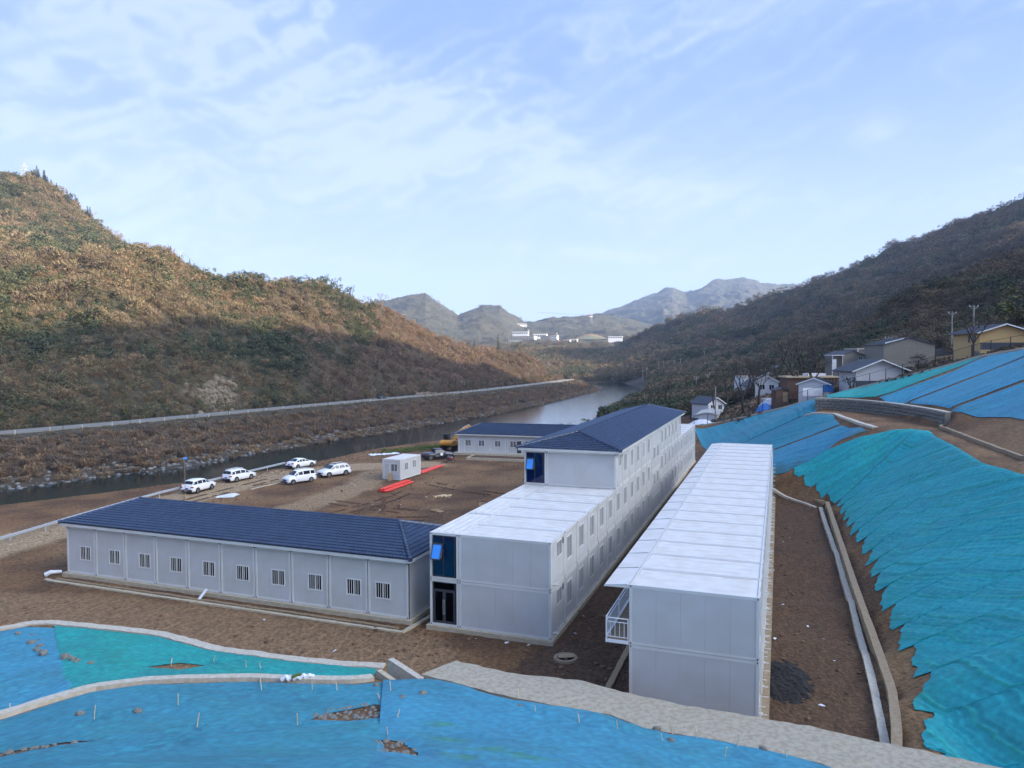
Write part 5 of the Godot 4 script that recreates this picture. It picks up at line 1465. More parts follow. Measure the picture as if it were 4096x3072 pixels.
	net("far blue and green netting panel under the fence, crossed by pale overlaps", M.net_blue, V([32.6, -117.9, 38, -112.9, 42.6, -108.2, 47.2, -113.4]), V([34.8, -139.8, 42.5, -135.4, 49.5, -130.3, 53.0, -127.7]), 0.25, {"seed": 9, "amp": 0.08, "fine": 0.03, "fs": 1.6, "ft": 0.03, "bands": [4.6, 0.7]})
	net("teal netting strip along the fence kerb of the upper slope", M.net_green, V([49.3, -114.4, 52.5, -112.9, 54.2, -109.0]), V([54.0, -126.6, 61.5, -117.0, 68.2, -106.0]), 0.25, {"seed": 10, "amp": 0.09, "fine": 0.03, "fs": 1.8, "ft": 0.02, "bands": [7.0, 0.4]})
	net("sky blue netting panel of the upper slope, beside the teal strip", M.net_sky, V([54.3, -108.2, 54.1, -104, 53.6, -99.4]), V([68.6, -105.2, 70.4, -101.4, 74, -95]), 0.25, {"seed": 11, "amp": 0.09, "fine": 0.03, "fs": 1.8, "ft": 0.02})
	net("sky blue netting panel of the upper slope, above the stone wall's end", M.net_sky, V([53.5, -98.6, 52.9, -93, 52.4, -87.6]), V([74.4, -94, 75, -86, 74, -78]), 0.25, {"seed": 12, "amp": 0.09, "fine": 0.03, "fs": 1.8, "ft": 0.02})
	net("blue netting panel of the upper slope above the bench ditch, muddy at its foot", M.net_sky, V([52.1, -86.8, 50.4, -74, 47.5, -64]), V([73.6, -77, 70, -66, 63, -52]), 0.25, {"seed": 13, "amp": 0.09, "fine": 0.03, "fs": 1.8, "ft": 0.02, "smear": "end"})
	net("teal netting corner beyond the ditch on the bench", M.net_teal, V([46.3, -59.5, 45, -54, 43, -47]), V([62, -50, 60, -44, 58, -38]), 0.3, {"seed": 14, "amp": 0.09, "fine": 0.03, "fs": 1.8, "ft": 0.02})
	# walls and drains beside the balcony block
	var wl := V([15.6, -29.2, 16.73, -31.35, 18.4, -34.96, 20.63, -41.16, 23.93, -50.49, 28.96, -64.34, 34.85, -80.57])
	solo("retaining_wall", ribbon_mesh(wl, 0.42, 0.72, func(_p): return 0.0, M.concrete_dirty, 1.0, 0.1, 0.7), "low brown concrete wall at the foot of the great teal netting", "wall")
	solo("retaining_wall", ribbon_mesh(V([30.0, -92, 31.2, -89.4, 34.6, -80.9]), 0.42, 0.72, func(_p): return 0.0, M.concrete_dirty, 1.0, 0.1, 0.7), "short brown concrete wall closing the yard behind the balcony block", "wall")
	solo("drain_kerb", ribbon_mesh(V([15.9, -30.6, 16.31, -31.67, 17.82, -35.45, 19.9, -40.87, 22.98, -49.13, 27.18, -60.78, 33.94, -80.14]), 0.36, 0.10, func(p): return maxf(0.0, ground(p.x, p.y)) + 0.03, M.concrete_pale, 0.6, 0.2), "straight pale drain kerb along the gravel strip beside the low brown wall", "kerb")
	solo("drain_kerb", ribbon_mesh(V([29.2, -89.5, 33.5, -80.4]), 0.34, 0.10, func(p): return maxf(0.0, ground(p.x, p.y)) + 0.03, M.concrete_pale, 0.6, 0.2), "short pale drain kerb turning across behind the balcony block", "kerb")
	solo("bench_kerb", ribbon_mesh(V([43.1, -107.4, 46.27, -104.79, 44.39, -94.64, 42.85, -86.29]), 0.7, 0.15, func(p): return ground(p.x, p.y), M.concrete_pale, 0.8, 0.1), "white bent kerb on the bench edge below the stone wall", "kerb")
	solo("slope_kerb", ribbon_mesh(V([36, -141.8, 37.04, -141, 43.26, -136, 49.83, -131, 53.7, -128, 58.11, -123, 62.54, -117, 65.27, -112, 68.49, -107, 71.19, -102, 75, -95, 77, -86]), 0.5, 0.2, func(p): return ground(p.x, p.y), M.concrete_pale, 1.0, 0.1), "long pale kerb along the top of the netted slope under the dark fence", "kerb")
	solo("bench_ditch_wall", ribbon_mesh(V([50.6, -86.0, 49.26, -83.98, 45.03, -71.04, 40.91, -58.31, 37, -46]), 0.35, 0.28, func(p): return ground(p.x, p.y), M.concrete_dirty, 1.0, 0.3), "broken concrete ditch wall along the inner side of the dirt bench", "wall")
	# rubble stone wall, each stone its own piece
	var sw := V([47.4, -114.2, 49.4, -113.2, 51.2, -111.0, 52.4, -107.4, 52.9, -103.0, 52.8, -98.0, 52.3, -93.0, 51.6, -88.6, 50.9, -85.4])
	var st := thing("stone_wall", "curved grey rubble stone wall on the dirt bench between blue nettings", "wall")
	part("mortar_core", ribbon_mesh(sw, 0.6, 2.15, func(_p): return 8.0, M.plaster_grey, 1.0), st)
	part("coping", ribbon_mesh(sw, 0.75, 0.12, func(_p): return 10.15, M.concrete_pale, 1.0, 0.1, 0.02), st)
	var wlen := poly_len(sw)
	for r in 4:
		var x := 0.2
		while x < wlen - 0.2 and st.get_child_count() < 290:
			var w := rng.randf_range(0.45, 0.75)
			var p := poly_at(sw, x / wlen)
			var d := (poly_at(sw, minf(x / wlen + 0.02, 1)) - poly_at(sw, maxf(x / wlen - 0.02, 0))).normalized()
			var s := Vector2(d.y, -d.x)
			if s.dot(-p) < 0: s = -s
			var o := part("stone", stone_mesh(rng.randi() % 5), st)
			o.position = Vector3(p.x + s.x * 0.3, 8.52 + r * 0.47, p.y + s.y * 0.3)
			o.rotation = Vector3(rng.randf() * 0.5, atan2(d.x, d.y) + PI / 2 + rng.randf_range(-0.2, 0.2), rng.randf() * 0.4)
			o.scale = Vector3(w * 1.1, rng.randf_range(0.5, 0.62), 0.42)
			x += w * 0.98
	# fence on the kerb: posts, rails and mesh wires
	var fe := V([35.5, -142.6, 37.3, -141.6, 43.6, -136.7, 50.2, -131.7, 54.2, -128.6, 58.7, -123.6, 63.2, -117.5, 66.0, -112.4, 69.2, -107.3, 72.0, -102.2, 76, -95])
	var ft := thing("wire_fence", "dark wire fence on posts along the top of the netted slope", "fence")
	var fl := poly_len(fe)
	var np := 24
	var tops := []
	for i in np + 1:
		var p := poly_at(fe, float(i) / np)
		var y := ground(p.x, p.y)
		b = MB.new()
		b.bx(-0.045, 0.045, -0.3, 2.05, -0.045, 0.045)
		part("fence_post", cached("fpost", func(): return b.mesh(M.fence_dark)), ft, Vector3(p.x, y, p.y))
		tops.append(Vector3(p.x, y, p.y))
	for i in np:
		b = MB.new()
		for h in [0.12, 1.98]: b.beam(tops[i] + Vector3(0, h, 0), tops[i + 1] + Vector3(0, h, 0), 0.04, 0.05)
		for k in 9: b.beam(tops[i] + Vector3(0, 0.12 + k * 0.21, 0), tops[i + 1] + Vector3(0, 0.12 + k * 0.21, 0), 0.005, 0.005)
		for k in 12:
			var q: Vector3 = (tops[i] as Vector3).lerp(tops[i + 1], (k + 1) / 13.0)
			b.beam(q + Vector3(0, 0.12, 0), q + Vector3(0, 1.98, 0), 0.005, 0.005)
		part("fence_mesh", b.mesh(M.fence_dark), ft)

func build_site() -> void:
	# brick-lined drains round the cabin row and between the blocks
	var dk := func(_p): return 0.0
	solo("foundation_drain", ribbon_mesh(V([-35.6, -55.3, -34.9, -54.9, -6.75, -44.3, -5.2, -47.4, -3.9, -50.5]), 0.28, 0.1, dk, M.concrete, 0.4, 0.3), "concrete and brick drain edging round the blue-roofed cabin row", "drain")
	solo("foundation_drain", ribbon_mesh(V([4.75, -36.4, 6.6, -41.5, 9.0, -48]), 0.3, 0.14, dk, M.timber, 0.3, 0.2), "narrow brick drain edging beside the balcony block's corner", "drain")
	# bricks of the drain edge in front of the cabin row
	var br := thing("brick_edging", "row of pale bricks along the drain before the blue-roofed cabin row", "brick edging")
	var bm := cached("brick", func():
		var b := MB.new()
		b.bx(-0.06, 0.06, -0.03, 0.05, -0.12, 0.12)
		return b.mesh(M.concrete_dirty))
	for i in 190:
		var f := i / 190.0
		var p := Vector2(-34.7, -55.25).lerp(Vector2(-7.0, -44.85), f)
		part("brick", bm, br, Vector3(p.x, ground(p.x, p.y) + 0.06 + rng.randf() * 0.02, p.y), rng.randf_range(-0.15, 0.15) - 0.36)
	tyre_tracks()
	# manhole
	var mh := thing("manhole", "round concrete manhole with broken cover in dirt before the two blocks", "manhole", Vector3(2.95, ground(2.95, -40.4), -40.4))
	var b := MB.new()
	for i in 20:
		var a0 := TAU * i / 20.0
		var a1 := TAU * (i + 1) / 20.0
		var o0 := Vector3(cos(a0), 0, sin(a0))
		var o1 := Vector3(cos(a1), 0, sin(a1))
		b.quad(o1 * 0.66 + Vector3(0, 0.12, 0), o0 * 0.66 + Vector3(0, 0.12, 0), o0 * 0.48 + Vector3(0, 0.12, 0), o1 * 0.48 + Vector3(0, 0.12, 0))
		b.quad(o0 * 0.7 - Vector3(0, 0.1, 0), o0 * 0.66 + Vector3(0, 0.12, 0), o1 * 0.66 + Vector3(0, 0.12, 0), o1 * 0.7 - Vector3(0, 0.1, 0))
		b.quad(o0 * 0.48 + Vector3(0, 0.12, 0), o0 * 0.48 - Vector3(0, 0.02, 0), o1 * 0.48 - Vector3(0, 0.02, 0), o1 * 0.48 + Vector3(0, 0.12, 0))
	part("concrete_ring", b.mesh(M.concrete_dirty), mh)
	b = MB.new()
	b.disc(Vector3(0, 0.03, 0), Vector3.UP, 0.48, 18)
	part("shaft", b.mesh(M.black), mh)
	b = MB.new()
	b.box(Vector3(0.05, 0.14, -0.12), Vector3(0.9, 0.03, 0.5), Basis(Vector3(0, 0, 1), 0.06))
	part("cover_board", b.mesh(M.timber), mh)
	# stakes
	for p in V([-13.5, -29, -15.8, -27.1, -11.2, -25.4, -7.7, -25.7, -5.4, -29.5, -4.3, -26.4, -4.2, -24.2, -10.9, -31.3, -8.8, -31.6, -7.6, -31.2, -5.2, -30.7, -21.4, -30.6, 0.9, -28.9, 2.6, -27.9, 4, -27.6, 5.6, -26.8, 6.3, -28.4, 7.4, -25.3, 8.4, -27, 10, -26.2, 0.2, -31.4, 7.1, -27.6, -15.8, -38, -17.7, -37.3, -13.6, -36.8, -12.8, -36.6]):
		b = MB.new()
		var lean := Vector3(rng.randf_range(-0.16, 0.16), rng.randf_range(0.34, 0.62), rng.randf_range(-0.16, 0.16))
		var q := Vector3(p.x, ground(p.x, p.y), p.y)
		b.tube([Vector3(0, -0.25, 0), lean * 0.5, lean], 0.022, 0.018, 6)
		solo("bamboo_stake", b.mesh(M.bamboo), "short bamboo stake pegging the netting in front of the buildings", "stake", "bamboo stakes in the netting", "", q)
	# stones
	for p in V([-29.8, -43.5, -27.6, -41.4, -26.7, -40.8, -26.4, -40, -25.5, -39.2, -23.8, -38.4, -23.2, -38, -22.7, -37.6, -21.7, -37.1]):
		put_stone("weight_stone", "brown stone in the diagonal row weighing down green netting", p, rng.randf_range(0.35, 0.6), "stones holding the netting overlap")
	for p in V([-14.5, -27.8, -16.8, -27.9, -6.1, -32.1, -4.5, -29.3, -3.8, -30.2, -11.5, -32.8, -19.7, -32.2, -16.2, -23.1, 5.7, -28.6, 9.4, -27, 5.9, -26.9, 0.3, -29.8]):
		put_stone("loose_stone", "single loose brown stone lying on blue netting", p, rng.randf_range(0.25, 0.45), "loose stones on the blue netting")
	var xs := []
	var cs := []
	for i in 260:
		var p := Vector2(rng.randf_range(-7.6, -4.6), rng.randf_range(-28.9, -26.5))
		if i % 4 == 0: p = Vector2(rng.randf_range(-4.6, -3.0), rng.randf_range(-23.7, -21.2))
		if i % 4 == 1: p = Vector2(rng.randf_range(-17.5, -14.4), rng.randf_range(-24.0, -22.5))
		var s := rng.randf_range(0.05, 0.24)
		xs.append(Transform3D(Basis(Vector3.UP, rng.randf() * TAU).scaled(Vector3(s, s * 0.6, s)), Vector3(p.x, ground(p.x, p.y) + 0.02, p.y)))
		cs.append(Color(0.7, 0.6, 0.5))
	var rub := cached("rubble", func():
		return (stone_mesh(2) as ArrayMesh))
	scatter("rubble", rub, xs, cs, "loose rubble lying in the torn gaps of blue netting", "rubble")
	# clods and gravel on the yard
	xs = []
	cs = []
	var cm := (stone_mesh(1) as ArrayMesh).duplicate()
	var soilm := mat("clod", lin(0.13, 0.075, 0.045), 0.95)
	soilm.vertex_color_use_as_albedo = true
	cm.surface_set_material(0, soilm)
	var nd := noise(91, 0.09, 3)
	for i in 34000:
		var p := Vector2(rng.randf_range(-52, 36), rng.randf_range(-128, -27))
		if i % 3 == 0: p = Vector2(rng.randf_range(-10, 26), rng.randf_range(-70, -29))
		if i % 5 == 0: p = Vector2(-48, -92).lerp(Vector2(-14, -146), rng.randf()) + Vector2(rng.randf_range(-6, 6), rng.randf_range(-5, 5))
		var y := ground(p.x, p.y)
		if y > 0.5 or y < -3.0: continue
		if nd.get_noise_2d(p.x, p.y) < rng.randf_range(-0.5, 0.35): continue
		var s := rng.randf_range(0.04, 0.12) * (1.0 if rng.randf() < 0.9 else 2.6)
		xs.append(Transform3D(Basis(Vector3.UP, rng.randf() * TAU).scaled(Vector3(s, s * 0.6, s)), Vector3(p.x, y + s * 0.15, p.y)))
		var v := rng.randf_range(0.7, 1.7)
		cs.append(Color(v, v, v))
	scatter("soil_clods", cm, xs, cs, "loose clods and gravel strewn over the brown yard", "gravel")
	# white litter
	var lm := cached("litter", func():
		var q := MB.new()
		q.quad(Vector3(-0.5, 0.03, 0.2), Vector3(0.1, 0.01, 0.3), Vector3(0.5, 0.12, 0.0), Vector3(-0.1, 0.1, -0.25))
		q.quad(Vector3(0.1, 0.02, 0.3), Vector3(0.45, 0.06, 0.35), Vector3(0.6, 0.02, 0.05), Vector3(0.5, 0.12, 0.0))
		return q.mesh(M.white_sheet))
	var lp := V([0.9, -42.3, 3.8, -44, 15.6, -43.1, 18.4, -49.2, 18.6, -43.2, 14.6, -36.9, 14.9, -34.8, 17.8, -40, 18.5, -45.4, -2.2, -43.2, 2.6, -45.5, 4.6, -47.0, -0.4, -42.6, 24.6, -66, 26, -68, 27.5, -72, 20.5, -57, -10.2, -41.5, -16, -46.5])
	for i in 26: lp.append(Vector2(rng.randf_range(-24, -2), rng.randf_range(-98, -70)))
	for p in lp:
		var s := rng.randf_range(0.14, 0.34)
		var o := solo("litter_scrap", lm, "small white scrap of litter lying on the brown ground", "litter", "white litter on the dirt", "", Vector3(p.x, ground(p.x, p.y) + 0.04, p.y), rng.randf() * TAU)
		o.scale = Vector3(s, s, s)
	# sack of white and green plastic by the kerb
	b = MB.new()
	for i in 5:
		b.tube([Vector3(-0.55 + i * 0.26, 0.05, 0.05 * (i % 2)), Vector3(-0.35 + i * 0.26, 0.2 - 0.03 * (i % 3), 0.03), Vector3(-0.15 + i * 0.26, 0.06, -0.06)], 0.11, 0.07, 7)
	var sk := thing("plastic_sack", "crumpled white and green plastic sack lying on the upper kerb", "sack", Vector3(-10.1, ground(-10.1, -33.2) + 0.15, -33.25), 0.2)
	part("sack_body", b.mesh(M.white_sheet), sk)
	b = MB.new()
	b.tube([Vector3(-0.1, 0.16, 0.05), Vector3(0.25, 0.24, 0.03), Vector3(0.5, 0.14, 0.02)], 0.09, 0.05, 7)
	part("green_print", b.mesh(M.grass_green), sk)
	# dark spoil heap
	var hp := PackedVector3Array()
	var hc := PackedColorArray()
	var hn2 := noise(95, 1.6, 3)
	for j in 26:
		for i in 26:
			var u := i / 25.0 * 2 - 1
			var v := j / 25.0 * 2 - 1
			var x := 14.2 + u * 1.3 + v * 0.9
			var z := -37.6 + v * -2.6 + u * 0.5
			hp.push_back(Vector3(x, ground(x, z) - 0.08 + 0.30 * clampf(1.15 - u * u - v * v + 0.4 * hn2.get_noise_2d(x, z), 0, 1) + 0.14 * hn2.get_noise_2d(x * 2, z * 2) * clampf(1.2 - u * u - v * v, 0, 1), z))
			hc.push_back(Color(0.035, 0.032, 0.03) * (1.0 + 0.5 * hn2.get_noise_2d(x * 3, z * 3)))
	solo("spoil_heap", grid_mesh(26, 26, hp, hc, M.soil), "low heap of black gravel on the strip beside the balcony block", "heap")
	# loose white angle profile on the plinth of the cabin row
	b = MB.new()
	b.beam(Vector3(0, 0.02, 0), Vector3(0.5, 0.55, -0.75), 0.22, 0.03)
	solo("metal_offcut", b.mesh(M.white_paint), "white metal offcut leaning on the plinth of the blue-roofed cabin row", "offcut", "", "", Vector3(-21.9, 0.0, -50.4), 0.3)
	b = MB.new()
	b.tube([Vector3(0, 0, 0), Vector3(0.35, 0.18, -0.1), Vector3(0.95, 0.1, -0.5)], 0.20, 0.12, 8)
	solo("white_bag", b.mesh(M.white_sheet), "white bag lying at the left end of the blue-roofed cabin row", "bag", "", "", Vector3(-36.2, 0.12, -56.2), 0.0)
	# guard rail
	var gl := V([-49.5, -50, -46.6, -62, -45, -74, -42.83, -86.04, -39.4, -98, -34.86, -112.0])
	var gr := thing("guard_rail", "galvanised steel guard rail along the sandy lane by the river", "guard rail")
	var rl := poly_len(gl)
	var gn := int(rl / 4.0)
	for i in gn:
		var p := poly_at(gl, float(i) / gn)
		var q := poly_at(gl, (i + 1.0) / gn)
		b = MB.new()
		var d3 := Vector3(q.x - p.x, 0, q.y - p.y).normalized()
		var sd := Vector3(-d3.z, 0, d3.x)
		var prof := [[0.0, 0.50], [0.05, 0.55], [0.05, 0.60], [0.0, 0.65], [0.05, 0.70], [0.05, 0.75], [0.0, 0.80]]
		for k in 6:
			var a0: Vector3 = sd * prof[k][0] + Vector3(0, prof[k][1], 0)
			var a1: Vector3 = sd * prof[k + 1][0] + Vector3(0, prof[k + 1][1], 0)
			b.quad(Vector3(p.x, 0, p.y) + a0, Vector3(q.x, 0, q.y) + a0, Vector3(q.x, 0, q.y) + a1, Vector3(p.x, 0, p.y) + a1)
		part("rail_beam", b.mesh(M.steel), gr)
		part("rail_post", cached("gpost", func():
			var g := MB.new()
			g.tube([Vector3(0, -0.3, 0), Vector3(0, 0.78, 0)], 0.06, 0.06, 8)
			return g.mesh(M.steel)), gr, Vector3(p.x - sd.x * 0.09, ground(p.x, p.y), p.y - sd.z * 0.09))
	# slim lamp post
	var lpst := thing("lamp_post", "slim brown lamp post with small flat panel standing by the lane", "lamp post", Vector3(-38.1, ground(-38.1, -84.8), -84.8))
	b = MB.new()
	b.tube([Vector3(0, -0.2, 0), Vector3(0, 1.1, 0)], 0.05, 0.05, 8)
	b.tube([Vector3(0, 1.1, 0), Vector3(0.02, 5.1, 0)], 0.03, 0.022, 8)
	part("pole", b.mesh(M.timber), lpst)
	b = MB.new()
	b.box(Vector3(0.1, 5.2, 0.05), Vector3(0.42, 0.04, 0.30), Basis(Vector3.RIGHT, 0.5))
	b.box(Vector3(0.05, 4.98, 0.12), Vector3(0.22, 0.07, 0.12))
	part("solar_panel", b.mesh(M.film_blue), lpst)
	# red pipes
	var bun := [[Vector2(-16.1, -91.0), Vector2(-13.75, -97.8), 10], [Vector2(-13.3, -105.3), Vector2(-10.9, -112.4), 6]]
	for bi in 2:
		var q: Array = bun[bi]
		var d: Vector2 = ((q[1] as Vector2) - q[0]).normalized()
		var s := Vector2(-d.y, d.x)
		for i in int(q[2]):
			var low := i % 7
			var lay := i / 7
			var off := (low - 3 + 0.5 * lay) * 0.23 + rng.randf_range(-0.04, 0.04)
			var a: Vector2 = (q[0] as Vector2) + s * off + d * rng.randf_range(-0.5, 0.5)
			var c: Vector2 = (q[1] as Vector2) + s * (off * 0.8 + rng.randf_range(-0.15, 0.15))
			b = MB.new()
			var A3 := Vector3(a.x, 0.11 + lay * 0.19 + maxf(0, ground(a.x, a.y)), a.y)
			var C3 := Vector3(c.x, 0.11 + lay * 0.19 + maxf(0, ground(c.x, c.y)), c.y)
			b.tube([A3, C3], 0.095, 0.095, 10, false)
			b.tube([C3, A3], 0.08, 0.08, 10, false)
			solo("red_pipe", b.mesh(M.pipe_red), ["long red plastic pipe in the bundle before the small cabin", "long red plastic pipe in the bundle behind the small cabin"][bi], "pipe", ["red pipes before the small cabin", "red pipes behind the small cabin"][bi])
	for p in V([-8.96, -87.3, -8.6, -87.5, -8.3, -87.4, -7.75, -87.5]):
		b = MB.new()
		b.tube([Vector3(-0.15, 0.14, 0.55), Vector3(0.15, 0.14, -0.55)], 0.14, 0.14, 12)
		solo("timber_log", b.mesh(M.wood_pale), "short pale peeled log lying on the dirt yard", "log", "pale logs on the yard", "", Vector3(p.x, ground(p.x, p.y), p.y), rng.randf_range(-0.6, -0.3))
	for i in 4:
		b = MB.new()
		b.bx(-1.1 + i * 0.12, 1.0 - i * 0.2, 0.02 + i * 0.055, 0.068 + i * 0.055, -0.6, 0.6)
		solo("foam_board", b.mesh(M.foam), "pale insulation board in the small pile beside the sandy lane", "board", "pale boards piled by the lane", "", Vector3(-34.6 + i * 0.25, 0.03, -88.0 - i * 0.2), 0.2 + i * 0.2)
	# cardboard
	for p in V([-8.2, -79.5, -5.5, -72.8, -3.4, -83]):
		b = MB.new()
		b.box(Vector3(0, 0.06, 0), Vector3(1.4, 0.03, 0.8), Basis(Vector3(0, 0, 1), 0.05))
		b.box(Vector3(0.3, 0.14, 0.1), Vector3(0.7, 0.03, 0.6), Basis(Vector3(0, 0, 1), -0.12))
		solo("cardboard_scrap", b.mesh(M.cardboard), "flattened brown cardboard scrap lying on the dirt yard", "cardboard", "cardboard on the yard", "", Vector3(p.x, ground(p.x, p.y), p.y), rng.randf() * 3.0)
	# white tarpaulin on the ground by the river
	var tp := PackedVector3Array()
	for j in 14:
		for i in 20:
			var u := i / 19.0
			var v := j / 13.0
			var p := Vector2(-24.2, -124.2).lerp(Vector2(-19.8, -126.8), u) + Vector2(0.5, 0.85) * (v - 0.5) * 2.0
			tp.push_back(Vector3(p.x, ground(p.x, p.y) + 0.1 + 0.22 * absf(hn2.get_noise_2d(p.x * 0.8, p.y * 0.8)) + 0.1 * hn2.get_noise_2d(p.x * 2, p.y * 2), p.y))
	solo("white_tarpaulin", grid_mesh(20, 14, tp, PackedColorArray(), M.white_sheet), "crumpled white tarpaulin on the dirt near the river bank", "tarpaulin")
	# concrete slab edge by the lane
	solo("lane_edge", ribbon_mesh(V([-33.4, -93.0, -31.6, -97.6, -30.2, -100.6]), 0.3, 0.05, func(p): return ground(p.x, p.y), M.concrete, 0.5, 0.4), "grey broken concrete edge along the sandy lane beside the white van", "kerb")

func tyre_tracks() -> void:
	var b := MB.new()
	var nn := noise(123, 0.5, 3)
	for a in [[-20.5, -78, -15.5, -84, -13.8, -92], [-18.8, -77.2, -14.0, -83, -12.4, -91], [-14.5, -74.5, -13.5, -82, -16.5, -90], [-12.9, -74.3, -11.9, -82, -14.9, -90.6], [-21, -84, -16, -80, -10, -78], [-20.6, -85.6, -15.4, -81.7, -9.6, -79.6], [-24, -72, -18, -75.5, -9, -75], [-23.6, -73.7, -17.6, -77.1, -8.8, -76.6], [-11, -96, -6, -90, -1, -88], [-10, -97.4, -5, -91.6, -0.6, -89.5], [-41, -80, -37, -92, -34, -101], [-39.2, -80, -35.2, -92, -32.3, -101]]:
		var c := Curve2D.new()
		var p0 := Vector2(a[0], a[1])
		var p1 := Vector2(a[2], a[3])
		var p2 := Vector2(a[4], a[5])
		for k in 30:
			var f := k / 29.0
			c.add_point(p0.lerp(p1, f).lerp(p1.lerp(p2, f), f))
		var L2 := c.get_baked_length()
		var s := 0.0
		while s < L2 - 0.1:
			var p := c.sample_baked(s)
			var q := c.sample_baked(s + 0.06)
			var d := (q - p).normalized()
			var x := Vector2(-d.y, d.x)
			p += x * nn.get_noise_1d(s) * 0.12
			var y := ground(p.x, p.y)
			if nn.get_noise_2d(s * 0.4, a[0]) > -0.1:
				var v := 0.115 + 0.06 * nn.get_noise_2d(p.x * 3, p.y * 3)
				b.col = Color(v * 1.6, v * 0.9, v * 0.5)
				for e in [-1.0, 1.0]: # squeezed-up lips and lug marks
					b.box(Vector3(p.x + x.x * e * 0.17, y + 0.012, p.y + x.y * e * 0.17), Vector3(0.07, 0.05 + 0.03 * nn.get_noise_2d(s, e), 0.27), Basis(Vector3.UP, atan2(d.x, d.y) + 0.3 * nn.get_noise_2d(s * 2, e)))
				b.box(Vector3(p.x, y + 0.004, p.y), Vector3(0.26, 0.03, 0.06), Basis(Vector3.UP, atan2(d.x, d.y) + 0.5))
			s += 0.24
	solo("tyre_tracks", b.mesh(M.soil), "muddy tyre tracks pressed across the brown yard", "tracks", "", "stuff")

# ---------------------------------------------------------------- vehicles
func smooth_mesh(b: MB, m: Material) -> Mesh:
	var st := SurfaceTool.new()
	st.begin(Mesh.PRIMITIVE_TRIANGLES)
	st.set_smooth_group(0)
	for p in b.v: st.add_vertex(p)
	st.index()
	st.generate_normals()
	st.set_material(m)
	return st.commit()
func wheel(root: Node3D, at: Vector3, r: float, w: float, side: float) -> void:
	var k := Node3D.new()
	k.name = "wheel"
	root.add_child(k, true)
	k.position = at
	part("tyre", cached("tyre%.2f" % r, func():
		var b := MB.new()
		b.tube([Vector3(-w / 2, 0, 0), Vector3(-w / 2 + 0.03, 0, 0)], r * 0.92, r, 18)
		b.tube([Vector3(-w / 2 + 0.03, 0, 0), Vector3(w / 2 - 0.03, 0, 0)], r, r, 18)
		b.tube([Vector3(w / 2 - 0.03, 0, 0), Vector3(w / 2, 0, 0)], r, r * 0.92, 18)
		return b.mesh(M.tyre)), k)
	part("rim", cached("rim%.2f_%d" % [r, int(side)], func():
		var b := MB.new()
		var x := side * (w / 2 + 0.004)
		for i in 5:
			var a := TAU * i / 5.0
			b.beam(Vector3(x, 0, 0), Vector3(x, cos(a) * r * 0.62, sin(a) * r * 0.62), 0.07, 0.02, Vector3.RIGHT)
		b.tube([Vector3(x - side * 0.03, 0, 0), Vector3(x + side * 0.003, 0, 0)], r * 0.2, r * 0.16, 10)
		var o := b.ring(Vector3(x, 0, 0), Vector3.RIGHT, r * 0.70, 18)
		var i2 := b.ring(Vector3(x, 0, 0), Vector3.RIGHT, r * 0.58, 18)
		for i in 18: b.quad(o[i], o[(i + 1) % 18], i2[(i + 1) % 18], i2[i])
		return b.mesh(M.rim)), k)
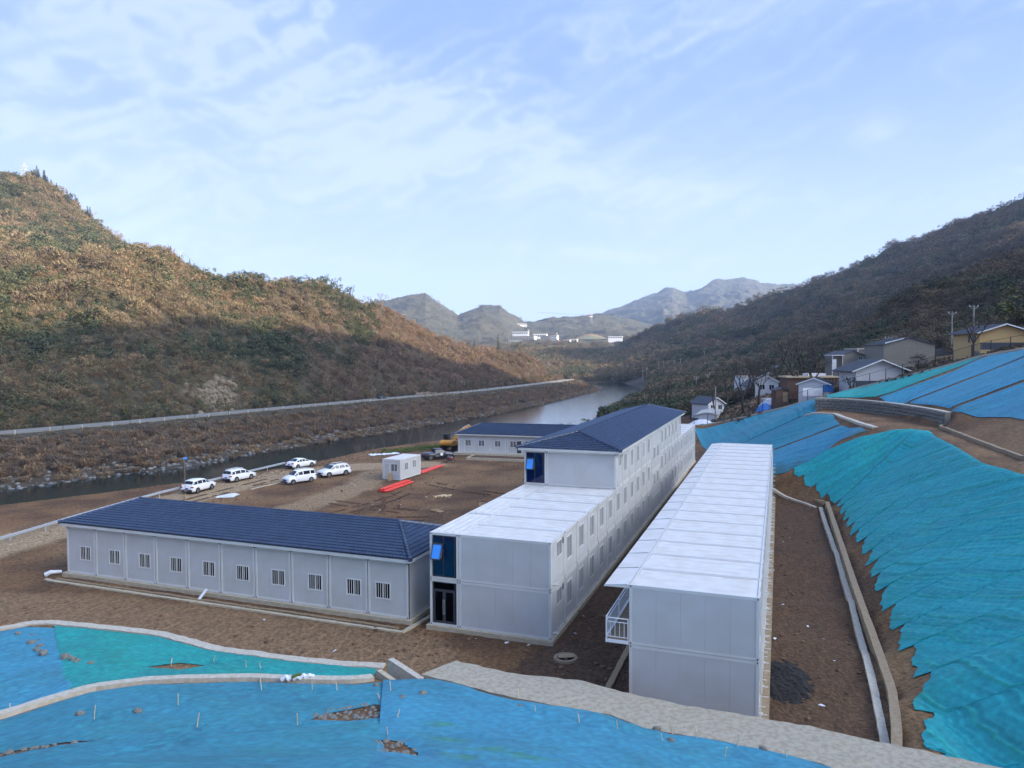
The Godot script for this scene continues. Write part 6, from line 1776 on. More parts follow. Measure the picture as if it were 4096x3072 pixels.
# st: stations [z, top, half width factor, bottom]; forward is -z. idx: [windscreen foot, windscreen head, roof end, rear glass foot]
func car(label: String, cat: String, at: Vector2, dir: Vector2, st: Array, hw: float, belt: float, idx: Array, o := {}, group := "white cars parked by the lane") -> void:
	var root := thing(cat.replace(" ", "_"), label, cat, Vector3(at.x, maxf(0.0, ground(at.x, at.y)) + 0.02, at.y), atan2(-dir.x, -dir.y), group)
	var paint: Material = o.get("paint", M.car_white)
	var rings := []
	for s in st:
		var top: float = s[1]
		var w: float = hw * s[2]
		var bl := minf(belt, top - 0.07)
		var k := clampf((top - belt) / 0.5, 0, 1)
		var wt := lerpf(w * 0.93, w * 0.74, k)
		var bt: float = s[3]
		rings.append([Vector3(0, bt, s[0]), Vector3(w * 0.86, bt, s[0]), Vector3(w * 0.985, bt + 0.13, s[0]), Vector3(w, lerpf(bt, bl, 0.55), s[0]), Vector3(w * 0.965, bl, s[0]), Vector3(wt, top - 0.05 - 0.02 * k, s[0]), Vector3(wt * 0.8, top, s[0]), Vector3(0, top + 0.025, s[0])])
	var b := MB.new()
	for i in rings.size() - 1:
		for j in 7:
			var p: Vector3 = rings[i][j]
			var q: Vector3 = rings[i][j + 1]
			var r: Vector3 = rings[i + 1][j + 1]
			var t: Vector3 = rings[i + 1][j]
			b.quad(p, t, r, q)
			var mx := Vector3(-1, 1, 1)
			b.quad(q * mx, r * mx, t * mx, p * mx)
	for e in [0, rings.size() - 1]:
		for j in range(1, 7):
			var c: Vector3 = rings[e][0]
			b.tri(c, rings[e][j], rings[e][j + 1]); b.tri(c, rings[e][j + 1] * Vector3(-1, 1, 1), rings[e][j] * Vector3(-1, 1, 1))
	part("body", smooth_mesh(b, paint), root)
	# glass
	var wf: int = idx[0]
	var wh: int = idx[1]
	var re: int = idx[2]
	var rf: int = idx[3]
	for pr in [["windscreen", wf, wh], ["rear_window", rf, re]]:
		var A: Array = rings[pr[1]]
		var B: Array = rings[pr[2]]
		b = MB.new()
		var lo0 := (A[5] as Vector3).lerp(B[5], 0.12)
		var hi0 := (A[5] as Vector3).lerp(B[5], 0.93)
		var lo1 := (A[7] as Vector3).lerp(B[7], 0.10)
		var hi1 := (A[7] as Vector3).lerp(B[7], 0.93)
		var nrm := Vector3(0, 0.018, -0.014 if pr[0] == "windscreen" else 0.014)
		var f := 0.93
		for sx in [1.0, -1.0]:
			var l0 := Vector3(lo0.x * f * sx, lo0.y + 0.03, lo0.z) + nrm
			var h0 := Vector3(hi0.x * f * sx, hi0.y + 0.03, hi0.z) + nrm
			b.quad(l0, lo1 + nrm, hi1 + nrm, h0)
		part(pr[0], b.mesh(M.car_glass), root)
	for sx in [1.0, -1.0]:
		for i in range(wh - 1, re + 1):
			if i + 1 > rf: continue
			var A: Array = rings[i]
			var B: Array = rings[i + 1]
			var g := 0.06 if i >= wh else 0.30
			var e := 0.06 if i < re else 0.40
			var q := []
			for v in [[g, 0.14], [1.0 - e, 0.14], [1.0 - e, 0.86], [g, 0.86]]:
				var pa := (A[4] as Vector3).lerp(A[5], v[1])
				var pb := (B[4] as Vector3).lerp(B[5], v[1])
				var pt := pa.lerp(pb, v[0])
				q.append(Vector3((pt.x + 0.012) * sx, pt.y, pt.z))
			if (q[3] as Vector3).y - (q[0] as Vector3).y < 0.05 and (q[2] as Vector3).y - (q[1] as Vector3).y < 0.05: continue
			b = MB.new()
			b.quad(q[0], q[1], q[2], q[3])
			part("side_window", b.mesh(M.car_glass), root)
	# lower cladding, bumpers, lights, plates
	var zf: float = st[0][0]
	var zr: float = st[-1][0]
	b = MB.new()
	b.bx(-hw * 0.9, hw * 0.9, 0.2, 0.34, zf + 0.25, zr - 0.25)
	b.bx(-hw * 0.78, hw * 0.78, 0.26, 0.42, zf - 0.02, zf + 0.2)
	b.bx(-hw * 0.8, hw * 0.8, 0.26, 0.44, zr - 0.2, zr + 0.02)
	part("lower_cladding", b.mesh(M.tyre), root)
	b = MB.new()
	b.bx(-hw * 0.5, hw * 0.5, 0.5, 0.68, zf - 0.03, zf + 0.05)
	part("grille", b.mesh(M.black), root)
	for sx in [1.0, -1.0]:
		b = MB.new()
		b.box(Vector3(sx * hw * 0.74, 0.70, zf + 0.10), Vector3(0.40, 0.13, 0.26), Basis(Vector3.UP, -sx * 0.35))
		part("headlight", b.mesh(M.lamp_clear), root)
		b = MB.new()
		b.box(Vector3(sx * hw * 0.80, 0.88, zr - 0.09), Vector3(0.34, 0.14, 0.22), Basis(Vector3.UP, sx * 0.35))
		part("tail_light", b.mesh(M.lamp_red), root)
		b = MB.new()
		b.box(Vector3(sx * (hw + 0.08), belt + 0.05, st[wf][0] + 0.35), Vector3(0.2, 0.13, 0.09))
		part("wing_mirror", b.mesh(paint), root)
	for q in [[zf - 0.035, 0.44], [zr + 0.028, 0.72]]:
		b = MB.new()
		b.box(Vector3(0, q[1], q[0]), Vector3(0.44, 0.14, 0.01))
		part("number_plate", b.mesh(M.plate_blue), root)
	var wb: float = o.get("base", 2.72)
	var wr: float = o.get("r", 0.34)
	var zc: float = o.get("wc", 0.02)
	for z in [-wb / 2 + zc, wb / 2 + zc]:
		for sx in [1.0, -1.0]:
			b = MB.new()
			b.tube([Vector3(sx * (hw - 0.1), wr, z), Vector3(sx * (hw + 0.006), wr, z)], wr + 0.07, wr + 0.07, 18)
			part("wheel_arch", b.mesh(M.tyre), root)
			wheel(root, Vector3(sx * (hw - 0.09), wr, z), wr, 0.22, sx)
	if o.has("rails"):
		for sx in [1.0, -1.0]:
			b = MB.new()
			var y: float = st[wh + 1][1] + 0.06
			b.tube([Vector3(sx * hw * 0.62, y - 0.05, st[wh][0] + 0.2), Vector3(sx * hw * 0.62, y, st[wh][0] + 0.5), Vector3(sx * hw * 0.62, y, st[re][0] - 0.4), Vector3(sx * hw * 0.62, y - 0.06, st[re][0] - 0.1)], 0.022, 0.022, 6)
			part("roof_rail", b.mesh(M.steel), root)
	if o.has("sunroof"):
		b = MB.new()
		var y: float = st[wh + 1][1] + 0.034
		b.bx(-hw * 0.5, hw * 0.5, y - 0.008, y, st[wh][0] + 0.15, st[wh][0] + 1.5)
		part("sunroof", b.mesh(M.car_glass), root)
	if o.has("cross"):
		b = MB.new()
		var y: float = st[wh + 1][1] + 0.08
		for z in [0.3, 0.9, 1.5]: b.bx(-hw * 0.64, hw * 0.64, y - 0.015, y + 0.02, st[wh][0] + z - 0.05, st[wh][0] + z + 0.05)
		part("roof_rack", b.mesh(M.white_paint), root)
	if o.has("bed"):
		b = MB.new()
		b.bx(-hw * 0.84, hw * 0.84, 1.0, 1.035, st[rf][0] + 0.12, zr - 0.1)
		part("cargo_bed", b.mesh(M.black), root)
		for sx in [1.0, -1.0]:
			b = MB.new()
			b.disc(Vector3(sx * (hw + 0.012), 0.86, -0.30), Vector3(sx, 0, 0), 0.26, 20)
			part("round_emblem", b.mesh(M.white_paint), root)
			b = MB.new()
			for k in 5: b.box(Vector3(sx * (hw + 0.014), 0.62, 0.15 + k * 0.13), Vector3(0.006, 0.13, 0.08))
			part("side_lettering", b.mesh(M.steel), root)

func excavator() -> void:
	var o := thing("excavator", "yellow tracked excavator with black cab parked behind the far cabin row", "excavator", Vector3(-11.2, ground(-11.2, -131.4), -131.6), -0.25)
	for s in [-1.0, 1.0]:
		var b := MB.new()
		b.bx(s * 1.1 - 0.25, s * 1.1 + 0.25, 0.12, 0.72, -1.5, 1.5)
		b.tube([Vector3(s * 1.1 - 0.25, 0.42, -1.5), Vector3(s * 1.1 + 0.25, 0.42, -1.5)], 0.36, 0.36, 14)
		b.tube([Vector3(s * 1.1 - 0.25, 0.42, 1.5), Vector3(s * 1.1 + 0.25, 0.42, 1.5)], 0.36, 0.36, 14)
		for k in 16: b.bx(s * 1.1 - 0.27, s * 1.1 + 0.27, 0.74, 0.80, -1.5 + k * 0.2, -1.42 + k * 0.2)
		part("track", b.mesh(M.tyre), o)
	var b := MB.new()
	b.tube([Vector3(0, 0.7, 0), Vector3(0, 1.0, 0)], 0.6, 0.6, 16)
	part("turntable", b.mesh(M.black), o)
	b = MB.new()
	b.bx(-1.25, 1.25, 1.0, 1.85, 0.2, 1.9); b.bx(-0.2, 1.25, 1.0, 1.6, -1.2, 0.2)
	b.tube([Vector3(-1.2, 1.42, 1.9), Vector3(1.2, 1.42, 1.9)], 0.42, 0.42, 12)
	part("upper_body", b.mesh(M.yellow_paint), o)
	b = MB.new()
	b.bx(-1.25, -0.3, 1.0, 1.35, -1.3, 0.2)
	b.bx(-1.22, -1.16, 1.35, 2.75, -1.25, -1.18); b.bx(-0.39, -0.33, 1.35, 2.75, -1.25, -1.18); b.bx(-1.22, -1.16, 1.35, 2.75, 0.1, 0.17); b.bx(-0.39, -0.33, 1.35, 2.75, 0.1, 0.17)
	b.bx(-1.28, -0.28, 2.75, 2.86, -1.3, 0.25)
	part("cab", b.mesh(M.black), o)
	b = MB.new()
	b.bx(-1.19, -0.36, 1.36, 2.74, -1.22, 0.14)
	part("cab_glass", b.mesh(M.car_glass), o)
	b = MB.new()
	b.beam(Vector3(0.2, 1.5, -0.9), Vector3(1.3, 3.3, -2.0), 0.42, 0.5)
	b.beam(Vector3(1.3, 3.3, -2.0), Vector3(2.7, 4.1, -3.0), 0.4, 0.45)
	part("boom", b.mesh(M.yellow_paint), o)
	b = MB.new()
	b.beam(Vector3(2.65, 4.15, -3.0), Vector3(3.4, 2.0, -3.8), 0.34, 0.4)
	part("stick", b.mesh(M.yellow_paint), o)
	b = MB.new()
	b.tube([Vector3(0.9, 2.2, -1.3), Vector3(1.9, 4.0, -2.4)], 0.07, 0.05, 8)
	b.tube([Vector3(1.6, 3.8, -2.3), Vector3(2.7, 4.4, -3.0)], 0.07, 0.05, 8)
	part("hydraulic_ram", b.mesh(M.steel), o)
	b = MB.new()
	b.bx(2.9, 3.9, 1.2, 2.0, -4.3, -3.5)
	part("bucket", b.mesh(M.dark_frame), o)
func motorcycle() -> void:
	var o := thing("motorcycle", "dark red motorcycle standing in front of the dark pickup", "motorcycle", Vector3(-10.0, ground(-10, -115.6) + 0.02, -115.6), -PI / 2 - 0.22)
	for z in [-0.62, 0.62]:
		var k := Node3D.new()
		k.name = "wheel"
		o.add_child(k, true)
		k.position = Vector3(0, 0.3, z)
		var b := MB.new()
		var ro := b.ring(Vector3.ZERO, Vector3.RIGHT, 0.30, 18)
		for i in 18: b.tube([ro[i], ro[(i + 1) % 18]], 0.045, 0.045, 6, false)
		part("tyre", b.mesh(M.tyre), k)
		b = MB.new()
		for i in 6:
			var a := TAU * i / 6.0
			b.tube([Vector3.ZERO, Vector3(0, cos(a) * 0.27, sin(a) * 0.27)], 0.012, 0.012, 5)
		part("rim", b.mesh(M.rim), k)
	var b := MB.new()
	b.box(Vector3(0, 0.78, -0.12), Vector3(0.26, 0.22, 0.46)); b.box(Vector3(0, 0.62, 0.62), Vector3(0.18, 0.05, 0.6)); b.box(Vector3(0, 0.62, -0.55), Vector3(0.2, 0.35, 0.1), Basis(Vector3.RIGHT, 0.3))
	part("fuel_tank", b.mesh(M.motor_red), o)
	b = MB.new()
	b.box(Vector3(0, 0.76, 0.36), Vector3(0.26, 0.1, 0.62))
	part("saddle", b.mesh(M.black), o)
	b = MB.new()
	b.box(Vector3(0, 0.4, 0.0), Vector3(0.26, 0.32, 0.4))
	b.tube([Vector3(0, 0.3, -0.62), Vector3(0, 0.95, -0.38)], 0.03, 0.03, 6); b.tube([Vector3(0, 0.3, 0.62), Vector3(0, 0.55, 0.1), Vector3(0, 0.85, -0.36)], 0.03, 0.03, 6)
	b.tube([Vector3(0.12, 0.25, 0.1), Vector3(0.14, 0.25, 0.75)], 0.05, 0.05, 7)
	part("engine_frame", b.mesh(M.dark_frame), o)
	b = MB.new()
	b.tube([Vector3(-0.36, 1.02, -0.28), Vector3(0, 0.98, -0.38), Vector3(0.36, 1.02, -0.28)], 0.018, 0.018, 6)
	part("handlebar", b.mesh(M.steel), o)
	b = MB.new()
	b.box(Vector3(0, 0.86, -0.47), Vector3(0.17, 0.17, 0.1))
	part("headlight", b.mesh(M.lamp_clear), o)

func build_vehicles() -> void:
	var suv := [[-2.32, 0.62, 0.80, 0.30], [-2.25, 0.84, 0.90, 0.24], [-1.75, 0.99, 0.98, 0.22], [-1.15, 1.07, 1.0, 0.22], [-0.35, 1.58, 1.0, 0.22], [0.35, 1.68, 1.0, 0.22], [1.3, 1.66, 1.0, 0.22], [1.85, 1.58, 0.98, 0.22], [2.18, 1.16, 0.94, 0.24], [2.30, 0.98, 0.90, 0.28], [2.34, 0.60, 0.86, 0.34]]
	car("white sport utility car with its tail to the lamp post, last along the guard rail", "car", Vector2(-39.6, -92.0), Vector2(0.228, -0.974), suv, 0.92, 1.06, [3, 4, 7, 8])
	car("white estate car with a roof rack beside the guard rail", "car", Vector2(-37.5, -100.1), Vector2(0.40, -0.914), [[-2.35, 0.60, 0.80, 0.28], [-2.28, 0.80, 0.90, 0.22], [-1.75, 0.95, 0.98, 0.2], [-1.2, 1.03, 1.0, 0.2], [-0.35, 1.56, 1.0, 0.2], [0.5, 1.66, 1.0, 0.2], [1.5, 1.64, 1.0, 0.2], [2.02, 1.56, 0.98, 0.2], [2.28, 1.10, 0.95, 0.22], [2.36, 0.95, 0.92, 0.26], [2.40, 0.58, 0.88, 0.32]], 0.90, 1.0, [3, 4, 7, 8], {"rails": 1, "cross": 1})
	car("low white saloon car where the guard rail ends", "car", Vector2(-32.3, -111.5), Vector2(0.52, -0.854), [[-2.35, 0.55, 0.78, 0.28], [-2.28, 0.72, 0.88, 0.2], [-1.75, 0.88, 0.98, 0.18], [-1.05, 0.97, 1.0, 0.18], [-0.15, 1.40, 1.0, 0.18], [0.45, 1.47, 1.0, 0.18], [1.0, 1.42, 1.0, 0.18], [1.80, 1.08, 0.98, 0.18], [2.2, 1.04, 0.93, 0.22], [2.30, 0.92, 0.9, 0.26], [2.34, 0.55, 0.86, 0.32]], 0.89, 0.94, [3, 4, 6, 7], {"r": 0.32})
	car("white people carrier van with roof rails facing out of the yard", "van", Vector2(-28.7, -98.0), Vector2(-0.677, 0.736), [[-2.12, 0.62, 0.82, 0.26], [-2.05, 0.86, 0.92, 0.2], [-1.6, 1.04, 0.98, 0.2], [-1.25, 1.10, 1.0, 0.2], [-0.55, 1.66, 1.0, 0.2], [0.2, 1.76, 1.0, 0.2], [1.3, 1.75, 1.0, 0.2], [1.95, 1.68, 0.98, 0.2], [2.15, 1.16, 0.96, 0.22], [2.2, 0.98, 0.94, 0.26], [2.22, 0.58, 0.9, 0.32]], 0.85, 1.06, [3, 4, 7, 8], {"rails": 1, "base": 2.7, "r": 0.31})
	car("white sport utility car with sunroof parked behind the white van", "car", Vector2(-25.3, -103.5), Vector2(-0.70, 0.715), suv, 0.93, 1.06, [3, 4, 7, 8], {"rails": 1, "sunroof": 1, "r": 0.36})
	car("dark pickup truck with round white door emblem before the far cabins", "pickup truck", Vector2(-12.2, -120.1), Vector2(0.91, -0.415), [[-2.6, 0.66, 0.82, 0.36], [-2.5, 0.92, 0.92, 0.3], [-1.95, 1.06, 0.98, 0.28], [-1.3, 1.12, 1.0, 0.28], [-0.55, 1.68, 1.0, 0.28], [0.1, 1.76, 1.0, 0.28], [0.75, 1.74, 1.0, 0.28], [0.95, 1.14, 1.0, 0.28], [1.6, 1.14, 1.0, 0.3], [2.55, 1.14, 0.98, 0.34], [2.6, 0.6, 0.95, 0.4]], 0.93, 1.10, [3, 4, 6, 7], {"paint": M.car_dark, "bed": 1, "base": 3.1, "r": 0.38, "wc": 0.0}, "")
	excavator()
	motorcycle()
	# dark bin beside the parked cars
	var b := MB.new()
	b.box(Vector3(0, 0.55, 0), Vector3(1.5, 1.1, 1.0)); b.box(Vector3(0.1, 1.18, 0.05), Vector3(1.1, 0.2, 0.7), Basis(Vector3.UP, 0.3))
	solo("skip_bin", b.mesh(M.dark_frame), "dark metal skip behind the nose of the white car with sunroof", "skip", "", "", Vector3(-26.6, 0.0, -106.4), 0.6)

# ---------------------------------------------------------------- village, poles, far buildings
# gabled house: front gable faces +z of the node; wall from y0 to eave, ridge along z
func house(called: String, label: String, at: Vector3, w: float, dp: float, eave: float, ridge: float, turn: float, wm: Material, rm: Material, o := {}) -> Node3D:
	var h := thing(called, label, "house", at, turn)
	var b := MB.new()
	var y0 := -2.5
	var hw := w / 2
	b.quad(Vector3(-hw, y0, 0), Vector3(hw, y0, 0), Vector3(hw, eave, 0), Vector3(-hw, eave, 0))
	b.tri(Vector3(-hw, eave, 0), Vector3(hw, eave, 0), Vector3(0, ridge, 0))
	b.quad(Vector3(hw, y0, -dp), Vector3(-hw, y0, -dp), Vector3(-hw, eave, -dp), Vector3(hw, eave, -dp))
	b.tri(Vector3(hw, eave, -dp), Vector3(-hw, eave, -dp), Vector3(0, ridge, -dp))
	b.quad(Vector3(hw, y0, 0), Vector3(hw, y0, -dp), Vector3(hw, eave, -dp), Vector3(hw, eave, 0))
	b.quad(Vector3(-hw, y0, -dp), Vector3(-hw, y0, 0), Vector3(-hw, eave, 0), Vector3(-hw, eave, -dp))
	part("wall", b.mesh(wm), h)
	var ov: float = o.get("over", 0.5)
	var sl := (ridge - eave) / hw
	for s in [-1.0, 1.0]:
		b = MB.new()
		var e := Vector3(s * (hw + ov), eave - sl * ov + 0.05, ov)
		var r := Vector3(0, ridge + 0.05, ov)
		var back := Vector3(0, 0, -dp - 2 * ov)
		var up := Vector3(0, 0.14, 0)
		b.quad(e + up, r + up, r + up + back, e + up + back)
		b.quad(r, e, e + back, r + back)
		b.quad(e, r, r + up, e + up)
		b.quad(e + back, e, e + up, e + up + back)
		b.quad(r + back, e + back, e + up + back, r + up + back)
		# raised tile ribs down the slope
		var n := int(dp / 0.6)
		for i in n:
			var zz := Vector3(0, 0.15, -(i + 0.5) * (dp + 2 * ov) / n)
			b.beam(e + zz, r + zz, 0.12, 0.07)
		part("roof", b.mesh(rm), h)
		if o.has("trim"):
			b = MB.new()
			b.beam(e + Vector3(0, 0.06, 0.03), r + Vector3(0, 0.06, 0.03), 0.05, 0.2)
			part("barge_board", b.mesh(M.white_paint), h)
	for wd in o.get("windows", []):
		b = MB.new()
		b.bx(wd[0], wd[0] + wd[2], wd[1], wd[1] + wd[3], 0.01, 0.05)
		part("window", b.mesh(M.car_glass), h)
		b = MB.new()
		for q in [[wd[0] - 0.06, wd[0]], [wd[0] + wd[2], wd[0] + wd[2] + 0.06], [wd[0] + wd[2] / 2 - 0.03, wd[0] + wd[2] / 2 + 0.03]]: b.bx(q[0], q[1], wd[1] - 0.06, wd[1] + wd[3] + 0.06, 0.0, 0.07)
		part("window_frame", b.mesh(M.white_paint), h)
	return h
func block(called: String, label: String, cat: String, at: Vector3, w: float, dp: float, hh: float, turn: float, wm: Material, rows: int, cols: int, group := "") -> Node3D:
	var h := thing(called, label, cat, at, turn, group)
	var b := MB.new()
	b.bx(-w / 2, w / 2, -9.0, hh, -dp, 0)
	part("wall", b.mesh(wm), h)
	b = MB.new()
	b.bx(-w / 2 - 0.15, w / 2 + 0.15, hh + 0.003, hh + 0.35, -dp - 0.15, 0.15)
	part("roof", b.mesh(M.concrete_pale), h)
	if rows > 0:
		var wn := cached("blockwin%.1f_%.1f" % [w / cols, hh / rows], func():
			var q := MB.new()
			q.bx(-w / cols * 0.33, w / cols * 0.33, hh / rows * 0.25, hh / rows * 0.72, 0.02, 0.08)
			return q.mesh(M.car_glass))
		for r in rows:
			for c in cols: part("window", wn, h, Vector3(-w / 2 + (c + 0.5) * w / cols, r * hh / rows, 0))
	return h
func utility_pole(label: String, at: Vector3, hh: float, arms: int, turn := 0.3, m: Material = null, group := "utility poles in the village") -> void:
	var o := thing("utility_pole", label, "utility pole", at, turn, group)
	var b := MB.new()
	b.tube([Vector3(0, -1.0, 0), Vector3(0, hh, 0)], 0.16, 0.11, 8)
	part("pole", b.mesh(m if m else M.pole), o)
	for k in arms:
		b = MB.new()
		var y := hh - 0.25 - k * 0.75
		if k == 0:
			b.beam(Vector3(0, y - 0.5, 0), Vector3(-0.9, y, 0), 0.05, 0.05)
			b.beam(Vector3(0, y - 0.5, 0), Vector3(0.9, y, 0), 0.05, 0.05)
		b.beam(Vector3(-0.95 + 0.2 * k, y, 0), Vector3(0.95 - 0.2 * k, y, 0), 0.07, 0.07)
		part("cross_arm", b.mesh(M.pole), o)
		for x in [-0.85, 0.0, 0.85]:
			b = MB.new()
			b.tube([Vector3(x * (1.0 - 0.2 * k), y + 0.05, 0), Vector3(x * (1.0 - 0.2 * k), y + 0.3, 0)], 0.07, 0.05, 6)
			part("insulator", b.mesh(M.white_paint), o)
func pylon(label: String, at: Vector3, hh: float) -> void:
	var o := thing("lattice_pylon", label, "pylon", at, 0.4)
	var b := MB.new()
	var w := hh * 0.14
	var n := 7
	for i in n:
		var y0 := hh * i / n
		var y1 := hh * (i + 1) / n
		var a := w * (1.0 - 0.85 * float(i) / n)
		var c := w * (1.0 - 0.85 * float(i + 1) / n)
		for s in [[1, 1], [1, -1], [-1, -1], [-1, 1]]:
			var t: Array = [s[1], -s[0]]
			b.beam(Vector3(s[0] * a, y0, s[1] * a), Vector3(s[0] * c, y1, s[1] * c), hh * 0.012, hh * 0.012)
			b.beam(Vector3(s[0] * a, y0, s[1] * a), Vector3(t[0] * c, y1, t[1] * c), hh * 0.008, hh * 0.008)
	part("lattice", b.mesh(M.pole), o)
	for y in [0.62, 0.80]:
		b = MB.new()
		b.beam(Vector3(-hh * 0.2, hh * y, 0), Vector3(hh * 0.2, hh * y, 0), hh * 0.02, hh * 0.02)
		b.beam(Vector3(-hh * 0.2, hh * y, 0), Vector3(0, hh * (y + 0.06), 0), hh * 0.01, hh * 0.01)
		b.beam(Vector3(hh * 0.2, hh * y, 0), Vector3(0, hh * (y + 0.06), 0), hh * 0.01, hh * 0.01)
		part("cross_arm", b.mesh(M.steel), o)
func wire(label: String, p: Vector3, q: Vector3, sag: float, r := 0.02) -> void:
	var b := MB.new()
	var pts := []
	for i in 13:
		var f := i / 12.0
		pts.append(p.lerp(q, f) - Vector3(0, sag * 4.0 * f * (1.0 - f), 0))
	b.tube(pts, r, r, 4, false)
	solo("power_line", b.mesh(M.fence_dark), label, "power line", "power lines strung between poles")

func build_village() -> void:
	# yellow house above the slope
	var y := house("yellow_house", "yellow rendered house with low gable, blue-grey block base and grey tiled roof", Vector3(80.5, 18.0, -120.0), 7.6, 9.0, 2.5, 3.75, -0.12, M.wall_yellow, M.tile_grey, {"trim": 1, "over": 0.7})
	var blk := cached("blueblock", func():
		var b := MB.new()
		b.bx(0.015, 0.585, 0.012, 0.208, 0.0, 0.05)
		return b.mesh(M.brick_blue))
	var bk := MB.new()
	bk.bx(-3.72, 3.72, -0.35, 0.86, -0.02, 0.02)
	part("mortar", bk.mesh(M.plaster_grey), y)
	for r in 5:
		for c in 12:
			var x := -3.7 + c * 0.6 + (0.3 if r % 2 == 1 else 0.0)
			if x < 3.15: part("block", blk, y, Vector3(x, -0.2 + r * 0.21, 0.012))
	for z in [-1.2, -3.0]:
		bk = MB.new()
		bk.bx(-3.84, -3.8, 0.9, 2.1, z - 0.7, z)
		part("window", bk.mesh(M.dark_frame), y)
	bk = MB.new()
	bk.tube([Vector3(-1.5, 3.0, -5), Vector3(-1.5, 4.5, -5)], 0.16, 0.16, 8)
	part("flue", bk.mesh(M.dark_frame), y)
	var sb := thing("stone_footing", "rough grey stone footing under the yellow house corner", "wall", Vector3(75.4, 15.6, -119.2), -0.12)
	for i in 26:
		var o := part("stone", stone_mesh(rng.randi() % 5), sb)
		o.position = Vector3((i % 6) * 0.42, (i / 6) * 0.42, 0)
		o.scale = Vector3(0.5, 0.5, 0.45)
		o.rotation.y = rng.randf() * 3.0
	# big unrendered grey house
	var g := house("grey_house", "tall unrendered grey cement house with a blank gable wall", Vector3(76.9, 14.8, -142.0), 9.4, 10.0, 4.0, 5.3, -0.1, M.plaster_grey, M.tile_grey, {"over": 0.25})
	bk = MB.new()
	bk.beam(Vector3(-4.5, 4.35, 0.1), Vector3(-1.0, 5.25, 0.1), 0.1, 0.22)
	part("ridge_flashing", bk.mesh(M.white_paint), g)
	bk = MB.new()
	bk.bx(-4.72, 4.72, 1.55, 1.63, 0.0, 0.03)
	part("floor_band", bk.mesh(M.concrete_dirty), g)
	# white gable house by the fence
	var w := house("white_house", "white rendered gable house with dark stained base just behind the fence", Vector3(63.3, 12.2, -126.0), 8.0, 8.0, 2.1, 3.75, -0.08, M.wall_white, M.tile_grey, {"trim": 1, "over": 0.95})
	bk = MB.new()
	bk.bx(-4.02, 4.02, -2.2, 0.25, -0.02, 0.03)
	part("dark_base", bk.mesh(M.brick_blue), w)
	# grey houses to its left
	var a := house("grey_house", "grey cement house with white framed lean-to behind the white gable house", Vector3(70.7, 13.6, -152.0), 4.6, 7.0, 3.2, 4.0, 0.1, M.plaster_grey, M.tile_grey, {"over": 0.2, "windows": [[1.2, 1.9, 0.9, 0.8]]})
	bk = MB.new()
	bk.bx(-4.9, -2.2, 3.15, 3.3, -2.5, 0.6)
	part("lean_to_roof", bk.mesh(M.white_paint), a)
	bk = MB.new()
	bk.tube([Vector3(-4.7, -1.5, 0.4), Vector3(-4.7, 3.2, 0.4)], 0.07, 0.07, 8)
	part("post", bk.mesh(M.white_paint), a)
	bk = MB.new()
	bk.tube([Vector3(-2.5, -1.5, 0.4), Vector3(-2.5, 3.2, 0.4)], 0.07, 0.07, 8)
	part("post", bk.mesh(M.white_paint), a)
	bk = MB.new()
	bk.bx(-4.6, -3.8, 0.0, 2.4, 0.2, 0.3)
	part("white_panel", bk.mesh(M.white_sheet), a)
	var a2 := block("grey_house", "flat-topped unfinished grey storey with white pipes beside the tall grey house", "house", Vector3(75.8, 15.6, -156.0), 4.7, 6.0, 2.4, 0.0, M.plaster_grey, 0, 0)
	for x in [-2.3, 2.35]:
		bk = MB.new()
		bk.tube([Vector3(x, -1, 0.1), Vector3(x, 2.7, 0.1)], 0.09, 0.09, 8)
		part("drain_pipe", bk.mesh(M.white_paint), a2)
	# brick shell under construction
	var br := thing("unfinished_building", "unfinished red brick building with timber-edged flat slab and reinforcing bars", "building", Vector3(58.0, 10.4, -141.0), -0.05)
	bk = MB.new()
	bk.bx(-4.8, 4.8, -2, 2.1, -5, 0)
	part("brick_wall", bk.mesh(M.brick_red), br)
	bk = MB.new()
	bk.bx(-5.1, 5.1, 2.1, 2.4, -5.3, 0.35)
	part("slab_formwork", bk.mesh(M.wood_pale), br)
	for i in 6:
		bk = MB.new()
		bk.tube([Vector3(-4.4 + i * 1.75, 2.4, -0.6), Vector3(-4.4 + i * 1.75, 3.1, -0.6)], 0.06, 0.06, 6)
		part("column_starter", bk.mesh(M.timber), br)
	bk = MB.new()
	bk.bx(-0.5, 3.0, 2.42, 2.9, -4.5, -1.5)
	part("tarpaulin", bk.mesh(M.white_sheet), br)
	for i in 4:
		bk = MB.new()
		bk.beam(Vector3(2.0 + i * 0.7, -1.5, 1.2), Vector3(2.6 + i * 0.6, 2.2, 0.4), 0.08, 0.08)
		part("prop", bk.mesh(M.timber), br)
	# low house with grey roof, white and blue hoarding before it
	house("low_house", "low house with grey tiled roof behind a white and blue hoarding", Vector3(54.6, 9.9, -132.5), 5.2, 5.0, 1.7, 2.7, -0.55, M.wall_white, M.tile_grey, {"trim": 1, "over": 0.4})
	bk = MB.new()
	bk.bx(0, 3.7, -0.6, 0.85, -0.03, 0.03)
	solo("hoarding_panel", bk.mesh(M.white_sheet), "white hoarding panel in front of the low grey-roofed house", "hoarding", "", "", Vector3(51.9, 10.2, -130.6), 0.12)
	bk = MB.new()
	bk.bx(0, 1.9, -0.6, 0.65, -0.03, 0.03)
	solo("hoarding_panel", bk.mesh(M.blue_tarp), "bright blue hoarding panel beside the white one", "hoarding", "", "", Vector3(55.7, 10.9, -131.0), 0.12)
	var sh := house("brick_shed", "small red brick shed with dark roof and an orange door sheet", Vector3(50.4, 8.8, -136.5), 2.3, 2.5, 1.5, 1.9, 0.0, M.brick_red, M.tile_grey, {"over": 0.25})
	bk = MB.new()
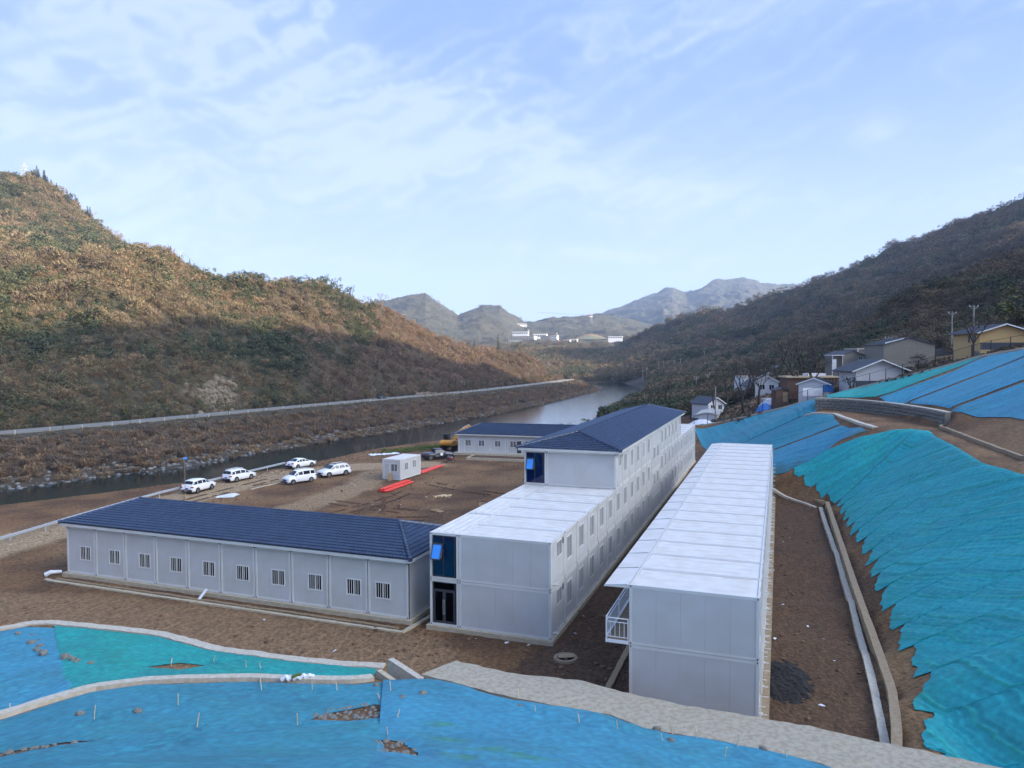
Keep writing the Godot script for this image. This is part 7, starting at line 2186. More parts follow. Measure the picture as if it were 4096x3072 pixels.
	bk.bx(0.1, 1.0, -0.6, 1.2, 0.02, 0.06)
	part("door", bk.mesh(M.timber), sh)
	# white tarpaulined house and heaps
	var th := block("sheeted_house", "tall house wrapped in white sheeting behind the bare trees", "house", Vector3(62.2, 6.5, -190.0), 5.2, 5.0, 4.6, 0.1, M.white_sheet, 0, 0)
	for r in 3:
		bk = MB.new()
		bk.bx(-2.6, 2.6, 1.0 + r * 1.2, 1.06 + r * 1.2, 0.0, 0.06)
		part("sheet_seam", bk.mesh(M.concrete), th)
	house("sheeted_shed", "low shed under white sheeting beside the sheeted house", Vector3(55.2, 4.6, -180.0), 3.4, 4.0, 1.5, 2.4, -0.4, M.white_sheet, M.white_sheet, {"over": 0.2})
	var tn := noise(66, 0.9, 3)
	for q in [[47.3, -137.6, 1.6, 1.7, M.blue_tarp, "blue_tarpaulin", "bright blue tarpaulin humped over a heap behind the fence"], [51.9, -148.0, 2.2, 1.2, M.white_sheet, "white_tarpaulin", "white plastic sheet crumpled over a heap before the brick shed"], [38.2, -148.5, 2.4, 0.9, M.white_sheet, "white_tarpaulin", "grey-white plastic sheet by the long white shed"]]:
		var pp := PackedVector3Array()
		for j in 14:
			for i in 14:
				var u := i / 13.0 * 2 - 1
				var v := j / 13.0 * 2 - 1
				var x: float = q[0] + u * q[2]
				var z: float = q[1] + v * q[2] * 0.8
				pp.push_back(Vector3(x, ground(x, z) + q[3] * clampf(1.1 - u * u - v * v, 0, 1) + 0.25 * tn.get_noise_2d(x * 2, z * 2), z))
		solo(q[5], grid_mesh(14, 14, pp, PackedColorArray(), q[4]), q[6], "tarpaulin")
	house("long_shed", "long low white shed with pale flat roof beyond the netted slope", Vector3(40.6, 3.3, -152.0), 3.6, 12.0, 1.3, 1.7, -0.35, M.wall_white, M.roof_white, {"over": 0.5})
	house("white_shed", "small white-roofed shed next to the long white shed", Vector3(50.4, 3.7, -176.0), 3.0, 4.0, 1.0, 1.5, -0.9, M.wall_white, M.roof_white, {"over": 0.3})
	block("white_tank", "low white rectangular tank behind the fence and bare trees", "tank", Vector3(53.0, 7.0, -150.0), 2.7, 1.4, 0.7, 0.0, M.wall_white, 0, 0)
	house("small_house", "small pale house among trees below the terraced field", Vector3(107, ground(107, -300) + 0.4, -300), 4.2, 5.0, 1.6, 2.4, 0.2, M.wall_white, M.tile_grey, {"over": 0.3})
	for q in [[160.8, -430.0, 5.0, "white hillside house above the terraced field", 2.4], [169.0, -432.0, 6.2, "white hillside house with dark windows beside its neighbour", 2.2], [217.6, -480.0, 8.0, "white hillside farmhouse with a long wall below the mountain", 2.4], [209, -489, 5.0, "small white hillside outbuilding behind the farmhouse", 2.0], [108, -770, 7.0, "white house high among trees near the ridge", 3.0], [560, -760, 9.0, "white house far up the shaded mountain", 3.5]]:
		house("hillside_house", q[3], Vector3(q[0], ground(q[0], q[1]) + 0.2, q[1]), q[2], 5.0, q[4], q[4] + 1.2, 0.2, M.wall_white, M.tile_grey, {"over": 0.4, "windows": [[-1.6, 0.9, 1.0, 1.0], [0.6, 0.9, 1.0, 1.0]]})
	solo("retaining_wall", ribbon_mesh(V([214, -470, 222, -472, 236, -482]), 0.6, 2.0, func(p): return ground(p.x, p.y), M.concrete_pale, 4.0), "long pale terrace wall below the hillside farmhouse", "wall")
	for q in [[45.5, -163.0, 4.2, "white gabled house below the bare leaning pole", 2.2, 0.4], [58.5, -168.0, 5.0, "white house half hidden behind the lopped dark tree", 2.6, -0.3], [69.0, -205.0, 5.5, "white house beyond the sheeted house with a dark roof", 2.6, 0.2], [80.0, -228.0, 6.0, "pale house among utility poles below the terraces", 2.8, -0.2], [62.0, -178.0, 4.0, "low white house beside the sheeted shed", 2.0, 0.5], [97.0, -262.0, 6.0, "white farmhouse under the woodland near the terraces", 2.8, 0.1]]:
		house("village_house", q[3], Vector3(q[0], ground(q[0], q[1]) + 0.3, q[1]), q[2], 6.0, q[4], q[4] + 1.3, q[5], M.wall_white, M.tile_grey, {"trim": 1, "over": 0.4, "windows": [[-1.5, 0.9, 1.0, 1.0], [0.5, 0.9, 1.0, 1.0]]})
	# roads on the right hillside and far bank
	for r in [[[120, -395, 127.2, -430, 129.2, -450, 134.5, -470, 134.4, -500, 130.8, -520, 118, -545], 4.0, M.concrete_pale], [[20, -905, 36.6, -900, 79.2, -880, 127.4, -840, 160.8, -800, 185.6, -780, 215, -760], 5.0, M.concrete_pale]]:
		var o := struct("road", ribbon_mesh(V(r[0]), r[1], 0.25, func(p): return ground(p.x, p.y) + 0.4, r[2], 4.0, 0.05, 2.0))
	struct("road", ribbon_mesh(V([-230, -95, -185, -118, -145, -140, -113.9, -162.5, -99.5, -188, -81.4, -227, -53, -283, -17.7, -350.7, 23.9, -461.5, 40, -515]), 7.5, 0.05, func(_p): return 0.25, M.asphalt, 3.0, 0.0, 0.8))
	var rd := V([-185, -118, -145, -140, -113.9, -162.5, -99.5, -188, -81.4, -227, -53, -283, -17.7, -350.7, 23.9, -461.5])
	var bol := cached("bollard", func():
		var b := MB.new()
		b.bx(-0.09, 0.09, -0.3, 0.8, -0.09, 0.09)
		return b.mesh(M.concrete_pale))
	for i in 56:
		var p := poly_at(rd, (i + 0.5) / 56.0) + Vector2(3.9, 2.4)
		solo("roadside_post", bol, "small white post along the road on the far river bank", "post", "white posts along the far bank road", "", Vector3(p.x, 0.2, p.y))
	car("small dark car driving on the far river bank road", "car", Vector2(-51.0, -287.5), Vector2(0.47, -0.88), [[-2.35, 0.55, 0.78, 0.28], [-2.28, 0.72, 0.88, 0.2], [-1.75, 0.88, 0.98, 0.18], [-1.05, 0.97, 1.0, 0.18], [-0.15, 1.40, 1.0, 0.18], [0.45, 1.47, 1.0, 0.18], [1.0, 1.42, 1.0, 0.18], [1.80, 1.08, 0.98, 0.18], [2.2, 1.04, 0.93, 0.22], [2.30, 0.92, 0.9, 0.26], [2.34, 0.55, 0.86, 0.32]], 0.89, 0.94, [3, 4, 6, 7], {"paint": M.car_dark}, "")
	# poles
	for q in [[65.4, -260.0, 5.9, 2], [72.0, -270.0, 6.0, 2], [87.7, -300.0, 5.0, 2], [87.0, -290.0, 5.6, 2], [105.0, -330.0, 4.5, 1], [82.2, -240.0, 4.6, 1], [89.7, -250.0, 4.6, 1]]:
		utility_pole("concrete utility pole with cross arms among the dark trees beyond the sheeted house", Vector3(q[0], ground(q[0], q[1]), q[1]), q[2], q[3])
	utility_pole("bare leaning concrete pole just behind the fence by the long white shed", Vector3(41.7, 3.5, -150), 7.1, 0, 0.0, null, "")
	utility_pole("utility pole with forked cross arm between grey and yellow houses", Vector3(89.9, 19.0, -150), 6.6, 1, 0.2, null, "")
	utility_pole("tall utility pole with forked cross arm beside the yellow house roof", Vector3(81.7, 18.6, -130), 7.0, 1, 0.2, null, "")
	utility_pole("small utility pole showing above the tall grey house roof", Vector3(84.7, 17.0, -165), 3.9, 1, 0.2, null, "")
	for q in [[-192.4, -330, 6.0], [-188.9, -330, 5.2], [-187.6, -330, 5.2], [-229.7, -340, 6], [-223.8, -340, 5], [-173.3, -345, 5.5], [-157, -350, 7], [-144.8, -355, 6], [-143.4, -355, 6], [-119.1, -380, 6], [-117.4, -380, 6], [-61.6, -420, 6]]:
		utility_pole("pale utility pole standing on the ridge of the sunlit hill", Vector3(q[0], ground(q[0], q[1]), q[1]), q[2], 1, 0.5, M.concrete_pale, "utility poles along the sunlit ridge")
	for q in [[118, -590], [124, -600], [130, -588], [136, -592], [160, -610], [100, -560], [104, -566]]:
		utility_pole("thin pale pole on the shaded lower slope beyond the river bend", Vector3(q[0], ground(q[0], q[1]), q[1]), 9.0, 1, 0.5, M.concrete_pale, "thin poles beyond the river bend")
	pylon("steel lattice pylon on the skyline beside leafless trees", Vector3(-302.2, ground(-302.2, -520), -520), 15.0)
	pylon("steel lattice pylon rising from conifers on the highest shoulder", Vector3(-328.5, ground(-328.5, -500), -500), 12.0)
	pylon("distant lattice pylon on the slope above the factory", Vector3(192, mountain_y(192, -1780) - 1, -1780), 26.0)
	wire("power line over the unfinished village houses", Vector3(84.7, 20.6, -165), Vector3(89.9, 25.4, -150), 0.5)
	wire("power line between the two forked utility poles", Vector3(89.9, 25.4, -150), Vector3(81.7, 25.4, -130), 0.8)
	wire("power line along the sunlit ridge", Vector3(-157, ground(-157, -350) + 7.0, -350), Vector3(-144.8, ground(-144.8, -355) + 6, -355), 0.4, 0.03)
	wire("power line along the falling end of the ridge", Vector3(-143.4, ground(-143.4, -355) + 6, -355), Vector3(-118, ground(-118, -380) + 6, -380), 0.8, 0.03)
	wire("long power line crossing the river beyond the bend", Vector3(20, 50, -560), Vector3(330, 95, -640), 16.0, 0.05)
	# factory on the far plateau
	for q in [["long three-storey factory building with rows of windows", 16.0, 43.0, -1250.0, 44.7, 18.0, 7.0, 3, 14, "concrete_pale"], ["blank grey factory hall beside the long windowed building", 56.0, 43.0, -1225.0, 17.0, 16.0, 7.0, 0, 0, "plaster_grey"], ["white factory block with lit flank next to the grey hall", 70.0, 43.0, -1222.0, 10.0, 14.0, 7.0, 2, 3, "wall_white"], ["small white works building with dark openings before the hall", 66.0, 37.5, -1150.0, 13.5, 9.0, 4.0, 1, 5, "wall_white"], ["white gabled works shed at the plateau edge", 84.0, 36.5, -1132.0, 11.0, 9.0, 4.6, 1, 3, "wall_white"], ["tall white works shed at the right of the plateau edge", 96.0, 36.5, -1135.0, 9.0, 9.0, 5.5, 1, 2, "wall_white"]]:
		block("factory_building", q[0], "factory", Vector3(q[1], q[2], q[3]), q[4], q[5], q[6], -0.3, M[q[9]], q[7], q[8])
	block("factory_building", "white flat factory on the rise behind the long windowed building", "factory", Vector3(16, 57.5, -1400), 30, 12, 5, -0.2, M.wall_white, 1, 7)
	block("factory_building", "blue and white striped hall behind the grey factory hall", "factory", Vector3(51, 50.0, -1345), 25, 12, 6.5, -0.2, M.wall_white, 1, 6)
	block("factory_building", "low white works with curved roofs near the plateau's right end", "factory", Vector3(190, 48.0, -1350), 26, 10, 4.0, -0.2, M.wall_white, 1, 6)
	block("white_building", "white terrace houses on the wooded hill above the factory", "building", Vector3(20, mountain_y(20, -1745) + 1.0, -1745), 32, 8, 4, 0.0, M.wall_white, 1, 8)
	for q in [[30, -1300, 22], [76, -1240, 20], [205, -1200, 18]]:
		var b := MB.new()
		b.tube([Vector3(0, -3, 0), Vector3(0, q[2], 0)], 0.8, 0.5, 8)
		solo("factory_chimney", b.mesh(M.concrete_pale), "slim pale chimney standing above the distant factory", "chimney", "chimneys of the far factory", "", Vector3(q[0], ground(q[0], maxf(q[1], -1290)), q[1]))
	# green netted cutting behind the factory
	var gp := PackedVector3Array()
	var gc := PackedColorArray()
	var gnz := noise(96, 0.05, 3)
	for j in 16:
		for i in 30:
			var u := i / 29.0 * 2 - 1
			var v := j / 15.0
			gp.push_back(Vector3(160 + u * 36.0, 50 + v * 11.0 * (1.0 - pow(absf(u), 1.6)), -1470 - v * 26.0))
			gc.push_back(Color(0.21, 0.25, 0.15).lerp(Color(0.34, 0.22, 0.13), clampf((v - 0.55) * 5.0 + 2.0 * gnz.get_noise_2d(u * 40, v * 40), 0, 1)))
	struct("cut_hillside", grid_mesh(30, 16, gp, gc, M.hill))

# ---------------------------------------------------------------- vegetation
func leafy(seed_: int, kind: int) -> Mesh:
	return cached("veg%d_%d" % [kind, seed_], func():
		var r := RandomNumberGenerator.new()
		r.seed = 900 + seed_ * 13 + kind * 101
		var b := MB.new()
		if kind == 0:      # leafless brush: many thin upright twigs, some with dry leaves
			for i in 14:
				var a := r.randf() * TAU
				var p := Vector3(cos(a), 0, sin(a)) * r.randf() * 0.2
				var d := Vector3(cos(a) * r.randf_range(0.0, 0.5), 1.0, sin(a) * r.randf_range(0.0, 0.5)).normalized()
				var s := Vector3(r.randf() - 0.5, 0, r.randf() - 0.5).normalized() * 0.012
				var v := r.randf_range(0.5, 1.0)
				b.col = Color(v, v, v)
				b.tri(p - s, p + s, p + d * r.randf_range(0.5, 0.95))
			for i in 190:
				var a := r.randf() * TAU
				var e := r.randf_range(0.0, 1.45)
				var rad := r.randf_range(0.55, 1.0)
				var p := Vector3(cos(a) * cos(e) * 0.42 * rad, 0.12 + sin(e) * 0.62 * rad, sin(a) * cos(e) * 0.42 * rad)
				var d := Vector3(cos(a) * 0.7 + r.randfn() * 0.4, r.randf_range(0.2, 1.0), sin(a) * 0.7 + r.randfn() * 0.4).normalized()
				var s := d.cross(Vector3(r.randfn(), r.randfn(), r.randfn())).normalized() * r.randf_range(0.012, 0.035)
				var v := r.randf_range(0.55, 1.45)
				b.col = Color(v, v * r.randf_range(0.92, 1.05), v * r.randf_range(0.85, 1.1))
				b.tri(p - s, p + s, p + d * r.randf_range(0.06, 0.16))
		elif kind == 1:    # leafy crown: clumps of small leaves
			for c in 11:
				var a := r.randf() * TAU
				var q := sqrt(r.randf()) * 0.36
				var o := Vector3(cos(a) * q, r.randf_range(0.22, 0.85) - q * 0.5, sin(a) * q)
				var cr := r.randf_range(0.10, 0.2)
				for i in 22:
					var d := Vector3(r.randfn(), r.randfn() * 0.8, r.randfn()).normalized()
					var p := o + d * cr * r.randf_range(0.5, 1.0)
					var t := d.cross(Vector3(r.randfn(), r.randfn(), r.randfn())).normalized() * r.randf_range(0.03, 0.06)
					var u := (d * 0.5 + Vector3(0, 0.3, 0)).cross(t).normalized() * r.randf_range(0.03, 0.06)
					var v := r.randf_range(0.6, 1.4)
					b.col = Color(v, v, v * 0.95)
					b.tri(p - t, p + t, p + u + d * 0.03)
		elif kind == 2:    # arching dry grass
			for i in 46:
				var a := r.randf() * TAU
				var p := Vector3(cos(a), 0, sin(a)) * r.randf() * 0.25
				var d := Vector3(cos(a), 0, sin(a))
				var h := r.randf_range(0.4, 0.95)
				var s := Vector3(-d.z, 0, d.x) * r.randf_range(0.015, 0.035)
				var m := p + d * 0.16 + Vector3(0, h * 0.75, 0)
				var e := p + d * r.randf_range(0.35, 0.65) + Vector3(0, h * r.randf_range(0.5, 0.85), 0)
				var v := r.randf_range(0.65, 1.35)
				b.col = Color(v, v, v)
				b.quad(p - s, p + s, m + s, m - s)
				b.tri(m - s, m + s, e)
		else:              # conifer: drooping tiers of needles
			for t in 9:
				var y := 0.12 + t * 0.095
				var rad := 0.48 * (1.0 - t / 9.6)
				var n := 18 - t
				for i in n:
					var a := TAU * i / n + r.randf() * 0.5
					var d := Vector3(cos(a), -0.25, sin(a))
					var l := rad * r.randf_range(0.7, 1.15)
					var s := Vector3(-sin(a), 0, cos(a)) * r.randf_range(0.025, 0.045)
					var p := Vector3(0, y + r.randf() * 0.05, 0)
					var v := r.randf_range(0.6, 1.35)
					b.col = Color(v, v, v)
					b.tri(p - s * 0.4, p + d * l - s, p + d * l + s)
					b.tri(p, p + d * l * 0.8 + Vector3(0, 0.05, 0) - s, p + d * l * 0.8 + Vector3(0, 0.05, 0) + s)
			b.tri(Vector3(-0.03, 0.85, 0), Vector3(0.03, 0.85, 0), Vector3(0, 1.05, 0))
		return b.mesh(M.leafy))
# leafless tree: trunk and forking limbs
func branch(b: MB, r: RandomNumberGenerator, p: Vector3, d: Vector3, l: float, w: float, depth: int, up: float) -> void:
	var m := p + d * l * 0.5 + Vector3(r.randfn(), r.randfn() * 0.3, r.randfn()) * l * 0.06
	var q := p + d * l + Vector3(r.randfn(), 0, r.randfn()) * l * 0.08
	b.tube([p, m, q], w, w * 0.62, 6 if depth > 2 else 4, false)
	if depth <= 0: return
	var n := 2 + (1 if r.randf() < 0.6 else 0)
	for i in n:
		var ax := Vector3(r.randfn(), r.randfn() * 0.3, r.randfn()).normalized()
		var nd := (d + ax * r.randf_range(0.45, 0.85) + Vector3(0, up, 0)).normalized()
		branch(b, r, m.lerp(q, r.randf_range(0.3, 1.0)), nd, l * r.randf_range(0.58, 0.8), w * 0.58, depth - 1, up)
func bare_tree(called: String, label: String, at: Vector3, h: float, w: float, seed_: int, group := "", depth := 5, m: Material = null, up := 0.25) -> void:
	var o := thing(called, label, "tree", at, 0.0, group)
	var r := RandomNumberGenerator.new()
	r.seed = seed_
	var b := MB.new()
	var top := Vector3(r.randfn() * 0.03 * h, h * 0.36, r.randfn() * 0.03 * h)
	b.tube([Vector3(0, -1.0, 0), top * 0.5 + Vector3(r.randfn() * 0.02 * h, 0, 0), top], w, w * 0.7, 8)
	part("trunk", b.mesh(m if m else M.bark), o)
	b = MB.new()
	for i in 3:
		var a := TAU * i / 3.0 + r.randf()
		branch(b, r, top * r.randf_range(0.75, 1.0), Vector3(cos(a) * 0.5, 1.0, sin(a) * 0.5).normalized(), h * 0.26, w * 0.55, depth - 1, up)
	part("crown", b.mesh(m if m else M.bark), o)
func leaf_tree(called: String, label: String, at: Vector3, h: float, wide: float, kind: int, c: Color, seed_: int, group := "") -> void:
	var o := thing(called, label, "tree", at, 0.0, group)
	var b := MB.new()
	b.tube([Vector3(0, -0.8, 0), Vector3(0.02 * h, h * 0.4, 0), Vector3(0, h * 0.75, 0)], h * 0.03, h * 0.012, 6)
	part("trunk", b.mesh(M.bark), o)
	var key := "crownmat%.3f_%.3f_%.3f" % [c.r, c.g, c.b]
	if not M.has(key):
		var m := mat(key, c.linear_to_srgb(), 0.9)
		m.vertex_color_use_as_albedo = true
	var me := (leafy(seed_ % 4, kind) as ArrayMesh).duplicate()
	me.surface_set_material(0, M[key])
	var p := part("crown", me, o, Vector3(0, h * (0.12 if kind != 3 else 0.0), 0))
	p.scale = Vector3(wide, h * 0.98, wide)
	p.rotation.y = seed_ * 1.7

const BROWN := Color(0.185, 0.135, 0.088)
const TAN := Color(0.19, 0.155, 0.085)
const RUST := Color(0.23, 0.135, 0.075)
const OLIVE := Color(0.10, 0.10, 0.045)
const GREEN := Color(0.05, 0.066, 0.032)
const PINK := Color(0.225, 0.15, 0.11)
const GREY := Color(0.15, 0.125, 0.105)

func build_vegetation() -> void:
	var np := noise(501, 0.02, 3)
	var nq := noise(502, 0.011, 3)
	var rd := FAR_ROAD
	var X := [[], [], [], [], [], []]
	var C := [[], [], [], [], [], []]
	var add := func(k: int, p: Vector3, s: float, wide: float, c: Color):
		X[k].append(Transform3D(Basis(Vector3.UP, rng.randf() * TAU).scaled_local(Vector3(s * wide, s, s * wide)), p))
		var v := rng.randf_range(0.75, 1.25)
		C[k].append(Color(c.r * v, c.g * v, c.b * v))
	# --- the sunlit hill across the river
	var made := 0
	var tries := 0
	while made < 32000 and tries < 140000:
		tries += 1
		var x := rng.randf_range(-400, 60)
		var z := rng.randf_range(-570, -95)
		# keep what the valley side shows
		var best := 1e9
		var side := 0.0
		var pt := Vector2(x, z)
		for i in rd.size() - 1:
			var q := Geometry2D.get_closest_point_to_segment(pt, rd[i], rd[i + 1])
			var d := pt.distance_to(q)
			if d < best:
				best = d
				var t: Vector2 = rd[i + 1] - rd[i]
				side = t.cross(pt - rd[i])
		if side > 0 or best < 5.0: continue
		if best > 40.0 and rng.randf() < 0.3: continue
		if best > 330: continue
		var y := ground(x, z)
		var nrm := Vector3(ground(x - 5, z) - ground(x + 5, z), 10, ground(x, z - 5) - ground(x, z + 5))
		if nrm.dot(Vector3(-x, 17 - y, -z)) < -200.0: continue
		var scar := false
		for s in [[-93.0, -231.0, 4.0, 11.0], [-160.0, -179.0, 8.0, 4.0]]:
			if Vector2((x - s[0]) / s[2], (z - s[1]) / s[3]).length() < 1.0: scar = true
		if scar and rng.randf() < 0.8: continue
		made += 1
		var n := np.get_noise_2d(x, z)
		var u := nq.get_noise_2d(x, z)
		var right := clampf((x + 110.0) / 60.0, 0, 1) * clampf((-z - 230) / 60.0, 0, 1)
		var p := Vector3(x, y - 0.3, z)
		var s := rng.randf_range(2.0, 4.2) * (0.75 + 0.5 * clampf(best / 120.0, 0, 1))
		if rng.randf() < 0.10: s *= 1.7
		if n + rng.randf_range(-0.4, 0.4) > 0.24 - 0.22 * clampf((y - 50) / 50.0, 0, 1) and right < 0.75:
			add.call(1, p, s * 1.2, 1.15, GREEN.lerp(OLIVE, rng.randf() * rng.randf()))
		elif right > 0.4 and rng.randf() < 0.75:
			add.call(0, p, s * 1.15, 0.95, PINK.lerp(BROWN, rng.randf()))
		elif u > 0.05:
			add.call(0, p, s * 1.2, 1.0, BROWN.lerp(TAN, rng.randf()))
		elif rng.randf() < 0.45:
			add.call(1, p, s, 1.1, TAN.lerp(OLIVE, rng.randf()))
		else:
			add.call(0 if rng.randf() < 0.7 else 1, p, s, 1.1, RUST.lerp(TAN, rng.randf_range(0.2, 1.0)))
	# --- bank between the far road and the water
	for i in 8600:
		var f := rng.randf()
		var p := poly_at(rd, 0.12 + 0.88 * f)
		var off := rng.randf() * 38.0
		var q := p + Vector2(4.2, 2.6) + Vector2(0.85, 0.55) * off
		var y := ground(q.x, q.y)
		if y < -6.3 or y > 0.4: continue
		var tone := rng.randf()
		if off < 9.0: add.call(2, Vector3(q.x, y - 0.1, q.y), rng.randf_range(0.4, 0.8 + off * 0.06), 1.6, BROWN.lerp(TAN, tone))
		elif y < -4.9: add.call(2, Vector3(q.x, y - 0.1, q.y), rng.randf_range(0.8, 1.5), 1.6, Color(0.30, 0.20, 0.10).lerp(GREY, tone * 0.7))
		elif rng.randf() < 0.55: add.call(2, Vector3(q.x, y - 0.1, q.y), rng.randf_range(1.5, 2.6), 1.3, BROWN.lerp(Color(0.27, 0.165, 0.085), tone))
		else: add.call(0, Vector3(q.x, y - 0.3, q.y), rng.randf_range(1.6, 3.0), 1.2, BROWN.lerp(GREY, tone))
	# --- shaded hills on the right and around the bend
	made = 0
	tries = 0
	while made < 21000 and tries < 80000:
		tries += 1
		var d := rng.randf_range(150, 960)
		if rng.randf() < 0.35: d = rng.randf_range(150, 420)
		var tx := rng.randf_range(0.10, 0.76)
		if rng.randf() < 0.2 and d > 620: tx = rng.randf_range(0.0, 0.2)
		var x := d * tx
		var z := -d
		var y := ground(x, z)
		if y < -5.6: continue
		if tx < (0.125 if d < 345 else 0.187) and d < 600: continue
		if d < 175 and tx < 0.6: continue
		if z > -172 and x < 84: continue
		var nrm := Vector3(ground(x - 6, z) - ground(x + 6, z), 12, ground(x, z - 6) - ground(x, z + 6))
		if nrm.dot(Vector3(-x, 17 - y, -z)) < -300.0: continue
		if x > 118 and x < 190 and z < -290 and z > -430 and nq.get_noise_2d(x * 3, z * 3) > -0.1: continue
		made += 1
		var s := rng.randf_range(2.6, 4.6) * clampf(0.65 + d / 500.0, 0.7, 2.0)
		var n := np.get_noise_2d(x * 0.8, z * 0.8) + rng.randf_range(-0.3, 0.3)
		var p := Vector3(x, y - 0.4, z)
		if n > 0.24 or (d < 330 and tx < 0.42 and n > 0.0): add.call(4, p, s * 1.2, 1.1, GREEN.lerp(OLIVE, rng.randf() * rng.randf()))
		elif n > 0.05: add.call(4, p, s, 1.2, OLIVE.lerp(TAN, rng.randf()))
		else: add.call(3, p, s * 1.2, 1.1, BROWN.lerp(TAN, rng.randf()))
	# --- plateau edge and far hills
	for i in 2600:
		var d := rng.randf_range(640, 1180)
		var x := d * rng.randf_range(-0.14, 0.2)
		var y := ground(x, -d)
		if y < -5.6: continue
		if d > 1060: continue
		add.call(4 if rng.randf() < 0.6 else 3, Vector3(x, y - 0.5, -d), rng.randf_range(4, 8), 1.2, OLIVE.lerp(BROWN, rng.randf()))
	for i in 9000:
		var v := mtn[rng.randi() % mtn.size()]
		var w := mtn[rng.randi() % mtn.size()]
		if absf(v.x / v.z) > 0.62: continue
		v += Vector3(rng.randf_range(-8, 8), 0, rng.randf_range(-8, 8))
		var s := rng.randf_range(4, 7) * (1.0 if v.z > -2300 else 1.4)
		add.call(5, v - Vector3(0, s * 0.25, 0), s, 1.3, BROWN.lerp(OLIVE, rng.randf()))
	scatter("mountain_woodland", leafy(0, 1), X[5], C[5], "hazy woodland dotting the distant mountain ranges", "woodland")
	scatter("hillside_brush", leafy(0, 0), X[0], C[0], "dense leafless brown brush covering the sunlit hill across the river", "brush")
	scatter("hillside_scrub", leafy(1, 1), X[1], C[1], "olive and green scrub mixed through the sunlit hill", "scrub")
	scatter("bank_grass", leafy(2, 2), X[2], C[2], "dry tan grass covering the far river bank below the road", "grass")
	scatter("shaded_brush", leafy(3, 0), X[3], C[3], "leafless brown brush on the shaded mountainside", "brush")
	scatter("shaded_woodland", leafy(2, 1), X[4], C[4], "dark green woodland on the shaded slopes round the river bend", "woodland")
	# --- rocks along the far water line
	var xs := []
	var cs := []
	var rm := (stone_mesh(3) as ArrayMesh).duplicate()
	var rk := mat("shore_rock", lin(0.17, 0.17, 0.165), 0.9)
	rk.vertex_color_use_as_albedo = true
	rm.surface_set_material(0, rk)
	var fw := V([-150, -85, -110, -112, -91.4, -130, -84.4, -140.7, -71.6, -155, -64.5, -179.5, -42, -223.5, -14.4, -284, 19.6, -378, 51.8, -486])
	for i in 2200:
		var q := poly_at(fw, rng.randf()) + Vector2(-0.85, -0.5) * rng.randf_range(-6.0, 3.0)
		var s := rng.randf_range(0.2, 0.9)
		xs.append(Transform3D(Basis(Vector3.UP, rng.randf() * TAU).scaled_local(Vector3(s * 1.4, s * 0.7, s)), Vector3(q.x, maxf(ground(q.x, q.y), -6.1) + 0.05, q.y)))
		var v := rng.randf_range(0.6, 1.3)
		cs.append(Color(v, v, v))
	for i in 420:
		var sc: Array = [[-93.0, -231.0, 5.0, 12.0], [-160.0, -179.0, 11.0, 5.0], [-36.0, -320.0, 10.0, 8.0]][i % 3]
		var q := Vector2(sc[0] + rng.randfn() * sc[2] * 0.5, sc[1] + rng.randfn() * sc[3] * 0.5)
		var s := rng.randf_range(0.5, 2.2)
		xs.append(Transform3D(Basis.from_euler(Vector3(rng.randf(), rng.randf() * TAU, rng.randf())).scaled_local(Vector3(s * 1.3, s * 0.7, s)), Vector3(q.x, ground(q.x, q.y), q.y)))
		var v := rng.randf_range(0.6, 1.2)
		cs.append(Color(v * 1.0, v * 0.8, v * 0.56))
	scatter("shore_rocks", rm, xs, cs, "grey rocks lining the far water and outcropping on the hill", "rocks")
	# --- row of trees along the far bank road
	for i in 44:
		var p := poly_at(rd, 0.16 + 0.80 * (i + rng.randf_range(-0.3, 0.3)) / 44.0) + Vector2(-5.2, -3.2)
		var h := rng.randf_range(4.2, 6.5)
		leaf_tree("roadside_tree", "small round roadside tree at the foot of the sunlit hill", Vector3(p.x, ground(p.x, p.y), p.y), h, h * 0.75, 1, [GREEN, OLIVE, Color(0.11, 0.10, 0.03)][i % 3], i, "trees along the far bank road")
	for i in 30:
		var p := poly_at(rd, 0.16 + 0.80 * (i + rng.randf_range(-0.3, 0.3)) / 30.0) + Vector2(4.8, 3.0)
		bare_tree("roadside_sapling", "thin leafless sapling between the far road and the river", Vector3(p.x, maxf(ground(p.x, p.y), -1.0), p.y), rng.randf_range(2.8, 4.2), 0.07, 700 + i % 5, "saplings along the far bank road", 4)
	# --- skyline trees on the sunlit ridge
	var sky := [["red_tree", "rust red tree standing out on the skyline", -179.2, -345, 8.0, 9.0, 1, RUST], ["ridge_tree", "dense dark evergreen on the ridge beside a pale pole", -168.0, -350, 9.0, 8.0, 1, GREEN], ["ridge_tree", "slim dark tree on the ridge between two poles", -153.7, -352, 7.0, 4.0, 3, GREEN], ["cypress_tree", "tall narrow cypress near the end of the spur", -9.1, -480, 13.0, 6.0, 3, GREEN], ["ridge_tree", "dark pine on the slope of the falling spur", -28.0, -460, 8.0, 6.0, 1, GREEN], ["ridge_tree", "dark pine lower on the pink-brown spur", -23.3, -455, 8.0, 5.0, 3, GREEN], ["ridge_tree", "olive evergreen at the crest where the spur starts to fall", -96.7, -378, 9.0, 7.0, 1, GREEN], ["ridge_tree", "pair-standing dark evergreen at the spur's crest edge", -90.2, -380, 10.0, 7.0, 1, GREEN.lerp(OLIVE, 0.4)], ["ridge_tree", "dark evergreen leaning over the crest's right end", -84.5, -383, 10.5, 6.0, 1, GREEN], ["ridge_tree", "conifer on the shoulder below the first pylon", -309.5, -485, 10.0, 6.0, 3, GREEN], ["ridge_tree", "conifer beside the second lattice pylon", -287.9, -505, 10.0, 6.0, 3, GREEN]]
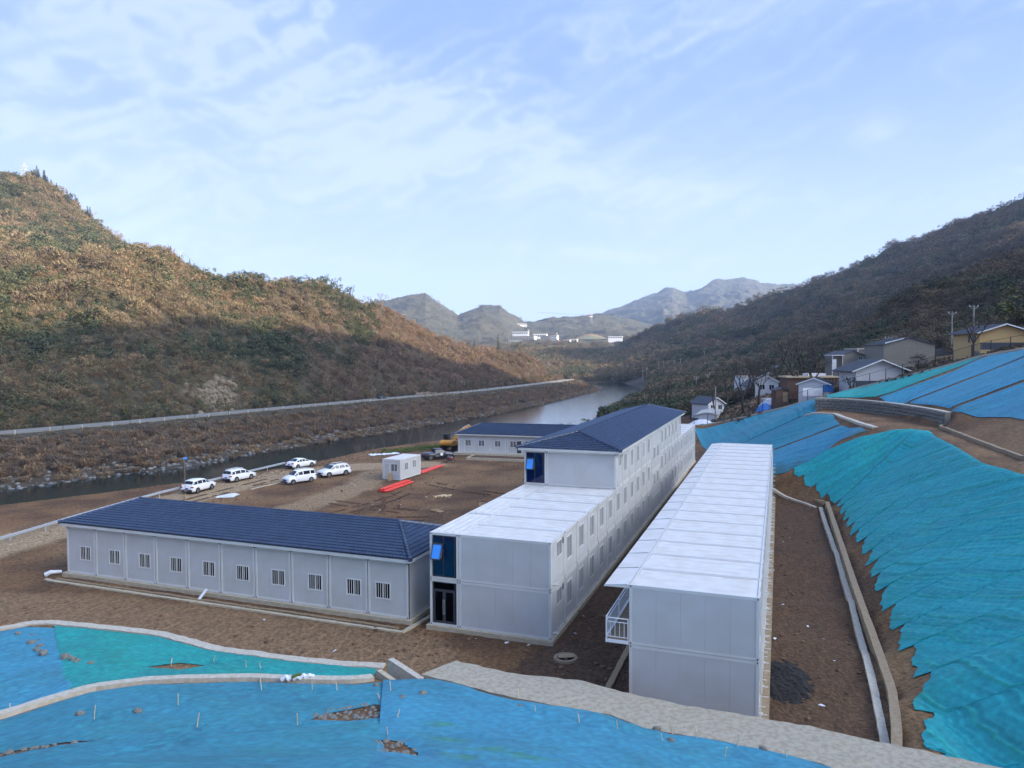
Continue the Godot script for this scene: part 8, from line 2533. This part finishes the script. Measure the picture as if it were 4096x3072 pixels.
	for q in sky: leaf_tree(q[0], q[1], Vector3(q[2], ground(q[2], q[3]) - 0.3, q[3]), q[4], q[5], q[6], q[7], int(q[4] * 3))
	bare_tree("bare_tree", "large leafless round-headed tree alone at the end of the crest", Vector3(-70.7, ground(-70.7, -400), -400), 10.5, 0.25, 51, "", 6, M.bark_pale)
	bare_tree("bare_tree", "smaller leafless tree next to the round-headed one", Vector3(-77.5, ground(-77.5, -395), -395), 7.0, 0.2, 52, "", 5, M.bark_pale)
	for i in 26:
		var p := Vector2(-150, -352).lerp(Vector2(-98, -378), i / 26.0) + Vector2(rng.randf_range(-2, 2), rng.randf_range(-4, 4))
		bare_tree("ridge_sapling", "thin pale leafless tree fringing the sunlit ridge", Vector3(p.x, ground(p.x, p.y) - 0.3, p.y), rng.randf_range(4, 7), 0.10, 800 + i % 6, "leafless trees fringing the ridge", 5, M.bark_pale)
	for i in 40:
		var p := Vector2(-318, -490).lerp(Vector2(-236, -520), i / 40.0) + Vector2(rng.randf_range(-4, 4), rng.randf_range(-5, 5))
		if i < 16: leaf_tree("shoulder_conifer", "dark conifer on the skyline of the high shoulder", Vector3(p.x, ground(p.x, p.y) - 0.4, p.y), rng.randf_range(7, 11), 6.0, 3, GREEN, i, "conifers on the high shoulder")
		else: bare_tree("shoulder_sapling", "grey leafless tree along the skyline of the high shoulder", Vector3(p.x, ground(p.x, p.y) - 0.4, p.y), rng.randf_range(7, 10), 0.14, 820 + i % 6, "leafless trees on the high shoulder", 5, M.bark_pale)
	# --- trees around the village
	bare_tree("bare_tree", "leafless forked tree behind the fence before the sheeted house", Vector3(46.9, ground(46.9, -148), -148), 11.0, 0.30, 61, "", 6)
	bare_tree("bare_tree", "second leafless tree behind the fence, right of the sheeted house", Vector3(50.4, ground(50.4, -149), -149), 9.0, 0.24, 66, "", 6)
	bare_tree("dead_tree", "tall dark lopped tree with nest-like clumps by the unfinished building", Vector3(54.6, ground(54.6, -142), -143), 13.0, 0.38, 63, "", 6, null, 0.4)
	bare_tree("bare_tree", "spreading leafless tree leaning over the low grey-roofed house", Vector3(56.8, ground(56.8, -140), -137.6), 9.0, 0.28, 64, "", 6, null, 0.05)
	bare_tree("bare_tree", "wide leafless tree behind the unfinished building", Vector3(71, ground(71, -172), -172), 12.0, 0.3, 65, "", 6)
	bare_tree("bare_tree", "leafless tree in front of the yellow house corner", Vector3(74.6, ground(74.6, -118.4), -118.4), 8.0, 0.22, 67, "", 6)
	bare_tree("bare_tree", "leafless tree by the river beside the netted slope's far end", Vector3(39, ground(39, -205), -205), 9.0, 0.2, 68, "", 6)
	bare_tree("bare_tree", "leafless tree near the river with low forks", Vector3(44.5, ground(44.5, -212), -212), 10.0, 0.2, 69, "", 6)
	for i in 12:
		var p := Vector2(44, -156).lerp(Vector2(92, -215), i / 12.0) + Vector2(rng.randf_range(-3, 5), rng.randf_range(-8, 4))
		bare_tree("village_tree", "tall leafless tree standing among the village houses", Vector3(p.x, ground(p.x, p.y), p.y), rng.randf_range(7, 12), 0.2, 860 + i % 6, "leafless trees among the village houses", 6)
	leaf_tree("dark_shrub", "dark leafy shrub at the white gable house's left corner", Vector3(58.4, ground(58.4, -126.5) - 0.2, -126.5), 3.2, 3.0, 1, GREEN, 3)
	leaf_tree("evergreen_tree", "dense dark bamboo-like tree behind the unfinished building", Vector3(66, ground(66, -160), -162), 8.5, 9.0, 1, GREEN, 5)
	leaf_tree("evergreen_tree", "yellow-green bamboo clump on the slope above the yellow house", Vector3(103, ground(103, -150), -150), 9.0, 12.0, 1, Color(0.10, 0.10, 0.02), 6)
	leaf_tree("dark_shrub", "brown dry shrub against the tall grey house", Vector3(72.5, ground(72.5, -128), -131), 3.0, 4.0, 0, GREY, 7)
	for i in 9:
		var p := Vector2(11, -206).lerp(Vector2(36, -250), i / 9.0) + Vector2(rng.randf_range(-2, 2), rng.randf_range(-2, 2))
		leaf_tree("river_bush", "round dark bush on the near river bank behind the long block", Vector3(p.x, ground(p.x, p.y) - 0.3, p.y), rng.randf_range(2.2, 3.6), rng.randf_range(3.0, 5.0), 1, GREEN.lerp(OLIVE, rng.randf()), i, "bushes on the near river bank")
	for i in 14:
		var p := Vector2(-27, -134).lerp(Vector2(2, -163), i / 14.0) + Vector2(-1.5, -1.0)
		if i > 8: p = Vector2(8, -190).lerp(Vector2(34, -240), (i - 8) / 6.0)
		bare_tree("river_sapling", "thin leafless sapling on the near river bank", Vector3(p.x, ground(p.x, p.y) - 0.1, p.y), rng.randf_range(3.0, 5.0), 0.05, 840 + i % 5, "saplings on the near river bank", 4, M.bark_pale)
	# green seedlings along the bank
	xs = []
	cs = []
	for i in 900:
		var p := Vector2(-25, -131).lerp(Vector2(-9, -145), rng.randf()) + Vector2(rng.randf_range(0, 5), rng.randf_range(0, 4.5))
		if rng.randf() < 0.4 and i % 2 == 0: continue
		var s := rng.randf_range(0.18, 0.42)
		xs.append(Transform3D(Basis(Vector3.UP, rng.randf() * TAU).scaled_local(Vector3(s * 1.3, s, s * 1.3)), Vector3(p.x, ground(p.x, p.y), p.y)))
		cs.append(Color(0.10, 0.17, 0.03).lerp(Color(0.17, 0.2, 0.05), rng.randf()))
	scatter("crop_rows", leafy(0, 2), xs, cs, "green vegetable rows on the bank near the excavator", "crops")
	xs = []
	cs = []
	for i in 1400:
		var p := Vector2(rng.randf_range(60, 84), rng.randf_range(-150, -112))
		if i % 2 == 0: p = Vector2(rng.randf_range(40, 62), rng.randf_range(-170, -134))
		var y := ground(p.x, p.y)
		var s := rng.randf_range(0.3, 0.8)
		xs.append(Transform3D(Basis(Vector3.UP, rng.randf() * TAU).scaled_local(Vector3(s * 1.3, s, s * 1.3)), Vector3(p.x, y, p.y)))
		cs.append([BROWN, OLIVE, GREY][i % 3])
	scatter("village_weeds", leafy(1, 2), xs, cs, "rough weeds and dry grass between the village houses", "weeds")
